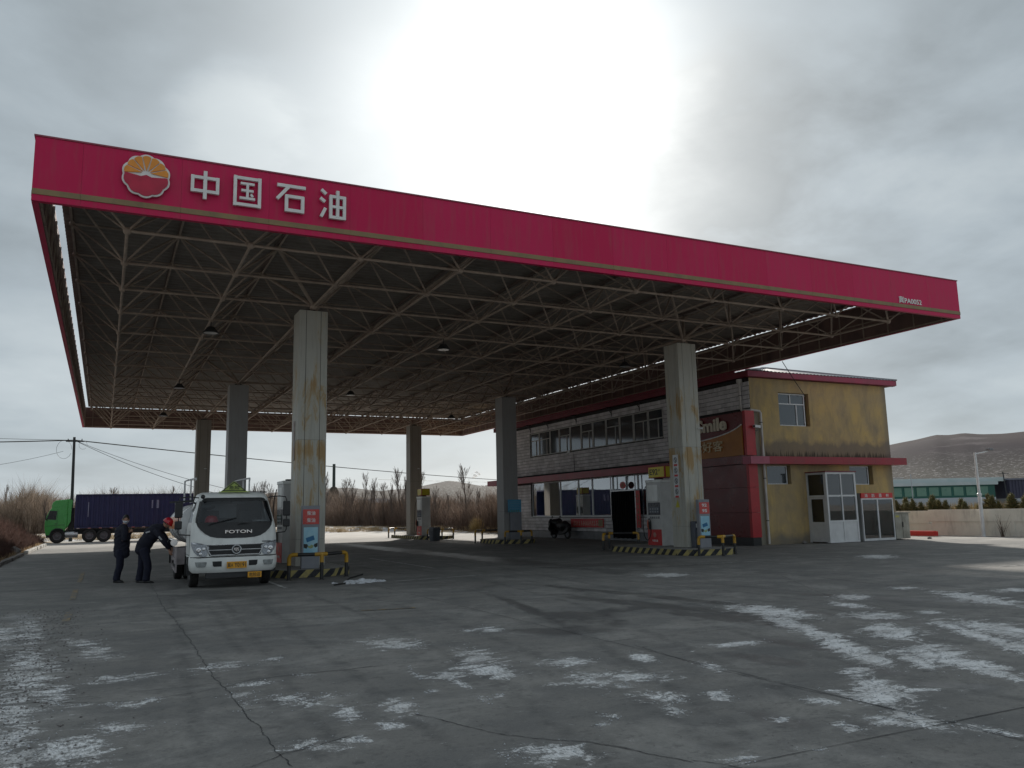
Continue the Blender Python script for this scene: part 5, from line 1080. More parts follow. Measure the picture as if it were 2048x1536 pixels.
# notices in front of the two near pillars
def totem(x, y, top, lab, lines_, w_=.48, h_=1.68, d_=.16):
    t = thing('grade_notice', lab, 'notice', (x, y, .2), 0, 'fuel grade notices'); O = Vector((0,0,0))
    mb = MB(); mb.box(0, w_, 0, d_, .002, h_); mb.build('body', M_gray, t, off=O, bevel=.012)
    mb = MB(); mb.box(.02, w_-.02, -.008, -.001, h_-.50, h_-.10); rp = mb.build('red_plate', pm('notice_red', (.62,.07,.06), None, 4, .3), t, off=O)
    for k_, s_ in enumerate(lines_):
        mb = MB(); add_text(mb, s_, (w_/2-.11, -.0085, h_-.26-k_*.19), (1,0,0), (0,0,1), .22, .115, .03, .003); mb.build('lettering', M_letter, rp, off=O)
    mb = MB(); mb.box(.05, w_-.05, -.008, -.001, .34, h_-.58); ps = mb.build('poster', M_poster, t, off=O)
    mb = MB(); c_, s_ = math.cos(.3), math.sin(.3); q_ = [(-.11,-.05),(.11,-.05),(.11,.07),(-.11,.07)]
    mb.prism([(w_/2-.01+a_*c_-b_*s_, .78+a_*s_+b_*c_) for a_, b_ in q_], -.012, -.0085, 'xz'); mb.build('fuel_card', pm('card_blue', (.01,.16,.36), None, 3, .3), ps, off=O)
    mb = MB(); mb.prism([(.055,.66),(.055,.56),(.13,.53),(.17,.60),(.15,.65)], -.012, -.0085, 'xz'); mb.prism([(w_-.055,.68),(w_-.055,.58),(w_-.12,.55),(w_-.16,.61),(w_-.14,.65)], -.012, -.0085, 'xz'); mb.build('sleeve', M_ink, ps, off=O)
    mb = MB(); mb.prism([(.165,.61),(.17,.56),(.24,.53),(.31,.56),(.315,.61),(.27,.635),(.21,.60)], -.013, -.0085, 'xz'); mb.build('hands', pm('print_hands', (.35,.42,.20), None, 3, .4), ps, off=O)
    return t
totem(6.40, 4.93, 0, 'grey notice with red diesel plate in front of the rusty pillar by the truck', ['柴油', '柴油'])
totem(20.34, 5.48, 0, 'grey notice with red 92 and 95 plate by the pillar near the building', ['92', '95'])
# water and wiper stand
t = thing('squeegee_stand', 'dark grey wash stand left of the 92 and 95 notice', 'stand', (20.42, 5.72, .2)); O = Vector((0,0,0))
mb = MB(); mb.box(-.12, .26, -.0, .24, .0, .92); mb.build('body', pm('stand_grey', (.10,.11,.135), None, 3, .5), t, off=O, bevel=.02)
mb = MB(); mb.box(-.06, .22, -.02, -.002, .70, .84); mb.build('paper_slot', M_white, t, off=O)
mb = MB(); mb.box(-.06, .06, -.018, -.002, .1, .62); mb.box(.10, .22, -.018, -.002, .3, .62); mb.build('pocket', pm('pocket_grey', (.17,.18,.21), None, 3, .5), t, off=O)
# stickers on the right pillar
st = thing('safety_stickers', 'column of four no-smoking style stickers on the side of the rusty right pillar', 'sticker', (20.185, 6.45, 1.9))
mb = MB(); mb.box(20.180, 20.1865, 6.30, 6.62, 1.98, 3.52); mb.build('sheet', M_white2, st)
for k in range(4):
    z = 3.18-k*.38
    mb = MB(); mb.box(20.1765, 20.1795, 6.36, 6.56, z-.07, z-.0); mb.build('caption', M_plainred, st)
    ring = [(6.46+.085*math.cos(a_*.4), z+.15+.095*math.sin(a_*.4)) for a_ in range(16)]
    mb = MB(); mb.tube([(20.177, a_, b_) for a_, b_ in ring+ring[:1]], .008, 5); mb.bar((20.177, 6.40, z+.09), (20.177, 6.52, z+.21), .012, .006); mb.bar((20.178, 6.46, z+.07), (20.178, 6.46, z+.22), .025, .006); mb.build('pictogram', M_ink, st)
mb = MB(); mb.prism([(6.34,1.62),(6.58,1.62),(6.46,1.88)], 20.180, 20.1865, 'yz'); solo(mb, 'warning_triangle', pm('warn_yellow', (.55,.50,.03), None, 4, .5), 'small yellow warning triangle under the stickers on the right pillar', 'sticker', (20.18, 6.46, 1.62))
mb = MB(); mb.box(6.43, 6.453, 6.35, 6.52, 3.2, 4.35); solo(mb, 'faded_notice', pm('faded_notice', (.45,.42,.40), (.36,.28,.26), 5, .6), 'narrow faded notice strip on the left side of the rusty pillar by the truck', 'notice', (6.44, 6.4, 3.2))
# blue notice box at the middle pillar
t = thing('notice_cabinet', 'blue notice above a grey box at the right middle pillar', 'notice', (20.6, 20.85, .2)); O = Vector((0,0,0))
mb = MB(); mb.box(-.12, .48, -.12, .10, .0, 1.35); mb.build('box', M_gray, t, off=O, bevel=.01)
mb = MB(); mb.box(-.30, .46, -.135, -.10, 1.37, 2.02); b_ = mb.build('notice_board', M_blue, t, off=O)
mb = MB()
for k in range(5): mb.box(-.24, .38, -.139, -.1355, 1.55+k*.085, 1.57+k*.085)
mb.build('print', pm('print_pale', (.20,.42,.58), None, 3, .5), b_, off=O)
mb = MB()
for k in range(5): mb.box(-.26+k*.13, -.18+k*.13, -.139, -.1355, 1.40, 1.46)
mb.build('print', pm('print_green', (.14,.28,.08), None, 3, .5), b_, off=O)
# bin by the far pump
t = thing('litter_bin', 'grey plastic litter bin standing by the far pump island', 'bin', (19.1, 28.2, 0), R(10)); O = Vector((0,0,0))
mb = MB(); vs = [(-.23,-.2,.01),(.23,-.2,.01),(.23,.2,.01),(-.23,.2,.01),(-.27,-.24,.62),(.27,-.24,.62),(.27,.24,.62),(-.27,.24,.62)]; mb.add(vs, [(0,3,2,1),(4,5,6,7),(0,1,5,4),(1,2,6,5),(2,3,7,6),(3,0,4,7)]); mb.build('body', pm('bin_grey', (.10,.11,.13), None, 3, .55), t, off=O, bevel=.02)
mb = MB(); mb.box(-.28,.28,-.25,.25,.624,.66); mb.prism([(-.27,.66),(-.2,.80),(.2,.80),(.27,.66)], -.24, .24, 'xz'); mb.build('lid', MATS['bin_grey'], t, off=O)
# ------------------------------------------------------------------ vehicles
def wheel(parent, c, r, w_, axis='x', side=-1, rim=None, name='wheel'):
    """tyre with tread grooves and shoulders, dished rim with hub; returns the tyre (part) with rim as sub-part"""
    h = w_/2
    ps = [(r*.56,-h*.8),(r*.72,-h),(r*.92,-h*.98),(r*.985,-h*.8),(r,-h*.6),(r,-h*.36),(r*.975,-h*.33),(r*.975,-h*.27),(r,-h*.24),(r,h*.24),(r*.975,h*.27),(r*.975,h*.33),(r,h*.36),(r,h*.6),(r*.985,h*.8),(r*.92,h*.98),(r*.72,h),(r*.56,h*.8)]
    mb = MB(); mb.lathe(ps, c, axis, n=28); ty = mb.build(name, M_rubber, parent, smooth=True)
    s = side; mb = MB(); mb.lathe([(r*.57,s*h*.78),(r*.53,s*h*.80),(r*.48,s*h*.35),(r*.30,s*h*.30),(r*.24,s*h*.62),(r*.12,s*h*.66),(r*.12,s*h*.8),(0,s*h*.8)], c, axis, n=24)
    mb.build('rim', rim or pm('rim_grey', (.28,.28,.29), (.18,.18,.19), 6, .5, grime=.5), ty, smooth=True)
    return ty
TX, TY = 4.36, 3.42
trk = thing('tank_truck', 'white fuel tank truck with roof hazard triangle parked beside the left island', 'truck', (TX, TY, 0))
prof = [  # z, front y, rear y, half width
 (.36,-.90,.10,.90),(.42,-.95,.12,.955),(.55,-.975,.12,.975),(.70,-.965,.12,.975),(.715,-.945,.45,.965),(.73,-.935,.62,.965),(1.02,-.925,.66,.965),(1.20,-.90,.68,.962),(1.34,-.865,.68,.955),(1.46,-.82,.68,.935),(1.50,-.80,.68,.928),(1.56,-.775,.68,.915),(2.00,-.585,.68,.815),(2.06,-.555,.68,.80),(2.12,-.50,.68,.785),(2.18,-.38,.67,.745),(2.215,-.20,.62,.66)]
us = [-1,-.985,-.94,-.90,-.6,-.3,0,.3,.6,.90,.94,.985,1]
def cfront(u, y, hw): a_ = abs(u); return y+.10*a_**2.2+.14*max(0, (a_-.80)/.20)**2.2
def cab_pt(z, u):
    zs = [q[0] for q in prof]; y = np.interp(z, zs, [q[1] for q in prof]); hw = np.interp(z, zs, [q[3] for q in prof]); return (TX+u*hw, TY+cfront(u, y, hw))
mb = MB(); rings = []
for z, yf, yr, hw in prof:
    ring = [(TX+u*hw, TY+cfront(u, yf, hw), z) for u in us]
    ring += [(TX+hw, TY+yf+.32+(yr-yf-.32)*t, z) for t in (.12, .45, .8)]+[(TX+hw-.03, TY+yr-.01, z), (TX+hw-.12, TY+yr, z), (TX, TY+yr, z), (TX-hw+.12, TY+yr, z), (TX-hw+.03, TY+yr-.01, z)]+[(TX-hw, TY+yf+.32+(yr-yf-.32)*t, z) for t in (.8, .45, .12)]
    rings.append(ring)
nr = len(rings[0]); vs = [v for r_ in rings for v in r_]; fc_ = []
for i in range(len(rings)-1):
    z0_, z1_ = prof[i][0], prof[i+1][0]
    for j in range(nr):
        if 1.49 < (z0_+z1_)/2 < 2.03 and 3 <= j <= 8: continue        # windscreen opening
        if 1.49 < (z0_+z1_)/2 < 2.03 and j in (13, 14, 21, 22): continue # side windows (front part)
        q = i*nr+j; q2 = i*nr+(j+1) % nr; fc_.append((q, q2, q2+nr, q+nr))
fc_.append(tuple((len(rings)-1)*nr+j for j in range(nr)))
mb.add(vs, fc_); cabm = mb.build('cab', M_white, trk, smooth=True)
def patch(rows, off, name, mat, parent, nu=14, smooth=True, thick=None):
    """surface piece following the cab front; rows: (z, xl, xr) in metres from the centre line"""
    mb = MB(); vs = []
    for z, xl, xr in rows:
        zs = [q[0] for q in prof]; hw = np.interp(z, zs, [q[3] for q in prof])
        for k in range(nu+1):
            x = xl+(xr-xl)*k/nu; u = max(-1, min(1, x/hw)); p_ = cab_pt(z, u); vs.append((p_[0], p_[1]-off, z))
    n = nu+1; mb.add(vs, [(i*n+k, i*n+k+1, (i+1)*n+k+1, (i+1)*n+k) for i in range(len(rows)-1) for k in range(nu)])
    return mb.build(name, mat, parent, smooth=smooth)
sym = lambda rows: [(z, -x, x) for z, x in rows]
patch(sym([(1.135,.22),(1.15,.42),(1.18,.56),(1.25,.68),(1.34,.775),(1.42,.835),(1.49,.855),(1.50,.855)]), .010, 'black_mask', M_black, trk)
mb = MB()
for sg_ in (-1, 1): pass
patch([(1.50,-.87,-.825),(1.6,-.865,-.82),(1.8,-.82,-.775),(2.0,-.775,-.73)], .010, 'black_mask', M_black, trk, 2); patch([(1.50,.825,.87),(1.6,.82,.865),(1.8,.775,.82),(2.0,.73,.775)], .010, 'black_mask', M_black, trk, 2)
patch(sym([(1.995,.735),(2.03,.72),(2.06,.69),(2.075,.62)]), .010, 'black_mask', M_black, trk)
patch(sym([(1.50,.835),(1.6,.823),(1.8,.777),(2.0,.732)]), .005, 'windscreen', M_glassw, trk)
# inside the cab
mb = MB(); mb.box(TX-.86, TX+.86, TY-.66, TY-.28, 1.30, 1.50); mb.box(TX-.80, TX+.80, TY-.28, TY+.60, .8, 1.10); mb.build('dashboard', M_dark, trk, bevel=.03)
mb = MB(); mb.box(TX-.82, TX+.82, TY+.58, TY+.60, 1.1, 2.1)
for x in (-.48, .48): mb.box(TX+x-.24, TX+x+.24, TY+.30, TY+.42, 1.1, 1.78)
mb.build('seat_back', M_black, trk, bevel=.03)
mb = MB(); mb.box(TX-.50, TX+.20, TY+.55, TY+.575, 1.60, 1.95); mb.build('rear_window', pm('rear_window', (.30,.31,.31), None, 3, .4), trk)
mb = MB(); mb.lathe([(.16,0),(.165,.006),(.02,.006)], (TX+.42, TY-.12, 1.58), 'z', n=20); mb.build('steering_wheel', M_black, trk)
mb = MB(); mb.lathe([(.17,0),(.155,.02),(.145,.08),(.11,.135),(.05,.16),(0,.165)], (TX-.50, TY-.47, 1.505), n=18); solo(mb, 'safety_helmet', M_helm, 'red safety helmet lying on the truck dashboard behind the windscreen', 'helmet', (TX-.50, TY-.47, 1.505), smooth=True)
mb = MB(); mb.bar((TX+.50, TY-.50, 1.515), (TX+.78, TY-.42, 1.525), .22, .012); mb.bar((TX+.45, TY-.42, 1.53), (TX+.72, TY-.40, 1.54), .18, .008); solo(mb, 'papers', pm('paper', (.60,.60,.58), (.4,.4,.4), 12, .7), 'papers lying on the right of the truck dashboard', 'papers', (TX+.6, TY-.45, 1.51))
mb = MB(); mb.box(TX-.06, TX+.24, TY-.50, TY-.46, 1.93, 2.03); mb.build('inner_mirror', M_black, trk)
mb = MB()
for sg_ in (-1, 1): mb.box(TX+sg_*.80-.004, TX+sg_*.80+.004, TY-.10, TY+.45, 1.50, 2.0) if False else None
mb = MB(); mb.add([(TX-.925,TY-.46,1.5),(TX-.925,TY+.42,1.5),(TX-.818,TY+.42,2.0),(TX-.818,TY-.28,2.0)], [(0,1,2,3)]); mb.build('side_window', M_glassw, trk)
mb = MB(); mb.add([(TX+.925,TY-.46,1.5),(TX+.925,TY+.42,1.5),(TX+.818,TY+.42,2.0),(TX+.818,TY-.28,2.0)], [(0,1,2,3)]); mb.build('side_window', M_glassw, trk)
for x0 in (-.62, .0):
    mb = MB(); p0 = cab_pt(1.45, (x0+.05)/.9); p1 = cab_pt(1.56, (x0+.62)/.95); mb.tube([(p0[0], p0[1]-.03, 1.44), (p0[0]+.05, p0[1]-.035, 1.47), (p1[0]+.02, p1[1]-.02, 1.60 if x0 < 0 else 1.42)], .009, 5); mb.build('wiper', M_black, trk)
mb = MB(); p0 = cab_pt(1.28, 0); add_text(mb, 'FOTON', (TX-.24, p0[1]-.036, 1.245), (1,0,0), (0,0,1), .60, .075, .02, .012); mb.build('name_letters', M_chrome, trk)
mb = MB(); p0 = cab_pt(1.09, .78); mb.box(TX+.60, TX+.80, p0[1]-.03, p0[1]-.0, 1.03, 1.055); mb.build('model_badge', M_graym, trk)
# grille with crossbar and round emblem
patch([(.742,-.55,.55),(.76,-.58,.58),(.90,-.60,.60),(.975,-.63,.63),(.985,-.62,.62)], .006, 'grille', M_black, trk)
def front_bar(rows_pts, r_, name, mat, par=trk, n=6):
    mb = MB(); mb.tube([(TX+x, cab_pt(z, x/.965)[1]-.014, z) for x, z in rows_pts], r_, n); return mb.build(name, mat, par, smooth=True)
xs_ = np.linspace(-.60, .60, 13)
front_bar([(-.54,.752)]+[(x,.752) for x in np.linspace(-.5,.5,9)]+[(.54,.752),(.60,.86),(.64,.975),(.62,.985)]+[(x,.985) for x in np.linspace(.5,-.5,9)]+[(-.62,.985),(-.64,.975),(-.60,.86),(-.54,.752)], .014, 'grille_surround', M_steel)
front_bar([(x, .868) for x in xs_], .012, 'grille_bar', M_steel)
for z in (.80, .83, .905, .935): front_bar([(x, z) for x in np.linspace(-.57, .57, 11)], .004, 'grille_slat', M_dark)
ey = cab_pt(.87, 0)[1]
mb = MB(); mb.tube([(TX+.02+.095*math.cos(t*math.pi/12), ey-.03, .872+.095*math.sin(t*math.pi/12)) for t in range(25)], .016, 6); em = mb.build('emblem', M_steel, trk, smooth=True)
mb = MB(); mb.prism([(TX+.02+.088*math.cos(t*math.pi/10), .872+.088*math.sin(t*math.pi/10)) for t in range(20)], ey-.025, ey-.01, 'xz'); mb.build('emblem_disc', M_black, em)
mb = MB()
for k in range(3): x = TX-.035+k*.036; mb.bar((x, ey-.03, .90), (x+.030, ey-.03, .845-.012*(k == 1)), .018, .008, (0,1,0))
mb.bar((TX-.035, ey-.031, .905), (TX+.075, ey-.031, .905), .012, .01, (0,1,0)); mb.build('emblem_mark', M_chrome, em)
# headlamps
M_lampg = pm('lamp_glass', (.42,.45,.50), (.16,.175,.20), 60, .10, coat=.6)
for s_ in (-1, 1):
    rows = [(.732,.66,.70),(.76,.62,.82),(.84,.60,.90),(.93,.575,.935),(.985,.60,.95),(1.02,.70,.955),(1.05,.86,.957),(1.06,.93,.957)]
    rr = [(z, min(s_*a_, s_*b_), max(s_*a_, s_*b_)) for z, a_, b_ in rows]
    hl = patch(rr, .007, 'headlight', M_lampg, trk, 6)
    patch([(z, min(s_*a_, s_*b_), max(s_*a_, s_*b_)) for z, a_, b_ in [(1.005,.66,.75),(1.02,.72,.90),(1.055,.90,.945)]], .012, 'chrome_brow', M_chrome, hl, 4)
    for (a_, z, r_) in ((.80,.88,.055),(.69,.90,.035),(.76,.79,.035)):
        p_ = cab_pt(z, a_/.965); mb = MB(); mb.lathe([(0,-.012),(r_*.5,-.016),(r_,-.012),(r_,.0)], (TX+s_*a_, p_[1]-.008, z), 'y', n=14); mb.build('reflector', M_chrome, hl, smooth=True)
    patch([(z, min(s_*a_, s_*b_), max(s_*a_, s_*b_)) for z, a_, b_ in [(.50,.66,.83),(.52,.64,.85),(.60,.62,.87),(.615,.64,.87)]], .008, 'fog_light', pm('fog_glass', (.34,.36,.36), (.2,.21,.21), 12, .2), trk, 5)
    patch([(z, min(s_*a_, s_*b_), max(s_*a_, s_*b_)) for z, a_, b_ in [(.50,.30,.46),(.52,.30,.49),(.62,.30,.50)]], .008, 'air_inlet', M_black, trk, 4)
patch([(.706,-.97,.97),(.726,-.97,.97)], .006, 'bumper_gap', M_black, trk, 24)
mb = MB(); mb.box(TX-.19, TX+.25, TY-1.0, TY-.985, .45, .60); pl = mb.build('number_plate', M_plate, trk)
mb = MB(); add_text(mb, '冀A', (TX-.175, TY-1.0015, .475), (1,0,0), (0,0,1), .125, .10, .012, .003); add_text(mb, 'Y0191', (TX-.025, TY-1.0015, .475), (1,0,0), (0,0,1), .255, .10, .012, .003); mb.build('characters', M_ink, pl)
mb = MB(); mb.bar((TX+.29, TY-.92, .285), (TX+.60, TY-.92, .285), .012, .13, (0,0,1)); sp_ = mb.build('hazard_plate', M_plate, trk)
mb = MB(); add_text(mb, '危险品', (TX+.32, TY-.93, .24), (1,0,0), (0,0,1), .25, .09, .012, .003); mb.build('characters', M_ink, sp_)
mb = MB(); mb.box(TX-.62, TX+.62, TY-.86, TY-.70, .24, .36); mb.box(TX-.42, TX+.42, TY-.7, TY+4.7, .50, .62); mb.bar((TX+.45, TY-.9, .20), (TX+.60, TY-.88, .16), .03, .01); mb.build('chassis', M_dark, trk)
mb = MB(); mb.tube([(TX-.8, TY, .36), (TX+.8, TY, .36)], .06, 10); mb.tube([(TX-.8, TY+3.3, .38), (TX+.8, TY+3.3, .38)], .09, 10); mb.sphere((TX, TY+3.3, .38), .2, 12, 8); mb.build('axle', M_dark, trk, smooth=True)
for s_ in (-1, 1):
    wheel(trk, (TX+s_*.82, TY, .365), .365, .20, 'x', s_)
    wheel(trk, (TX+s_*.90, TY+3.3, .385), .385, .21, 'x', s_); wheel(trk, (TX+s_*.66, TY+3.3, .385), .385, .21, 'x', s_)
    # doors: shut lines, handle, corner lamp
    mb = MB(); X_ = TX+s_*.967
    mb.bar((X_, TY-.50, .75), (X_-s_*.0, TY-.50, 1.32), .006, .012, (0,1,0)); mb.bar((X_, TY+.52, .78), (X_, TY+.52, 1.36), .006, .012, (0,1,0)); mb.bar((X_, TY-.5, .76), (X_, TY+.5, .76), .006, .01); mb.build('door_seam', M_black, trk)
    mb = MB(); mb.box(min(X_, X_+s_*.03), max(X_, X_+s_*.03), TY+.28, TY+.46, 1.20, 1.235); mb.build('door_handle', M_white, trk)
    # mirrors: bent arm with a tall and a small glass
    mb = MB(); xo = TX+s_*(1.24 if s_ < 0 else 1.20); xi = TX+s_*.80
    mb.tube([(xi, TY-.44, 2.08), (TX+s_*1.02, TY-.62, 2.10), (xo-s_*.03, TY-.66, 2.08), (xo, TY-.66, 2.0), (xo, TY-.66, 1.30), (xo-s_*.03, TY-.65, 1.24), (TX+s_*.97, TY-.60, 1.22)], .014, 7); mr = mb.build('mirror_arm', M_black, trk, smooth=True)
    mb = MB(); mb.box(xo-.085, xo+.085, TY-.70, TY-.62, 1.62, 1.98); mb.build('mirror', M_black, trk, bevel=.025)
    mb = MB(); mb.box(xo-.08, xo+.08, TY-.70, TY-.62, 1.36, 1.55); mb.build('mirror', M_black, trk, bevel=.025)
    for z0_, z1_ in ((1.65,1.95),(1.385,1.53)): mb = MB(); mb.box(xo-.06, xo+.06, TY-.618, TY-.614, z0_, z1_); mb.build('mirror_glass', M_steel, mr)
# round spy mirror and roof triangle
mb = MB(); mb.sphere((TX-.72, TY-.60, 2.10), .05, 10, 8, (1,.6,1)); mb.tube([(TX-.72, TY-.56, 2.1), (TX-.68, TY-.42, 2.12)], .01, 5); mb.build('spy_mirror', M_black, trk, smooth=True)
mb = MB(); mb.sphere((TX-.60, TY-.52, 1.86), .13, 12, 8, (1.3,.3,.55)); mb.build('fan_guard', M_black, trk, smooth=True)
M_tri = pm('hazard_green', (.36,.46,.10), (.28,.36,.08), 5, .4)
mb = MB(); mb.prism([(TX-.30,2.225),(TX+.30,2.225),(TX+.02,2.46),(TX-.02,2.46)], TY-.40, TY-.34, 'xz'); tr_ = mb.build('hazard_triangle', M_tri, trk)
mb = MB()
for a_, b_ in (((-.26,2.245),(.26,2.245)), ((-.265,2.24),(0,2.445)), ((.265,2.24),(0,2.445))): mb.bar((TX+a_[0], TY-.402, a_[1]), (TX+b_[0], TY-.402, b_[1]), .006, .018, (0,0,1))
add_text(mb, '危险', (TX-.115, TY-.403, 2.27), (1,0,0), (0,0,1), .24, .09, .025, .003); mb.build('characters', M_ink, tr_)
mb = MB(); mb.box(TX-.34, TX+.36, TY-.42, TY-.32, 2.205, 2.226); mb.build('triangle_base', M_tri, tr_)
# tank
TA, TB = TY+1.0, TY+4.75; TC = (TX+.02, 1.45)
def tank_ring(y, k): return [(TC[0]+1.10*k*math.copysign(abs(math.cos(t))**.85, math.cos(t)), y, TC[1]+.60*k*math.copysign(abs(math.sin(t))**.9, math.sin(t))) for t in [2*math.pi*i/40 for i in range(40)]]
mb = MB(); rr_ = [tank_ring(TA-.10, .35), tank_ring(TA-.07, .7), tank_ring(TA-.02, .93), tank_ring(TA+.02, 1.0), tank_ring(TB-.02, 1.0), tank_ring(TB+.02, .93), tank_ring(TB+.07, .7), tank_ring(TB+.10, .35)]
mb.add([v for r_ in rr_ for v in r_], [(i*40+j, i*40+(j+1) % 40, (i+1)*40+(j+1) % 40, (i+1)*40+j) for i in range(7) for j in range(40)]+[tuple(range(40)), tuple(7*40+j for j in range(40))])
tank = mb.build('tank', pm('tank_white', (.66,.66,.66), (.55,.55,.56), 2, .28, grime=.25), trk, smooth=True)
mb = MB(); n_s = [38,39,0,1,2]
for s0 in ([18,19,20,21],[38,39,0,1,2]):
    for y0, y1 in ((TA+.02, TA+1.25), (TA+1.26, TA+2.5), (TA+2.51, TB-.03)):
        A_ = tank_ring(y0, 1.006); B_ = tank_ring(y1, 1.006); q = [A_[i] for i in s0]+[B_[i] for i in s0]; m_ = len(s0); mb.add(q, [(i, i+1, m_+i+1, m_+i) for i in range(m_-1)])
mb.build('orange_stripe', pm('stripe_orange', (.70,.20,.03), None, 3, .4), tank)
for y in (TA+.1, TA+1.25, TA+2.5, TB-.1): mb = MB(); mb.tube(tank_ring(y, 1.006)+tank_ring(y, 1.006)[:1], .012, 5); mb.build('tank_band', M_steel, tank)
mb = MB(); mb.box(TX-.55, TX+.6, TA+.2, TB-.2, 2.06, 2.075)
for y in (TA+.9, TA+2.6): mb.lathe([(.24,2.0),(.24,2.14),(.2,2.16),(0,2.17)], (TX+.02, y, 0), n=16)
mb.build('walkway', M_graym, trk)
RL = pm('rail_white', (.62,.62,.62), None, 4, .4, grime=.3)
for x, s_ in ((-.74, -1), (.56, 1)):
    mb = MB(); x0, x1 = TX+x, TX+x-.12
    mb.tube([(x0, TA-.05, 2.60), (x0-.1, TA+1.1, 2.60), (x1, TA+1.7, 2.60), (x1, TA+1.7, 2.02)], .022, 7); mb.tube([(x0-.05, TA+.7, 2.60), (x0-.05, TA+.7, 2.0)], .02, 7); mb.tube([(x0, TA-.05, 2.60), (x0, TA-.05, 2.55)], .02, 6)
    mb.tube([(x0, TA+.0, 2.60), (x0, TA+.0, 2.05)], .02, 7) if s_ > 0 else None
    mb.build('hand_rail', RL, trk, smooth=True)
mb = MB(); mb.bar((TX-1.3, TA+.5, 2.02), (TX-.5, TA+.5, 2.06), .03, .05); mb.bar((TX-.1, TY+.2, 2.235), (TX+.9, TA-.1, 2.24), .25, .03); mb.build('roof_rack', M_dark, trk)
mb = MB(); mb.tube([(TX-1.18, TA+.15, 1.02), (TX-1.18, TA+2.2, 1.02)], .085, 14); mb.build('hose_tube', M_chrome, trk, smooth=True)
mb = MB(); mb.tube([(TX-1.18, TA+1.15, 1.02), (TX-1.18, TA+1.2, 1.02)], .092, 14); mb.tube([(TX+1.2, TA+.15, 1.02), (TX+1.2, TA+2.0, 1.02)], .085, 14); mb.build('hose_tube_band', M_graym, trk, smooth=True)
for q_ in ((TX-1.12, TX-.72, TA+.10, TA+.9, .48, .88), (TX-1.14, TX-.70, TA+.95, TA+1.55, .55, .85), (TX+.72, TX+1.12, TA+.2, TA+1.6, .45, .85)): mb = MB(); mb.box(*q_); mb.build('tool_box', pm('box_pinkgrey', (.42,.37,.38), (.33,.29,.30), 3, .5, grime=.4), trk, bevel=.01)
for s_ in (-1, 1):
    mb = MB()
    x = TX+s_*1.13; mb.bar((x, TA-.02, .85), (x, TA-.02, .30), .03, .05, (0,1,0)); mb.bar((x, TA-.02, .32), (x, TA+1.5, .42), .03, .06); mb.bar((x, TA-.02, .60), (x, TA+1.5, .62), .03, .06); mb.bar((x, TA-.02, .88), (x, TA+1.5, .88), .03, .05); mb.bar((x, TA+1.5, .3), (x, TA+1.5, .88), .03, .05, (0,1,0)); mb.build('side_guard', MATS['box_pinkgrey'], trk)
    mb = MB(); mb.box(TX+s_*.95-.22, TX+s_*.95+.22, TY+2.82, TY+3.78, .80, .84); mb.box(TX+s_*.95-.22, TX+s_*.95+.22, TY+2.80, TY+2.82, .45, .84); mb.build('mudguard', M_black, trk)
    mb = MB(); mb.box(TX+s_*.95-.05, TX+s_*.95+.06, TY-.42, TY-.36, .3, .72); mb.box(TX+s_*.86-.12, TX+s_*.86+.12, TY+.44, TY+.46, .25, .8); mb.build('mudguard', M_black, trk)

# container truck in the background, side on
ct = thing('container_truck', 'green tractor unit with long navy container parked across the far left', 'truck', (0, 53.7, 0))
cy0, cy1 = 52.6, 55.0
sil = [(-2.22,.62),(-2.30,1.1),(-2.31,1.55),(-2.27,1.85),(-2.02,2.45),(-1.90,2.60),(-1.92,2.82),(-1.84,3.02),(-1.66,3.16),(-1.0,3.22),(-.84,3.27),(-.84,1.15),(-.98,1.0),(-1.0,.95),(-1.02,.80),(-1.12,.97),(-1.30,1.06),(-1.58,1.06),(-1.78,.95),(-1.90,.75),(-1.93,.50),(-2.15,.48)]
mb = MB(); mb.prism(sil, cy0+.02, cy1-.1, 'xz'); cb = mb.build('cab', M_green, ct, bevel=.05)
mb = MB(); mb.prism([(-2.21,1.78),(-1.58,1.72),(-1.54,2.38),(-2.0,2.42)], cy0+.006, cy0+.018, 'xz'); mb.build('side_window', pm('cab_window_dark', (.012,.014,.016), None, 3, .25), cb)
mb = MB(); mb.add([(-2.285,cy0+.15,1.86),(-2.285,cy1-.25,1.86),(-2.035,cy1-.25,2.46),(-2.035,cy0+.15,2.46)], [(0,1,2,3)]); mb.build('windscreen', MATS['cab_window_dark'], cb)
mb = MB(); mb.bar((-1.50,cy0+.012,1.1),(-1.50,cy0+.012,2.5),.012,.01,(0,1,0)); mb.bar((-2.2,cy0+.012,1.28),(-1.0,cy0+.012,1.36),.01,.02); mb.box(-1.66,-1.52,cy0+.002,cy0+.014,1.42,1.46); mb.build('door_seam', M_dark, cb)
for y_ in (cy0+.03, cy1-.16): mb = MB(); mb.prism([(-.835,1.15),(-.62,1.6),(-.60,3.2),(-.835,3.27)], y_, y_+.03, 'xz'); mb.build('air_deflector', M_green, cb)
mb = MB(); mb.box(-2.30,-2.22,cy0-.16,cy0-.06,1.75,2.25); mb.bar((-2.2,cy0,2.3),(-2.25,cy0-.12,2.2),.03,.03); mb.bar((-2.3,cy0-.02,1.80),(-2.12,cy0-.10,1.70),.05,.05); mb.build('mirror', M_black, cb)
mb = MB(); mb.tube([(-1.95,cy0-.0,.55),(-1.80,cy0-.01,.93),(-1.6,cy0-.015,1.06),(-1.32,cy0-.015,1.06),(-1.12,cy0-.01,.98),(-1.02,cy0,.78)], .05, 6); mb.box(-2.18,-1.94,cy0+.0,cy0+.5,.42,.62); mb.build('wheel_arch', M_black, cb)
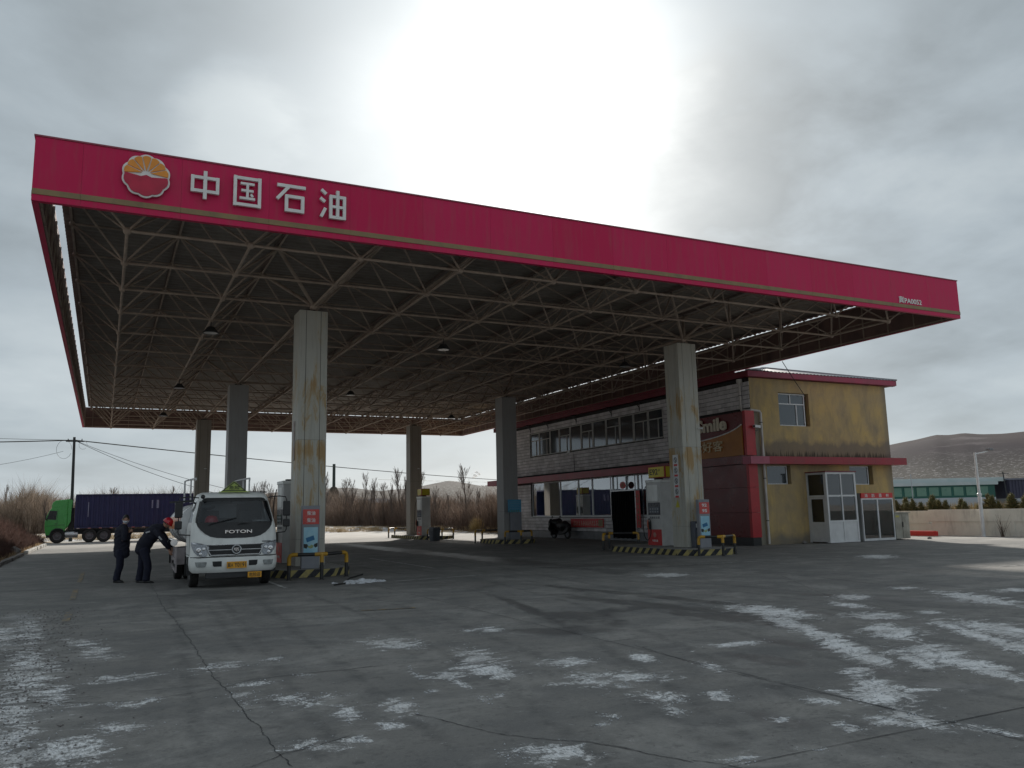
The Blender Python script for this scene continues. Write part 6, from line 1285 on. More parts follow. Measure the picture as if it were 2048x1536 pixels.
mb = MB(); mb.box(-2.1, 11.6, cy0+.75, cy0+1.65, .62, .92); mb.box(-.75, 2.2, cy0+.4, cy1-.5, .92, 1.02); mb.box(-.8, -.45, cy0+.5, cy1-.5, 1.0, 2.6); mb.build('chassis', M_dark, ct)
mb = MB(); mb.lathe([(0,-.98),(.25,-.96),(.25,-.10),(0,-.08)], (0, cy0+.35, .62), 'x', n=20); mb.build('fuel_tank', M_steel, ct, smooth=True)
for x, r_ in ((-1.45,.52),(.68,.51),(1.66,.51),(8.6,.51),(9.7,.51),(10.8,.51)):
    wheel(ct, (x, cy0+.18, r_), r_, .30, 'y', -1, pm('rim_dark', (.16,.15,.16), None, 5, .6)); wheel(ct, (x, cy1-.25, r_), r_, .30, 'y', 1, MATS['rim_dark'])
mb = MB(); vs = []; k = 0; x = -.34; pr = [(0,0),(.14,0),(.19,.045),(.30,.045),(.35,0)]; xs2 = []
while x < 11.75:
    for dx, d in pr[:-1]: xs2.append((x+dx, d))
    x += .35
xs2 = [(a_, b_) for a_, b_ in xs2 if a_ < 11.8]
n = len(xs2)
for a_, d in xs2: vs += [(a_, cy0+.03+d, 1.22), (a_, cy0+.03+d, 3.48)]
mb.add(vs, [(2*i, 2*i+2, 2*i+3, 2*i+1) for i in range(n-1)]); co = mb.build('container', M_navy, ct)
mb = MB(); mb.box(-.36, 11.85, cy0, cy1, 1.06, 1.20); mb.box(-.36, 11.85, cy0, cy1, 3.50, 3.60); mb.box(-.38, -.24, cy0-.005, cy0+.15, 1.205, 3.495); mb.box(11.7, 11.86, cy0-.005, cy0+.15, 1.205, 3.495); mb.box(-.35, 11.84, cy1-.05, cy1-.01, 1.2, 3.5); mb.box(-.33, -.30, cy0+.1, cy1-.1, 1.2, 3.5); mb.box(-.3, 11.7, cy0+.1, cy1-.1, 3.45, 3.495); mb.build('container_frame', M_navy, co)
MK = pm('mark_pale', (.35,.36,.50), None, 4, .5)
mb = MB(); mb.box(.50,.54,cy0+.018,cy0+.028,1.9,3.0); mb.build('container_mark', MK, co)
mb = MB()
for k in range(7): mb.box(4.9+.0, 5.0, cy0+.015, cy0+.026, 2.5+k*.09, 2.56+k*.09); mb.box(5.25, 5.42, cy0+.015, cy0+.026, 2.5+k*.09, 2.56+k*.09)
mb.build('container_code', MK, co, kind='stuff')
mb = MB()
for k in range(16): mb.box(-.2+k*.75, .0+k*.75, cy0-.012, cy0-.002, 1.03, 1.09)
mb.build('reflective_tape', pm('tape_pale', (.5,.45,.42), (.5,.1,.1), 3, .4), ct)

# ------------------------------------------------------------------ people
RH = Vector((.8968, -.4419, 0)).normalized(); FH = Vector((.4396, .8848, 0)).normalized()
def skin(name, mat, parent, P, E, root, off, sub=2):
    """P: {key:(u, z, v, rx, ry)} in the person's screen-parallel frame; E: edges"""
    keys = list(P); me = bpy.data.meshes.new(name)
    me.from_pydata([tuple(RH*P[k][0]+FH*P[k][2]+Vector((0,0,P[k][1]))) for k in keys], [(keys.index(a_), keys.index(b_)) for a_, b_ in E], [])
    me.materials.append(mat); o = bpy.data.objects.new(name, me); COL.objects.link(o); o.parent = parent
    md = o.modifiers.new('skin', 'SKIN'); md.use_smooth_shade = True; md.branch_smoothing = .6
    if not me.skin_vertices:
        bpy.context.view_layer.update()
        bm = bmesh.new(); bm.from_mesh(me); bm.verts.layers.skin.verify(); bm.to_mesh(me); bm.free()
    for i, k in enumerate(keys):
        sv = me.skin_vertices[0].data[i]; sv.radius = (P[k][3], P[k][4] if len(P[k]) > 4 else P[k][3]); sv.use_root = (k == root)
    s_ = o.modifiers.new('sub', 'SUBSURF'); s_.levels = s_.render_levels = sub
    return o
def chain(*k): return list(zip(k[:-1], k[1:]))
def hand(P, E, wrist, at, d, nrm, pre, s=1.0):
    """palm and five unequal curled fingers; d pointing, nrm away from the palm"""
    at = Vector(at); d = Vector(d).normalized(); nn = Vector(nrm).normalized(); sd = d.cross(nn).normalized()
    def put(k, v, r): P[k] = (v.x, v.z, v.y, r*s, r*s*.8)
    palm = at+d*.055*s; put(pre+'palm', palm, .030); E += [(wrist, pre+'palm')]
    for i, (o_, ln) in enumerate(((-.028, .068), (-.010, .078), (.009, .073), (.027, .056))):
        b_ = palm+d*.03*s+sd*o_*s; put(pre+'f%da' % i, b_, .010); put(pre+'f%db' % i, b_+d*ln*.55*s-nn*.012*s, .0088); put(pre+'f%dc' % i, b_+d*ln*.85*s-nn*.038*s, .0075); E += [(pre+'palm', pre+'f%da' % i)]+chain(pre+'f%da' % i, pre+'f%db' % i, pre+'f%dc' % i)
    t0 = palm-d*.02*s-sd*.028*s; put(pre+'t0', t0, .011); put(pre+'t1', t0+d*.03*s-sd*.02*s-nn*.01*s, .0095); put(pre+'t2', t0+d*.055*s-sd*.022*s-nn*.025*s, .008); E += [(pre+'palm', pre+'t0')]+chain(pre+'t0', pre+'t1', pre+'t2')

def blob(name, mat, parent, chains, vox=.014, fold=0.0):
    """one continuous surface: tapered elliptical lofts fused by a voxel remesh. chain points: (u, z, v, ru, rv)"""
    mb = MB(); n = 14
    for ch in chains:
        pts = [Vector((c[0], c[2], c[1])) for c in ch]; rr = [(c[3], c[4] if len(c) > 4 else c[3]) for c in ch]
        d0 = (pts[0]-pts[1]).normalized(); d1 = (pts[-1]-pts[-2]).normalized(); k0 = min(rr[0])*.55; k1 = min(rr[-1])*.55
        P_ = [pts[0]+d0*k0, pts[0]+d0*k0*.7]+pts+[pts[-1]+d1*k1*.7, pts[-1]+d1*k1]; Q_ = [(rr[0][0]*.25, rr[0][1]*.25), (rr[0][0]*.72, rr[0][1]*.72)]+rr+[(rr[-1][0]*.72, rr[-1][1]*.72), (rr[-1][0]*.25, rr[-1][1]*.25)]
        # smooth subdivision along the path
        P2, Q2 = [], []
        for i in range(len(P_)-1):
            st = 3 if 1 < i < len(P_)-3 else 1
            for t_ in range(st):
                t = t_/st; p0, p1, p2, p3 = [P_[max(0, min(len(P_)-1, i+j))] for j in (-1, 0, 1, 2)]
                q = .5*((2*p1)+(p2-p0)*t+(2*p0-5*p1+4*p2-p3)*t*t+(3*p1-p0-3*p2+p3)*t**3) if st > 1 else p1
                P2.append(q); s_ = t*t*(3-2*t); Q2.append((Q_[i][0]*(1-s_)+Q_[i+1][0]*s_, Q_[i][1]*(1-s_)+Q_[i+1][1]*s_))
        P2.append(P_[-1]); Q2.append(Q_[-1]); rings = []
        for i, p_ in enumerate(P2):
            d = (P2[min(i+1, len(P2)-1)]-P2[max(i-1, 0)]).normalized(); a_ = Vector((1,0,0))-d*d.x
            if a_.length < .3: a_ = Vector((0,0,1))-d*d.z
            a_.normalize(); b_ = d.cross(a_); ring = []
            for j in range(n):
                t = 2*math.pi*j/n; q = p_+a_*Q2[i][0]*math.cos(t)+b_*Q2[i][1]*math.sin(t)
                if fold: f_ = 1+fold*math.sin(q.z*46+q.x*25+math.sin(t*2+q.z*9)*2.2); q = p_+(q-p_)*f_
                ring.append(RH*q.x+FH*q.y+Vector((0,0,q.z)))
            rings.append(ring)
        m_ = len(rings); mb.add([v for r_ in rings for v in r_], [(i*n+j, i*n+(j+1) % n, (i+1)*n+(j+1) % n, (i+1)*n+j) for i in range(m_-1) for j in range(n)]+[tuple(range(n))[::-1], tuple((m_-1)*n+j for j in range(n))])
    o = mb.build(name, mat, parent, smooth=True, off=Vector((0,0,0)))
    md = o.modifiers.new('fuse', 'REMESH'); md.mode = 'VOXEL'; md.voxel_size = vox; md.use_smooth_shade = True
    sm_ = o.modifiers.new('soft', 'SMOOTH'); sm_.iterations = 3; sm_.factor = .5
    return o
def handchains(at, d, nrm, s=1.0):
    at = Vector(at); d = Vector(d).normalized(); nn = Vector(nrm).normalized(); sd = d.cross(nn).normalized(); out = []
    T_ = lambda v, a_, b_=None: (v.x, v.z, v.y, a_*s, (b_ or a_)*s)
    pc = at+d*.05*s; out.append([T_(at, .024, .020), T_(pc-d*.01, .032, .020), T_(pc+d*.03*s, .034, .018)])
    for o_, ln in ((-.028, .066), (-.010, .078), (.009, .072), (.027, .055)):
        b_ = pc+d*.03*s+sd*o_*s; out.append([T_(b_, .010), T_(b_+d*ln*.55*s-nn*.014*s, .009), T_(b_+d*ln*.85*s-nn*.040*s, .0075)])
    t0 = pc-d*.02*s-sd*.026*s; out.append([T_(t0, .012), T_(t0+d*.028*s-sd*.022*s-nn*.01*s, .010), T_(t0+d*.055*s-sd*.024*s-nn*.025*s, .0085)])
    return out
def local(p): return RH*p[0]+FH*p[1]+Vector((0,0,p[2]))
def head(parent, c, yaw, tilt, mask, mat=M_skin):
    """continuous head surface: skull, brow, nose, lips, chin, ears; yaw turns it (0 = away along FH); returns matrix"""
    M = Matrix.Translation(local(c)) @ Matrix.Rotation(yaw, 4, 'Z') @ Matrix.Rotation(tilt, 4, 'X')
    vs = []; n, k = 28, 22
    for i in range(k+1):
        t = math.pi*i/k; z = math.cos(t); r_ = math.sin(t)
        for j in range(n):
            a_ = 2*math.pi*j/n; x = r_*math.sin(a_); y = -r_*math.cos(a_)      # face looks to -y
            X_, Y_, Z_ = x*.078, y*.098, z*.118
            f_ = max(0, -y)
            if Z_ < -.02: X_ *= 1-(-Z_-.02)*3.0; Y_ *= 1-(-Z_-.02)*1.2
            nose = math.exp(-((x)/.16)**2-((z+.10)/.20)**2)*.026*f_; nose *= 1 if z > -.32 else .2
            brow = math.exp(-((z-.22)/.10)**2-((x)/.5)**2)*.008*f_; eye = -math.exp(-((abs(x)-.36)/.15)**2-((z-.06)/.10)**2)*.010*f_
            lip = math.exp(-((x)/.24)**2-((z+.50)/.07)**2)*.008*f_; chin = math.exp(-((x)/.3)**2-((z+.85)/.15)**2)*.012*f_
            Y_ -= nose+brow+eye+lip+chin
            ear = math.exp(-((y-.05)/.16)**2-((z+.0)/.22)**2)*.018*abs(x)**6; X_ += math.copysign(ear, x)
            vs.append(tuple(M @ Vector((X_, Y_, Z_))))
    mb = MB(); mb.add(vs, [(i*n+j, (i+1)*n+j, (i+1)*n+(j+1) % n, i*n+(j+1) % n) for i in range(k) for j in range(n)])
    return M, mb
# standing man with a clipboard, face mask, dark coat
B1 = Vector((1.95, 6.45, 0)); p1 = thing('person', 'person in dark coat, trousers and white face mask writing on a clipboard', 'person', tuple(B1))
bd = [[(.06,.86,0,.10,.09),(.08,1.10,0,.13,.10),(.11,1.30,0,.16,.11),(.13,1.42,0,.09,.08),(.15,1.50,0,.052,.055),(.165,1.56,0,.052,.058)],
 [(-.02,1.36,.13,.06),(-.03,1.10,.20,.045),(.19,1.235,.13,.03)], [(.23,1.35,-.13,.06),(.22,1.08,-.18,.045),(.26,1.26,-.07,.03)],
 [(.02,.84,.07,.07),(.03,.46,.09,.06),(-.04,.10,.10,.04),(-.04,.05,.10,.04)], [(.10,.84,-.07,.07),(.12,.46,-.09,.06),(.05,.10,-.09,.04),(.05,.05,-.09,.04)]]
blob('body', M_skin, p1, bd+handchains((.265,-.065,1.27), (.6,.1,.45), (.1,-.9,.3))+handchains((.20,.13,1.24), (.8,-.3,.15), (0,0,-1)), .008)
M1, mb = head(p1, (.175, 0, 1.615), R(28)+math.atan2(-FH.x, FH.y)*1, R(8), True)
mb.build('head', M_skin, p1, smooth=True, off=Vector((0,0,0)))
def cap_hair(M, name, mat, parent, lo=-.15, grow=1.08, face=.45):
    vs = []; n, k = 24, 10; f_ = []
    for i in range(k+1):
        for j in range(n):
            a_ = 2*math.pi*j/n; fr = max(0, math.cos(a_)); tmax = math.pi*(.60-.27*fr**1.5*1.0); t = tmax*i/k
            x = math.sin(t)*math.sin(a_); y = -math.sin(t)*math.cos(a_); z = math.cos(t); jt = 1+.03*math.sin(j*5.3+i*2.1)
            vs.append(tuple(M @ Vector((x*.078*grow*jt, y*.098*grow*jt, z*.118*(grow+.03)*jt))))
    mb = MB(); mb.add(vs, [(i*n+j, (i+1)*n+j, (i+1)*n+(j+1) % n, i*n+(j+1) % n) for i in range(k) for j in range(n)]); return mb.build(name, mat, parent, smooth=True, off=Vector((0,0,0)))
cap_hair(M1, 'hair', M_hair, p1)
def mask_on(M, parent):
    vs = []; n, k = 16, 8
    for i in range(k+1):
        z = -.02-.085*i/k
        for j in range(n+1):
            a_ = R(-78)+R(156)*j/n; r_ = math.sqrt(max(.05, 1-(z/.118)**2)); Y_ = -r_*.112*math.cos(a_)-.014*math.cos(a_)*math.exp(-((z+.04)/.03)**2)
            vs.append(tuple(M @ Vector((r_*.083*math.sin(a_)*(1+z*1.6), Y_, z))))
    mb = MB(); mb.add(vs, [(i*(n+1)+j, (i+1)*(n+1)+j, (i+1)*(n+1)+j+1, i*(n+1)+j+1) for i in range(k) for j in range(n)]); o = mb.build('face_mask', M_mask, parent, smooth=True, off=Vector((0,0,0)))
    s_ = o.modifiers.new('solid', 'SOLIDIFY'); s_.thickness = .003
    mb = MB()
    for s in (-1, 1): mb.tube([tuple(M @ Vector((s*.078, -.03, -.035))), tuple(M @ Vector((s*.086, .008, .0)))], .002, 4)
    mb.build('ear_loop', M_mask, parent, off=Vector((0,0,0)))
    for s in (-1, 1):
        mb = MB(); mb.sphere((0,0,0), 1, 10, 6); vs2 = [tuple(M @ Vector((s*.029+v[0]*.013, -.088+v[1]*.006, .010+v[2]*.006))) for v in mb.v]; mb.v = vs2; mb.build('eye', M_ink, parent, smooth=True, off=Vector((0,0,0)))
mask_on(M1, p1)
blob('coat', M_cloth, p1, [[(.115,.68,0,.195,.155),(.105,.86,0,.20,.16),(.10,1.02,0,.20,.16),(.11,1.20,0,.215,.165),(.11,1.34,0,.205,.14),(.13,1.43,0,.11,.10),(.14,1.475,0,.078,.078)],
 [(.02,1.375,.10,.085),(-.04,1.30,.17,.085),(-.07,1.10,.20,.075),(.05,1.13,.19,.068),(.16,1.21,.14,.052)], [(.16,1.375,-.10,.085),(.24,1.30,-.15,.085),(.25,1.08,-.18,.074),(.255,1.15,-.13,.062),(.26,1.235,-.085,.05)]], .012, .05)
blob('trousers', M_cloth2, p1, [[(.05,.92,0,.15,.13),(.05,.80,0,.16,.14)], [(.02,.82,.075,.115,.11),(.03,.46,.09,.092),(-.03,.20,.10,.086),(-.045,.085,.10,.092)], [(.10,.82,-.075,.115,.11),(.12,.46,-.09,.092),(.06,.20,-.09,.086),(.045,.085,-.09,.092)]], .012, .05)
def shoe(parent, heel, toe, r=.05):
    h_, t_ = Vector(local(heel)), Vector(local(toe)); d = (t_-h_).normalized(); s_ = Vector((-d.y, d.x, 0)); vs = []; n = 12
    for i, (q, wd, ht) in enumerate(((-.10,.02,.03),(-.08,.040,.065),(0,.045,.075),(.35,.046,.065),(.7,.05,.05),(.92,.042,.038),(1.04,.02,.02))):
        c = h_.lerp(t_, q) if q >= 0 else h_-d*(-q)*.5
        for j in range(n): a_ = 2*math.pi*j/n; vs.append(tuple(Vector((c.x, c.y, 0))+s_*wd*math.cos(a_)+Vector((0,0,max(.004, ht*.55+ht*.62*math.sin(a_))))))
    mb = MB(); mb.add(vs, [(i*n+j, i*n+(j+1) % n, (i+1)*n+(j+1) % n, (i+1)*n+j) for i in range(6) for j in range(n)]+[tuple(range(n)), tuple(6*n+j for j in range(n))]); return mb.build('shoe', M_black, parent, smooth=True, off=Vector((0,0,0)))
shoe(p1, (-.07,.10,0), (.14,.08,0)); shoe(p1, (.02,-.09,0), (.24,-.12,0))
cpos = B1+local((.20,.02,1.315)); mb = MB(); a_ = local((-.02,.10,0)); mb.bar(B1+local((.02,.05,1.28)), B1+local((.33,-.05,1.345)), .22, .008, (0,0,1))
solo(mb, 'clipboard', pm('clipboard_brown', (.42,.33,.18), None, 6, .5), 'brown clipboard held by the masked person', 'clipboard', tuple(cpos))
# bending man with red helmet, reaching down to the truck
B2 = Vector((2.62, 5.70, 0)); p2 = thing('person', 'person in dark workwear and red helmet bending down to the side of the white truck', 'person', tuple(B2))
bd = [[(-.08,.88,0,.10,.09),(.02,1.12,0,.13,.10),(.18,1.29,0,.15,.11),(.32,1.38,0,.09,.08),(.40,1.42,0,.052,.055),(.47,1.46,0,.05,.055)],
 [(.22,1.33,.14,.06),(.42,1.05,.18,.045),(.59,.86,.12,.03)], [(.33,1.27,-.14,.06),(.50,1.02,-.16,.045),(.595,.83,-.07,.03)],
 [(-.14,.86,.08,.09),(-.16,.46,.10,.06),(-.21,.10,.10,.04),(-.21,.05,.10,.04)], [(-.04,.86,-.08,.09),(.08,.46,-.08,.06),(.05,.10,-.08,.04),(.05,.05,-.08,.04)]]
blob('body', M_skin, p2, bd+handchains((.60,-.06,.81), (.3,.1,-.9), (-.2,-.9,0))+handchains((.60,.12,.85), (.4,-.1,-.8), (0,.9,0)), .008)
M2, mb = head(p2, (.50, 0, 1.50), R(100)+math.atan2(-FH.x, FH.y), R(38), False); mb.build('head', M_skin, p2, smooth=True, off=Vector((0,0,0)))
cap_hair(M2, 'hair', M_hair, p2, grow=1.04)
vs = []; n, k = 28, 12
for i in range(k+1):
    for j in range(n):
        a_ = 2*math.pi*j/n; t = math.pi*.54*i/k; br = 1+(.16*max(0, math.cos(a_))**2 if i == k else 0)+(.03 if i >= k-1 else 0)
        vs.append(tuple(M2 @ Vector((math.sin(t)*math.sin(a_)*.105*br, -math.sin(t)*math.cos(a_)*.128*br+.004, math.cos(t)*.135+.012+(.006*math.cos(a_*0) if abs(math.sin(a_)) < .25 and t < 1.3 else 0)))))
mb = MB(); mb.add(vs, [(i*n+j, (i+1)*n+j, (i+1)*n+(j+1) % n, i*n+(j+1) % n) for i in range(k) for j in range(n)]); hm = mb.build('helmet', M_helm, p2, smooth=True, off=Vector((0,0,0)))
s_ = hm.modifiers.new('solid', 'SOLIDIFY'); s_.thickness = .004
blob('jacket', M_cloth, p2, [[(-.11,.77,0,.185,.16),(-.10,.90,0,.195,.165),(.0,1.08,0,.19,.165),(.13,1.24,0,.205,.18),(.24,1.33,0,.185,.17),(.35,1.39,0,.11,.11),(.40,1.42,0,.08,.08)],
 [(.20,1.32,.12,.09),(.27,1.24,.18,.088),(.43,1.04,.19,.070),(.57,.885,.125,.05)], [(.27,1.30,-.12,.09),(.37,1.21,-.17,.088),(.505,1.02,-.165,.070),(.59,.865,-.08,.05)]], .012, .05)
blob('trousers', M_cloth2, p2, [[(-.09,.94,0,.15,.14),(-.10,.82,0,.165,.15)], [(-.14,.84,.08,.12,.115),(-.16,.46,.10,.096),(-.20,.20,.10,.088),(-.215,.085,.10,.094)], [(-.05,.84,-.08,.12,.115),(.07,.46,-.08,.096),(.055,.20,-.08,.088),(.045,.085,-.08,.094)]], .012, .05)
shoe(p2, (-.24,.10,0), (-.05,.04,0)); shoe(p2, (.02,-.08,0), (.25,-.12,0))
refl = pm('reflective_patch', (.45,.46,.48), None, 6, .4)
mb = MB(); mb.bar(local((.04,-.215,1.27)), local((.15,-.22,1.30)), .012, .035, (0,0,1)); mb.bar(local((.40,-.262,1.17)), local((.47,-.245,1.08)), .012, .04, (0,0,1)); mb.build('reflective_patch', refl, p2, off=Vector((0,0,0)))

# ------------------------------------------------------------------ scooter under a padded cover
sc2 = thing('motor_scooter', 'motor scooter under a black padded apron against the tiled wall', 'scooter', (25.2, 23.9, 0), R(100))
O = Vector((0,0,0))
for x in (-.58, .62):
    mb = MB(); mb.lathe([(.15,-.05),(.22,-.055),(.25,-.03),(.255,0),(.25,.03),(.22,.055),(.15,.05)], (x, 0, .256), 'y', n=22); ty = mb.build('wheel', M_rubber, sc2, smooth=True, off=O)
    mb = MB(); mb.lathe([(.155,-.03),(.15,.03),(.05,.04),(.05,-.04),(.155,-.03)], (x, 0, .256), 'y', n=16); mb.build('rim', M_graym, ty, off=O)
mb = MB(); mb.prism([(-.72,.42),(-.80,.62),(-.62,.78),(.0,.80),(.08,.40),(.32,.28),(.46,.30),(.5,.25),(.05,.22),(-.4,.28)], -.14, .14, 'xz'); mb.build('body', M_black, sc2, off=O, bevel=.04)
mb = MB(); mb.tube([(.62,0,.26),(.50,0,.75),(.44,0,1.0)], .035, 8); mb.tube([(.40,-.34,1.04),(.44,0,.98),(.40,.34,1.04)], .018, 8); mb.build('handlebar', M_dark, sc2, off=O, smooth=True)
for s in (-1, 1): mb = MB(); mb.tube([(.42,s*.2,1.03),(.40,s*.28,1.22)], .007, 5); mb.sphere((.40,s*.29,1.25), .06, 10, 6, (.3,1,.7)); mb.build('mirror', M_black, sc2, off=O)
vs = []; n, k = 18, 10
for i in range(k+1):
    for j in range(n+1):
        a_ = R(-100)+R(200)*j/n; z = 1.08-.85*i/k; r_ = .30+.14*math.sin(math.pi*min(1, i/k*1.1))+.03*math.sin(j*1.7+i)
        vs.append((.46+r_*.75*math.cos(a_)+.04*math.sin(i*1.3), r_*1.15*math.sin(a_), z+.02*math.sin(j*2.2)+.06*abs(math.sin(a_))*(i == 0)))
mb = MB(); mb.add(vs, [(i*(n+1)+j, (i+1)*(n+1)+j, (i+1)*(n+1)+j+1, i*(n+1)+j+1) for i in range(k) for j in range(n)]); o = mb.build('padded_apron', M_black, sc2, off=O, smooth=True); o.modifiers.new('solid', 'SOLIDIFY').thickness = .03
mb = MB(); mb.sphere((-.15,0,.72), .5, 20, 14, (1.25,.62,.62)); mb.sphere((.38,0,.95), .3, 16, 12, (.8,1.25,.75)); mb.v = [(x+.03*math.sin(y*14+z*9), y+.025*math.sin(x*13), z+.035*math.sin(x*11+y*6)) for x, y, z in mb.v]; o = mb.build('dust_cover', M_black, sc2, off=O, smooth=True); md_ = o.modifiers.new('fuse', 'REMESH'); md_.mode = 'VOXEL'; md_.voxel_size = .03; md_.use_smooth_shade = True
# ------------------------------------------------------------------ verges, kerbs, snow heap
a = NM('verge_soil'); n1_ = a.noise(a.pos(), .7, 8, .7); n2_ = a.noise(a.pos(), 9, 5, .7)
col = a.mix(n2_, (.20, .14, .085), (.34, .26, .16)); col = a.mix(a.ramp(n1_, [(.50, 0.0), (.58, 1.0)]), col, (.58, .58, .60)); a.set(col=col, rough=.95); a.bump(n2_, .8, .05); M_verge = a.m
def terrain(name, poly_fn, x0, x1, y0, y1, step, hmax):
    xs = np.arange(x0, x1+step, step); ys = np.arange(y0, y1+step, step); vs = []
    for y in ys:
        for x in xs:
            d = poly_fn(x, y); z = -.02 if d <= 0 else min(hmax, .02+d*.12)+.06*math.sin(x*1.7+y*.9)*min(1, d)+.05*math.sin(x*.6-y*1.9)*min(1, d); vs.append((x, y, z))
    nx_ = len(xs); id_ = np.arange(len(vs)).reshape(len(ys), nx_)
    f_ = np.stack([id_[:-1,:-1].ravel(), id_[:-1,1:].ravel(), id_[1:,1:].ravel(), id_[1:,:-1].ravel()], 1)
    me = np_mesh(name, np.array(vs), f_, M_verge); me.polygons.foreach_set('use_smooth', [True]*len(me.polygons)); o = bpy.data.objects.new(name, me); COL.objects.link(o); return struct(o)
terrain('verge', lambda x, y: -1.95-x+.1*math.sin(y*.8), -60, -1.7, 14, 60, .6, .25)
def edge_e(x, y): return x-(28.3+.4*math.sin(y*.35)-max(0, y-50)*.11) if y > 34.5 else -1
terrain('verge', edge_e, 23.5, 60, 33.9, 84, .7, .3)
terrain('verge', lambda x, y: y-60-.6*math.sin(x*.3), -60, 27.5, 59, 110, 1.0, .35)
kb = bpy.data.objects.new('kerb', None); COL.objects.link(kb); kb.location = (-1.8, 30, 0); struct(kb)
y = 17.0; i = 0
while y < 46:
    L_ = .97; mb = MB(); dx = random.uniform(-.03, .03); low_ = y < 29.5
    if not (28.8 < y < 30.4): mb.box(-1.98+dx, -1.78+dx, y, y+L_, 0, .14 if low_ else .17); mb.build('kerb_stone', M_stone if low_ else M_kerb, kb, bevel=.02)
    y += 1.0
def rock(c, r, name, lab, sc_=(1,.8,.6)):
    mb = MB(); mb.sphere((0,0,0), 1, 14, 10); rg = random.Random(int(c[0]*10+c[1])); ph_ = [rg.uniform(0, 6) for _ in range(6)]
    mb.v = [(c[0]+v[0]*r*sc_[0]*(1+.16*math.sin(v[1]*4+ph_[0])+.1*math.sin(v[2]*7+ph_[1])), c[1]+v[1]*r*sc_[1]*(1+.16*math.sin(v[2]*4+ph_[2])+.1*math.sin(v[0]*8+ph_[3])), c[2]+r*sc_[2]*.7+v[2]*r*sc_[2]*(1+.15*math.sin(v[0]*5+ph_[4]))) for v in mb.v]
    return solo(mb, name, M_stone, lab, 'rock', c, smooth=False)
rock((-2.35, 29.7, 0), .42, 'boulder', 'grey boulder in the gap between the kerb stones at far left')
# heap of dirty snow with a black hose
mb = MB(); rg = random.Random(5)
for k in range(46):
    a_ = rg.uniform(0, 6.28); d = rg.random()**.6; x = 7.15+.62*d*math.cos(a_); y = 1.95+.33*d*math.sin(a_); r_ = .10*(1.15-d)+.03
    mb.sphere((x, y, .0), r_*.8, 9, 6, (1.4, 1.1, .45+rg.random()*.5))
jit = np.random.RandomState(2).normal(0, .007, (len(mb.v), 3)); mb.v = [tuple(np.array(v)+j) for v, j in zip(mb.v, jit)]
solo(mb, 'snow_heap', M_snowlump, 'small heap of dirty snow on the concrete in front of the left island', 'snow', (7.15, 1.95, 0))
mb = MB(); mb.tube([(6.42,1.45,.02),(6.75,1.72,.02),(6.95,2.35,.02),(7.25,3.2,.02),(7.9,4.3,.02)], .022, 6); solo(mb, 'rubber_hose', M_rubber, 'black hose lying by the snow heap next to the left island', 'hose', (6.9, 2.3, 0))

# ------------------------------------------------------------------ boundary wall, lamp, switch, hedge on the right
WL = thing('boundary_wall', 'long low cream wall along the right edge of the forecourt', 'wall', (38.4, 8, 0))
M_wall = pm('cream_wall', (.80,.78,.70), (.68,.66,.59), 1.4, .85, bump=.3, grime=.35)
posts = [-19.2+4.18*k for k in range(14)]
for k, (ya, yb) in enumerate(zip(posts[:-1], posts[1:])):
    hi = ya < 7.9; zt2 = 1.24 if hi else 1.19; zl = .67 if hi else .57
    yb2 = yb
    mb = MB(); mb.box(38.30, 38.5, ya, yb2-.004, zl, zt2); mb.build('coping_course', M_wall, WL)
    mb = MB(); mb.box(38.33, 38.47, ya+.13, yb2-.13, 0, zl-.004); mb.build('recessed_panel', M_wall, WL)
    mb = MB(); mb.box(38.302, 38.498, ya-.126, ya+.126, 0, zl-.004); mb.build('pier', M_wall, WL)
t = thing('lamp_post', 'white lamp post with a small arm standing before the cream wall', 'lamp post', (37.88, 6.98, 0))
mb = MB(); mb.tube([(37.88,6.98,0),(37.88,6.98,1.9)], .085, 12, .075); mb.tube([(37.88,6.98,1.9),(37.88,6.98,3.86)], .062, 12, .05); mb.lathe([(0,.02),(.17,.02),(.17,0),(0,0)], (37.88,6.98,.001), n=14); mb.lathe([(.1,1.86),(.1,1.95),(.05,2.0)], (37.88,6.98,0), n=12); mb.build('post', M_white2, t, smooth=True)
mb = MB(); mb.tube([(37.9,6.98,3.8),(38.15,6.86,3.84),(38.45,6.70,3.9)], .025, 8); mb.tube([(37.98,7.06,.03),(38.05,7.0,1.8)], .02, 6); mb.build('arm', M_white2, t, smooth=True)
mb = MB(); mb.box(38.35,38.62,6.55,6.78,3.93,4.04); mb.build('lamp_head', M_graym, t, bevel=.02)
mb = MB(); mb.box(36.85,37.15,8.75,10.3,.02,.24); mb.box(36.9,37.1,8.8,10.25,.242,.26); solo(mb, 'red_trough', M_plainred, 'long low red steel trough lying by the foot of the cream wall', 'trough', (37, 9.5, 0), bevel=.01)
rock((34.6, 7.3, 0), .10, 'stone', 'small dark stone right of the cream switch cabinet', (1.2,.8,.5))
rock((28.0, 8.2, 0), .11, 'stone', 'dark clod at the foot of the yellow wall left of the porch', (1.2,.7,.7))
mb = MB(); rg = random.Random(8); x_, y_ = 37.9, 6.1
for k in range(26):
    a_ = rg.uniform(0, 6.28); l_ = rg.uniform(.4, 1.0); d = rg.uniform(.15, .6); p0 = Vector((x_+rg.uniform(-.05,.05), y_+rg.uniform(-.05,.05), 0)); p2_ = p0+Vector((math.cos(a_)*d*l_, math.sin(a_)*d*l_, l_)); mb.tube([p0, p0.lerp(p2_, .5)+Vector((0,0,.08)), p2_], .008, 3, .003, cap=False)
M_twig = pm('bare_twig', (.10,.075,.06), (.15,.11,.085), 3, .9)
solo(mb, 'bare_shrub', M_twig, 'small leafless shrub at the foot of the wall right of the lamp post', 'shrub', (x_, y_, 0))

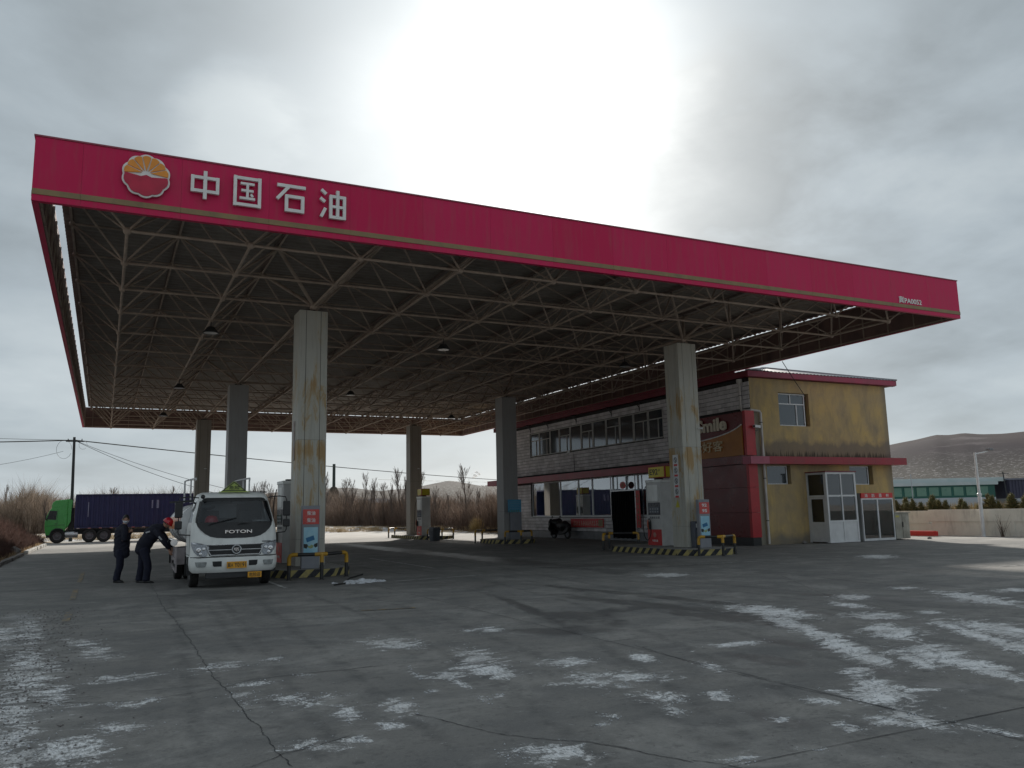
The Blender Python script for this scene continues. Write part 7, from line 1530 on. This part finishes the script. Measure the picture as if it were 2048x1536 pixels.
# low spruces behind the wall
M_spruce = NM('spruce_needles'); r_ = M_spruce.n('ShaderNodeNewGeometry').outputs['Random Per Island']
M_spruce.set(col=M_spruce.mix(r_, (.050,.060,.018), (.13,.095,.035)), rough=.9); M_spruce = M_spruce.m
M_bark = pm('bark', (.10,.08,.07), (.16,.13,.11), 6, .95)
def np_blades(P0, D, Wd, name, mat, parent=None, k3=False):
    """many thin tapered blades: P0 base, D vector, Wd base half width (numpy)"""
    n = len(P0); up_ = np.array([0.0, 0, 1]); s_ = np.cross(D, up_+np.random.normal(0, .3, (n, 3))); s_ /= np.linalg.norm(s_, axis=1)[:, None]+1e-9
    t_ = np.cross(s_, D); t_ /= np.linalg.norm(t_, axis=1)[:, None]+1e-9
    w_ = Wd[:, None]; V = np.stack([P0+s_*w_, P0-s_*w_*.5+t_*w_*.87, P0-s_*w_*.5-t_*w_*.87, P0+D], 1).reshape(-1, 3)
    b_ = np.arange(n)[:, None]*4; F_ = np.concatenate([b_+np.array([0,1,3]), b_+np.array([1,2,3]), b_+np.array([2,0,3])], 1).reshape(-1, 3)
    me = np_mesh(name, V, F_, mat, 3); o = bpy.data.objects.new(name, me); COL.objects.link(o); o.parent = parent; return o
rs_ = np.random.RandomState(11)
def spruce_mesh(seed):
    rs2 = np.random.RandomState(seed); P0, D, W_ = [], [], []
    for h in np.linspace(.08, .98, 26):
        rad = .42*(1-h)**.8+.03
        for a_ in rs2.uniform(0, 6.28, 22):
            r1 = rad*rs2.uniform(.5, 1.1); P0.append((r1*.25*math.cos(a_), r1*.25*math.sin(a_), h)); D.append((r1*math.cos(a_), r1*math.sin(a_), rs2.uniform(-.04, .12))); W_.append(.022)
    P0.append((0,0,.9)); D.append((0,0,.18)); W_.append(.02)
    return np.array(P0), np.array(D), np.array(W_)
sprm = []
for s_ in range(3):
    o = np_blades(*spruce_mesh(s_), 'crown', M_spruce); sprm.append(o.data); bpy.data.objects.remove(o)
mb = MB(); mb.tube([(0,0,0),(0,0,.95)], .03, 6, .008); q = mb.build('trunk', M_bark, None, off=Vector((0,0,0))); trm = q.data; bpy.data.objects.remove(q)
ordn = ['first','second','third','fourth','fifth','sixth','seventh','eighth','ninth','tenth','eleventh','twelfth','thirteenth','fourteenth','fifteenth','sixteenth','seventeenth','eighteenth','nineteenth','twentieth','twenty-first','twenty-second','twenty-third','twenty-fourth','twenty-fifth','twenty-sixth','twenty-seventh','twenty-eighth','twenty-ninth','thirtieth']
rg = random.Random(21)
for k in range(22):
    y = 17.9-k*.42; h = rg.uniform(1.55, 2.05)+(.25 if k > 17 else 0)
    t = thing('spruce', 'low olive spruce behind the cream wall, '+ordn[k]+' from the building corner', 'tree', (45.6+rg.uniform(-.5, .5), y, -.1), rg.uniform(0, 6), 'row of low spruces behind the wall')
    for nm_, me_ in (('crown', sprm[k % 3]), ('trunk', trm)):
        o = bpy.data.objects.new(nm_, me_); COL.objects.link(o); o.parent = t; o.scale = (h*1.0, h*1.0, h)
n = 9000; P0 = np.stack([rs_.uniform(45.5, 48, n), rs_.uniform(2, 30, n), np.full(n, -.1)], 1); D = rs_.normal(0, .16, (n, 3)); D[:, 2] = rs_.uniform(1.0, 1.78, n)
mt = NM('dry_brush'); r_ = mt.n('ShaderNodeNewGeometry').outputs['Random Per Island']; mt.set(col=mt.mix(r_, (.09,.055,.02), (.20,.14,.05)), rough=.95)
o = np_blades(P0, D, np.full(n, .045), 'scrub', mt.m); o['kind'] = 'stuff'; o['label'] = 'brown scrub between the low spruces'

# glasshouse-like hall and navy shed beyond the road
def far_block(name, lab, A_, B_, dep, parts):
    A_ = Vector((*A_, 0)); B_ = Vector((*B_, 0)); d = (B_-A_).normalized(); n_ = Vector((-d.y, d.x, 0)); n_ = n_ if n_.y > 0 else -n_; L_ = (B_-A_).length
    t = thing(name, lab, 'building', tuple(A_))
    def bx(mb, u0, u1, v0, v1, z0, z1):
        q = [A_+d*u0+n_*v0, A_+d*u1+n_*v0, A_+d*u1+n_*v1, A_+d*u0+n_*v1]; mb.add([(v.x, v.y, z) for z in (z0, z1) for v in q], [(0,1,2,3),(7,6,5,4),(0,4,5,1),(1,5,6,2),(2,6,7,3),(3,7,4,0)])
    return t, bx, L_
Ma = pm('far_white', (.46,.49,.52), (.38,.40,.43), .3, .7); Mg = pm('far_green', (.015,.115,.085), (.012,.09,.07), .5, .5); Mgl = pm('far_pane', (.10,.22,.17), (.14,.27,.20), .6, .3)
t, bx, L_ = far_block('workshop_hall', 'long low hall with a green glazed band and pale roof beyond the wall', (79.5, 56.4), (99.0, 46.5), 9, None)
mb = MB(); bx(mb, 0, L_, 0, 9, -.1, 2.1); mb.build('wall', Ma, t)
mb = MB(); bx(mb, 0, L_, .05, 9, 2.102, 3.6); gb = mb.build('glazed_band', Mg, t)
for k in range(14):
    mb = MB(); u = .35+k*1.5; bx(mb, u, u+1.15, .0, .045, 2.35, 3.4); mb.build('pane', Mgl, gb)
mb = MB(); bx(mb, -.2, L_+.3, -.25, 9.2, 3.602, 4.0); bx(mb, -.1, L_+1.6, .5, 9.1, 4.0, 4.5); mb.build('roof', pm('far_roof', (.42,.50,.50), (.50,.55,.56), .4, .6), t)
t, bx, L_ = far_block('navy_shed', 'dark navy corrugated shed right of the green-banded hall', (100.6, 45.7), (121, 36), 8, None)
mb = MB()
for k in range(58): bx(mb, k*.39, k*.39+.2, -.05, 0, 1.9, 4.1)
bx(mb, 0, 22.6, 0, 8, 1.88, 4.1); mb.build('wall', pm('shed_navy', (.035,.035,.07), (.05,.05,.085), .5, .6), t)
mb = MB(); bx(mb, 0, 22.6, .02, 8, -.1, 1.878); mb.build('base_wall', Ma, t)
mb = MB(); bx(mb, -.2, 22.8, -.2, 8.2, 4.102, 4.3); mb.build('roof', pm('shed_roof', (.16,.17,.22), None, .5, .6), t)
mb = MB(); mb.tube([(88.0,49.5,0),(88.0,49.5,5.0)], .05, 6); mb.tube([(86.5,52.0,4.6),(88.6,51.0,4.6)], .04, 5); solo(mb, 'roof_railing', Ma, 'thin white mast and rail by the end of the green-banded hall', 'mast', (88, 49.5, 0))
t = thing('power_pole', 'thin dark power pole in front of the navy shed', 'pole', (96, 42.7, 0)); mb = MB(); mb.tube([(96.2,43.2,0),(95.9,43.3,5.0)], .09, 6, .06); mb.build('pole', M_pole, t); mb = MB(); mb.bar((95.4,43.6,4.75),(96.5,43.0,4.75),.06,.06); mb.build('crossarm', M_pole, t)
# low sheds glimpsed between the bare trees
t, bx, L_ = far_block('brick_house', 'small dark brick house glimpsed through the bare trees left of the far pump', (38.5,122), (44.5,119), 6, None)
mb = MB(); bx(mb, 0, L_, 0, 6, -.1, 3.6); mb.build('wall', pm('far_brick', (.13,.065,.06), None, .7, .9), t); mb = MB(); bx(mb, -.3, L_+.3, -.3, 6.3, 3.602, 4.3); mb.build('roof', pm('snow_roof', (.45,.46,.50), None, .5, .8), t)
for k in range(3): mb = MB(); bx(mb, .8+k*1.9, 1.9+k*1.9, -.03, -.002, 1.4, 2.6); mb.build('window', M_glassd, t)
t, bx, L_ = far_block('pale_shed', 'small pale shed with green panel behind the bare trees', (46.2,118.2), (49.6,116.5), 5, None)
mb = MB(); bx(mb, 0, L_, 0, 5, -.1, 3.2); mb.build('wall', Ma, t); mb = MB(); bx(mb, -.2, L_+.2, -.2, 5.2, 3.202, 3.5); mb.build('roof', MATS['far_roof'], t); mb = MB(); bx(mb, .8, 2.6, -.03, -.002, .6, 2.4); mb.build('door', Mgl, t)
t = thing('chimney', 'tall dark green chimney rising above the bare trees beside the rusty pillar', 'chimney', (36.5,121.6,0))
mb = MB(); mb.tube([(36.5,121.6,6.4),(36.5,121.6,10.3)], .27, 12, .25); mb.build('flue', pm('flue_green', (.035,.055,.05), None, 2, .7), t, smooth=True)
mb = MB(); mb.lathe([(0,-.1),(1.0,-.1),(.9,5.6),(.55,6.3),(.3,6.45),(0,6.45)], (36.5,121.6,0), n=14); mb.build('boiler_base', pm('boiler_brown', (.075,.06,.045), None, 1, .9), t, smooth=True)
# steam from a plant far behind
M_steam = NM('steam'); M_steam.t.nodes.remove(M_steam.b); df = M_steam.n('ShaderNodeBsdfDiffuse'); df.inputs[0].default_value = (.95,.95,.95,1); tl_ = M_steam.n('ShaderNodeBsdfTranslucent'); tl_.inputs[0].default_value = (.98,.98,.98,1)
m1 = M_steam.n('ShaderNodeMixShader'); m1.inputs[0].default_value = .75; M_steam.l(df.outputs[0], m1.inputs[1]); M_steam.l(tl_.outputs[0], m1.inputs[2]); M_steam.l(m1.outputs[0], M_steam.out.inputs[0])
mb = MB(); rg = random.Random(3); base = Vector((108, 208, 0))
for du, z, r_, n_p in ((-6,13.2,1.0,14),(-4.6,9.2,.5,8),(2.4,11.2,1.0,12),(3.4,9.8,.9,10),(6.2,10.6,1.1,14),(8.4,10.2,1.3,16),(10.5,9.8,1.3,14),(7.8,7.6,.8,10),(6.6,5.6,.8,10),(8.6,4.2,.9,10),(11.5,6.5,1.2,12),(4.4,6.6,.4,6)):
    for _ in range(n_p):
        q = [rg.gauss(0, 1)*r_*.62 for _ in range(3)]; rr_ = rg.uniform(.12, .42)*r_
        mb.sphere((base.x+RH.x*du+q[0], base.y+RH.y*du+q[1], z+q[2]*.8), rr_, 8, 6, (1.4,1.1,.7))
solo(mb, 'steam_plume', M_steam.m, 'bright white steam drifting up behind the bare trees left of the middle pillar', 'steam', tuple(base), smooth=True)

# ------------------------------------------------------------------ pole and overhead cables
t = thing('utility_pole', 'dark leaning utility pole behind the green container truck', 'pole', (-.72, 58.0, 0))
mb = MB(); mb.tube([(-.72,58.0,0),(-.86,57.4,8.35)], .14, 10, .10); mb.build('pole', M_pole, t, smooth=True)
mb = MB(); mb.bar((-1.45,57.7,8.02),(-.15,57.1,7.98),.10,.08); mb.tube([(-1.3,57.6,8.06),(-1.3,57.6,8.22)], .04, 6); mb.tube([(-.3,57.2,8.04),(-.3,57.2,8.2)], .04, 6); mb.build('crossarm', M_pole, t)
mb = MB(); mb.tube([(-1.3+.55*math.cos(a_*.42)-.25, 57.6, 7.35+.75*math.sin(a_*.42)) for a_ in range(15)], .012, 5); mb.tube([(-.2+.3*math.cos(a_*.5), 57.2, 7.7+.35*math.sin(a_*.5)) for a_ in range(12)], .010, 5); mb.build('slack_cable', M_wire, t)
def cable(A_, B_, sag, r_, lab):
    A_, B_ = Vector(A_), Vector(B_); mb = MB(); mb.tube([A_.lerp(B_, i/24)-Vector((0,0,sag*4*(i/24)*(1-i/24))) for i in range(25)], r_, 5); solo(mb, 'overhead_cable', M_wire, lab, 'cable', tuple(A_), group='overhead cables')
top_ = (-.86, 57.4, 8.1)
cable(top_, (111,148.5,7.6), .9, .045, 'thick cable running from the pole rightwards behind the pillars')
cable(top_, (-46,76,9.4), .5, .045, 'thick cable running from the pole out of the left edge')
cable(top_, (-46,76,13.5), 1.0, .016, 'thin upper cable running from the pole out of the left edge')
cable((-1.6,57.6,7.2), (-30,60,9), 2.6, .013, 'thin sagging cable at the left edge below the thick one')
cable(top_, (14.5,50,2.9), .5, .016, 'thin cable dropping from the pole to the right, upper one')
cable(top_, (13.5,50,2.5), .6, .018, 'thin cable dropping from the pole to the right, lower one')
cable((150,150,8), (34,88,6.2), .5, .02, 'thin line crossing the sky behind the far pump')
cable((26.9, 7.6, 7.6), (29.0, 8.55, 6.4), .02, .016, 'cable from the canopy edge down to the upper window of the yellow wall')

# ------------------------------------------------------------------ bare trees and thicket
M_tree = NM('bare_branches'); r_ = M_tree.n('ShaderNodeNewGeometry').outputs['Random Per Island']; M_tree.set(col=M_tree.mix(r_, (.085,.065,.055), (.17,.135,.115)), rough=.95); M_tree = M_tree.m
def tree_proto(seed, spread):
    rs2 = np.random.RandomState(seed); tr = MB(); P0, D, W_ = [], [], []
    pts = [(0,0,0)]; 
    for k in range(1, 6): pts.append((pts[-1][0]+rs2.normal(0,.012), pts[-1][1]+rs2.normal(0,.012), k*.17))
    tr.tube(pts, .014, 7, .004)
    def tw(p, d, l_, lev):
        P0.append(p); D.append(d*l_); W_.append([.0042,.0022,.0013,.0009][lev])
        if lev < 3:
            for _ in range([7, 5, 3][lev]):
                f_ = rs2.uniform(.2, 1.0); q = p+d*l_*f_; d2 = d+rs2.normal(0, spread, 3); d2[2] = abs(d2[2])+.55; d2 /= np.linalg.norm(d2); tw(q, d2, l_*rs2.uniform(.35, .6)*(1.15-f_*.4), lev+1)
    for k in range(20):
        h = rs2.uniform(.16, .86); a_ = rs2.uniform(0, 6.28); i_ = int(h/.17); base_ = np.array(pts[min(i_, 4)])*(1-(h/.17-i_))+np.array(pts[min(i_+1, 5)])*(h/.17-i_)
        d = np.array([math.cos(a_)*spread*1.3, math.sin(a_)*spread*1.3, 1.0]); d /= np.linalg.norm(d); tw(base_, d, rs2.uniform(.18, .34)*(1.25-h), 0)
    o = np_blades(np.array(P0), np.array(D), np.array(W_), 'crown', M_tree); cm = o.data; bpy.data.objects.remove(o)
    q = tr.build('trunk', M_bark, None, off=Vector((0,0,0)), smooth=True); tm = q.data; bpy.data.objects.remove(q); return tm, cm
protos = [tree_proto(s_, sp_) for s_, sp_ in ((1,.24),(2,.30),(3,.20),(4,.34),(5,.27),(6,.36))]
TREES.sort(key=lambda q_: math.atan2(q_[0]-1.57, q_[1]+17.74)); rg = random.Random(9)
for k, (x, y, h) in enumerate(TREES):
    if y < 46: f_ = 1.0+(46.5-y)/(y+17.7)*1.0; x = 1.57+(x-1.57)*f_; y = -17.74+(y+17.74)*f_; h = 1.6+(h-1.6)*f_
    while y < 84 and x < 29.0-max(0, y-50)*.11 and x > 12: x = 1.57+(x-1.57)*1.03; y = -17.74+(y+17.74)*1.03; h = 1.6+(h-1.6)*1.03
    t = thing('bare_tree', 'leafless young tree on the skyline behind the forecourt, '+ordn[k]+' from the left', 'tree', (x, y, 0), rg.uniform(0, 6.28), 'leafless trees behind the forecourt')
    pr_ = protos[(5 if (x, y) and abs(h-5.6) < .4 and 25 < x < 29 and y < 60 else k % 5)]
    s_ = h/.98
    for nm_, me_ in (('trunk', pr_[0]), ('crown', pr_[1])):
        o = bpy.data.objects.new(nm_, me_); COL.objects.link(o); o.parent = t; o.scale = (s_*1.05, s_*1.05, s_)
def thicket(name, lab, n, sampler, hfun, c1, c2, wd, seed, lean=.16):
    rs2 = np.random.RandomState(seed); xy = sampler(rs2, n//7); cl_ = np.repeat(xy, 7, 0); cl_ = cl_+rs2.normal(0, .13, cl_.shape); m_ = len(cl_)
    H_ = hfun(cl_, rs2); dr = rs2.normal(0, lean, (m_, 2)); P0 = np.concatenate([cl_, np.zeros((m_, 1))], 1); D = np.concatenate([dr*H_[:, None], H_[:, None]], 1)
    # side twigs on every stem
    f_ = rs2.uniform(.3, .85, (m_, 3)); P1 = (P0[:, None, :]+D[:, None, :]*f_[..., None]).reshape(-1, 3); D1 = np.repeat(D, 3, 0)*.35; D1[:, :2] += rs2.normal(0, .22, (m_*3, 2))*np.repeat(H_, 3)[:, None]*.6
    mt = NM(name+'_twigs'); r_ = mt.n('ShaderNodeNewGeometry').outputs['Random Per Island']; mt.set(col=mt.mix(r_, c1, c2), rough=.95)
    o = np_blades(np.concatenate([P0, P1]), np.concatenate([D, D1]), np.concatenate([np.full(m_, wd), np.full(m_*3, wd*.55)]), name, mt.m); o['kind'] = 'stuff'; o['label'] = lab
sx_ = lambda x0, x1, y0, y1: (lambda rs2, n: np.stack([rs2.uniform(x0, x1, n), rs2.uniform(y0, y1, n)], 1))
def wavy(lo, hi, s1=.35): return lambda c, rs2: (lo+(hi-lo)*(.5+.5*np.sin(c[:, 0]*s1+c[:, 1]*s1*.7+np.sin(c[:, 0]*.9))))*rs2.uniform(.6, 1.1, len(c))
thicket('thicket', 'brown leafless thicket along the far right edge of the forecourt', 21000, (lambda rs2, n: (lambda y: np.stack([28.8-np.maximum(0, y-50)*.11+rs2.uniform(0, 9.5, n), y], 1))(rs2.uniform(35.5, 84, n))), wavy(1.9, 3.5), (.085,.055,.042), (.19,.135,.10), .019, 1)
thicket('thicket', 'grey brown leafless thicket across the far end', 21000, sx_(-12, 34, 84, 118), wavy(3.0, 4.8, .2), (.10,.07,.055), (.20,.15,.115), .028, 2)
thicket('left_thicket', 'pale brown wood on the far left', 15000, sx_(-34, -2.8, 80, 108), lambda c, rs2: (2.4+2.1*np.exp(-((c[:, 0]+5.5)/3.5)**2)+.5*np.sin(c[:, 0]*.7)+.4*np.sin(c[:, 0]*1.9))*rs2.uniform(.5, 1.15, len(c)), (.12,.085,.06), (.25,.19,.14), .03, 3)
def hl_(c, rs2): return np.clip(.6+(-c[:, 0]-2.4)*.45, .5, 1.9)*rs2.uniform(.6, 1.1, len(c))
thicket('red_shrubs', 'dense dark reddish shrubs left of the kerb', 30000, sx_(-10, -2.25, 17, 52), hl_, (.036,.015,.011), (.080,.036,.024), .013, 4, .22)
thicket('grass', 'straw coloured dry grass along the verges', 9000, lambda rs2, n: np.concatenate([np.stack([*(lambda y: (28.5-np.maximum(0, y-50)*.11+rs2.uniform(0, 1.6, n//2), y))(rs2.uniform(35, 82, n//2))], 1), np.stack([rs2.uniform(-3, 26, n-n//2), rs2.uniform(60.2, 63, n-n//2)], 1)]), lambda c, rs2: rs2.uniform(.15, .55, len(c)), (.30,.21,.11), (.46,.35,.20), .012, 5, .5)
thicket('grass', 'straw coloured grass at the foot of the kerb on the left', 1600, sx_(-2.6, -2.0, 17, 46), lambda c, rs2: rs2.uniform(.1, .3, len(c)), (.28,.18,.09), (.42,.30,.17), .008, 6, .5)
n = 420; a_ = rs_.uniform(0, 6.28, n); d_ = rs_.random_sample(n)**.7; tf = np_blades(np.stack([28.9+.12*np.cos(a_), 44.2+.12*np.sin(a_), np.zeros(n)], 1)-np.array([28.9,44.2,0]), np.stack([np.cos(a_)*d_*.75, np.sin(a_)*d_*.75, rs_.uniform(.7, 1.45, n)*(1.1-d_*.45)], 1), np.full(n, .018), 'grass_tuft', pm('straw', (.50,.35,.14), (.36,.25,.10), 30, .8))
tf.location = (28.9, 44.2, .02); tag(tf, 'tall straw-coloured grass tuft at the edge of the far forecourt', 'grass tuft')
n = 160; a_ = rs_.uniform(0, 6.28, n); d_ = rs_.random_sample(n)
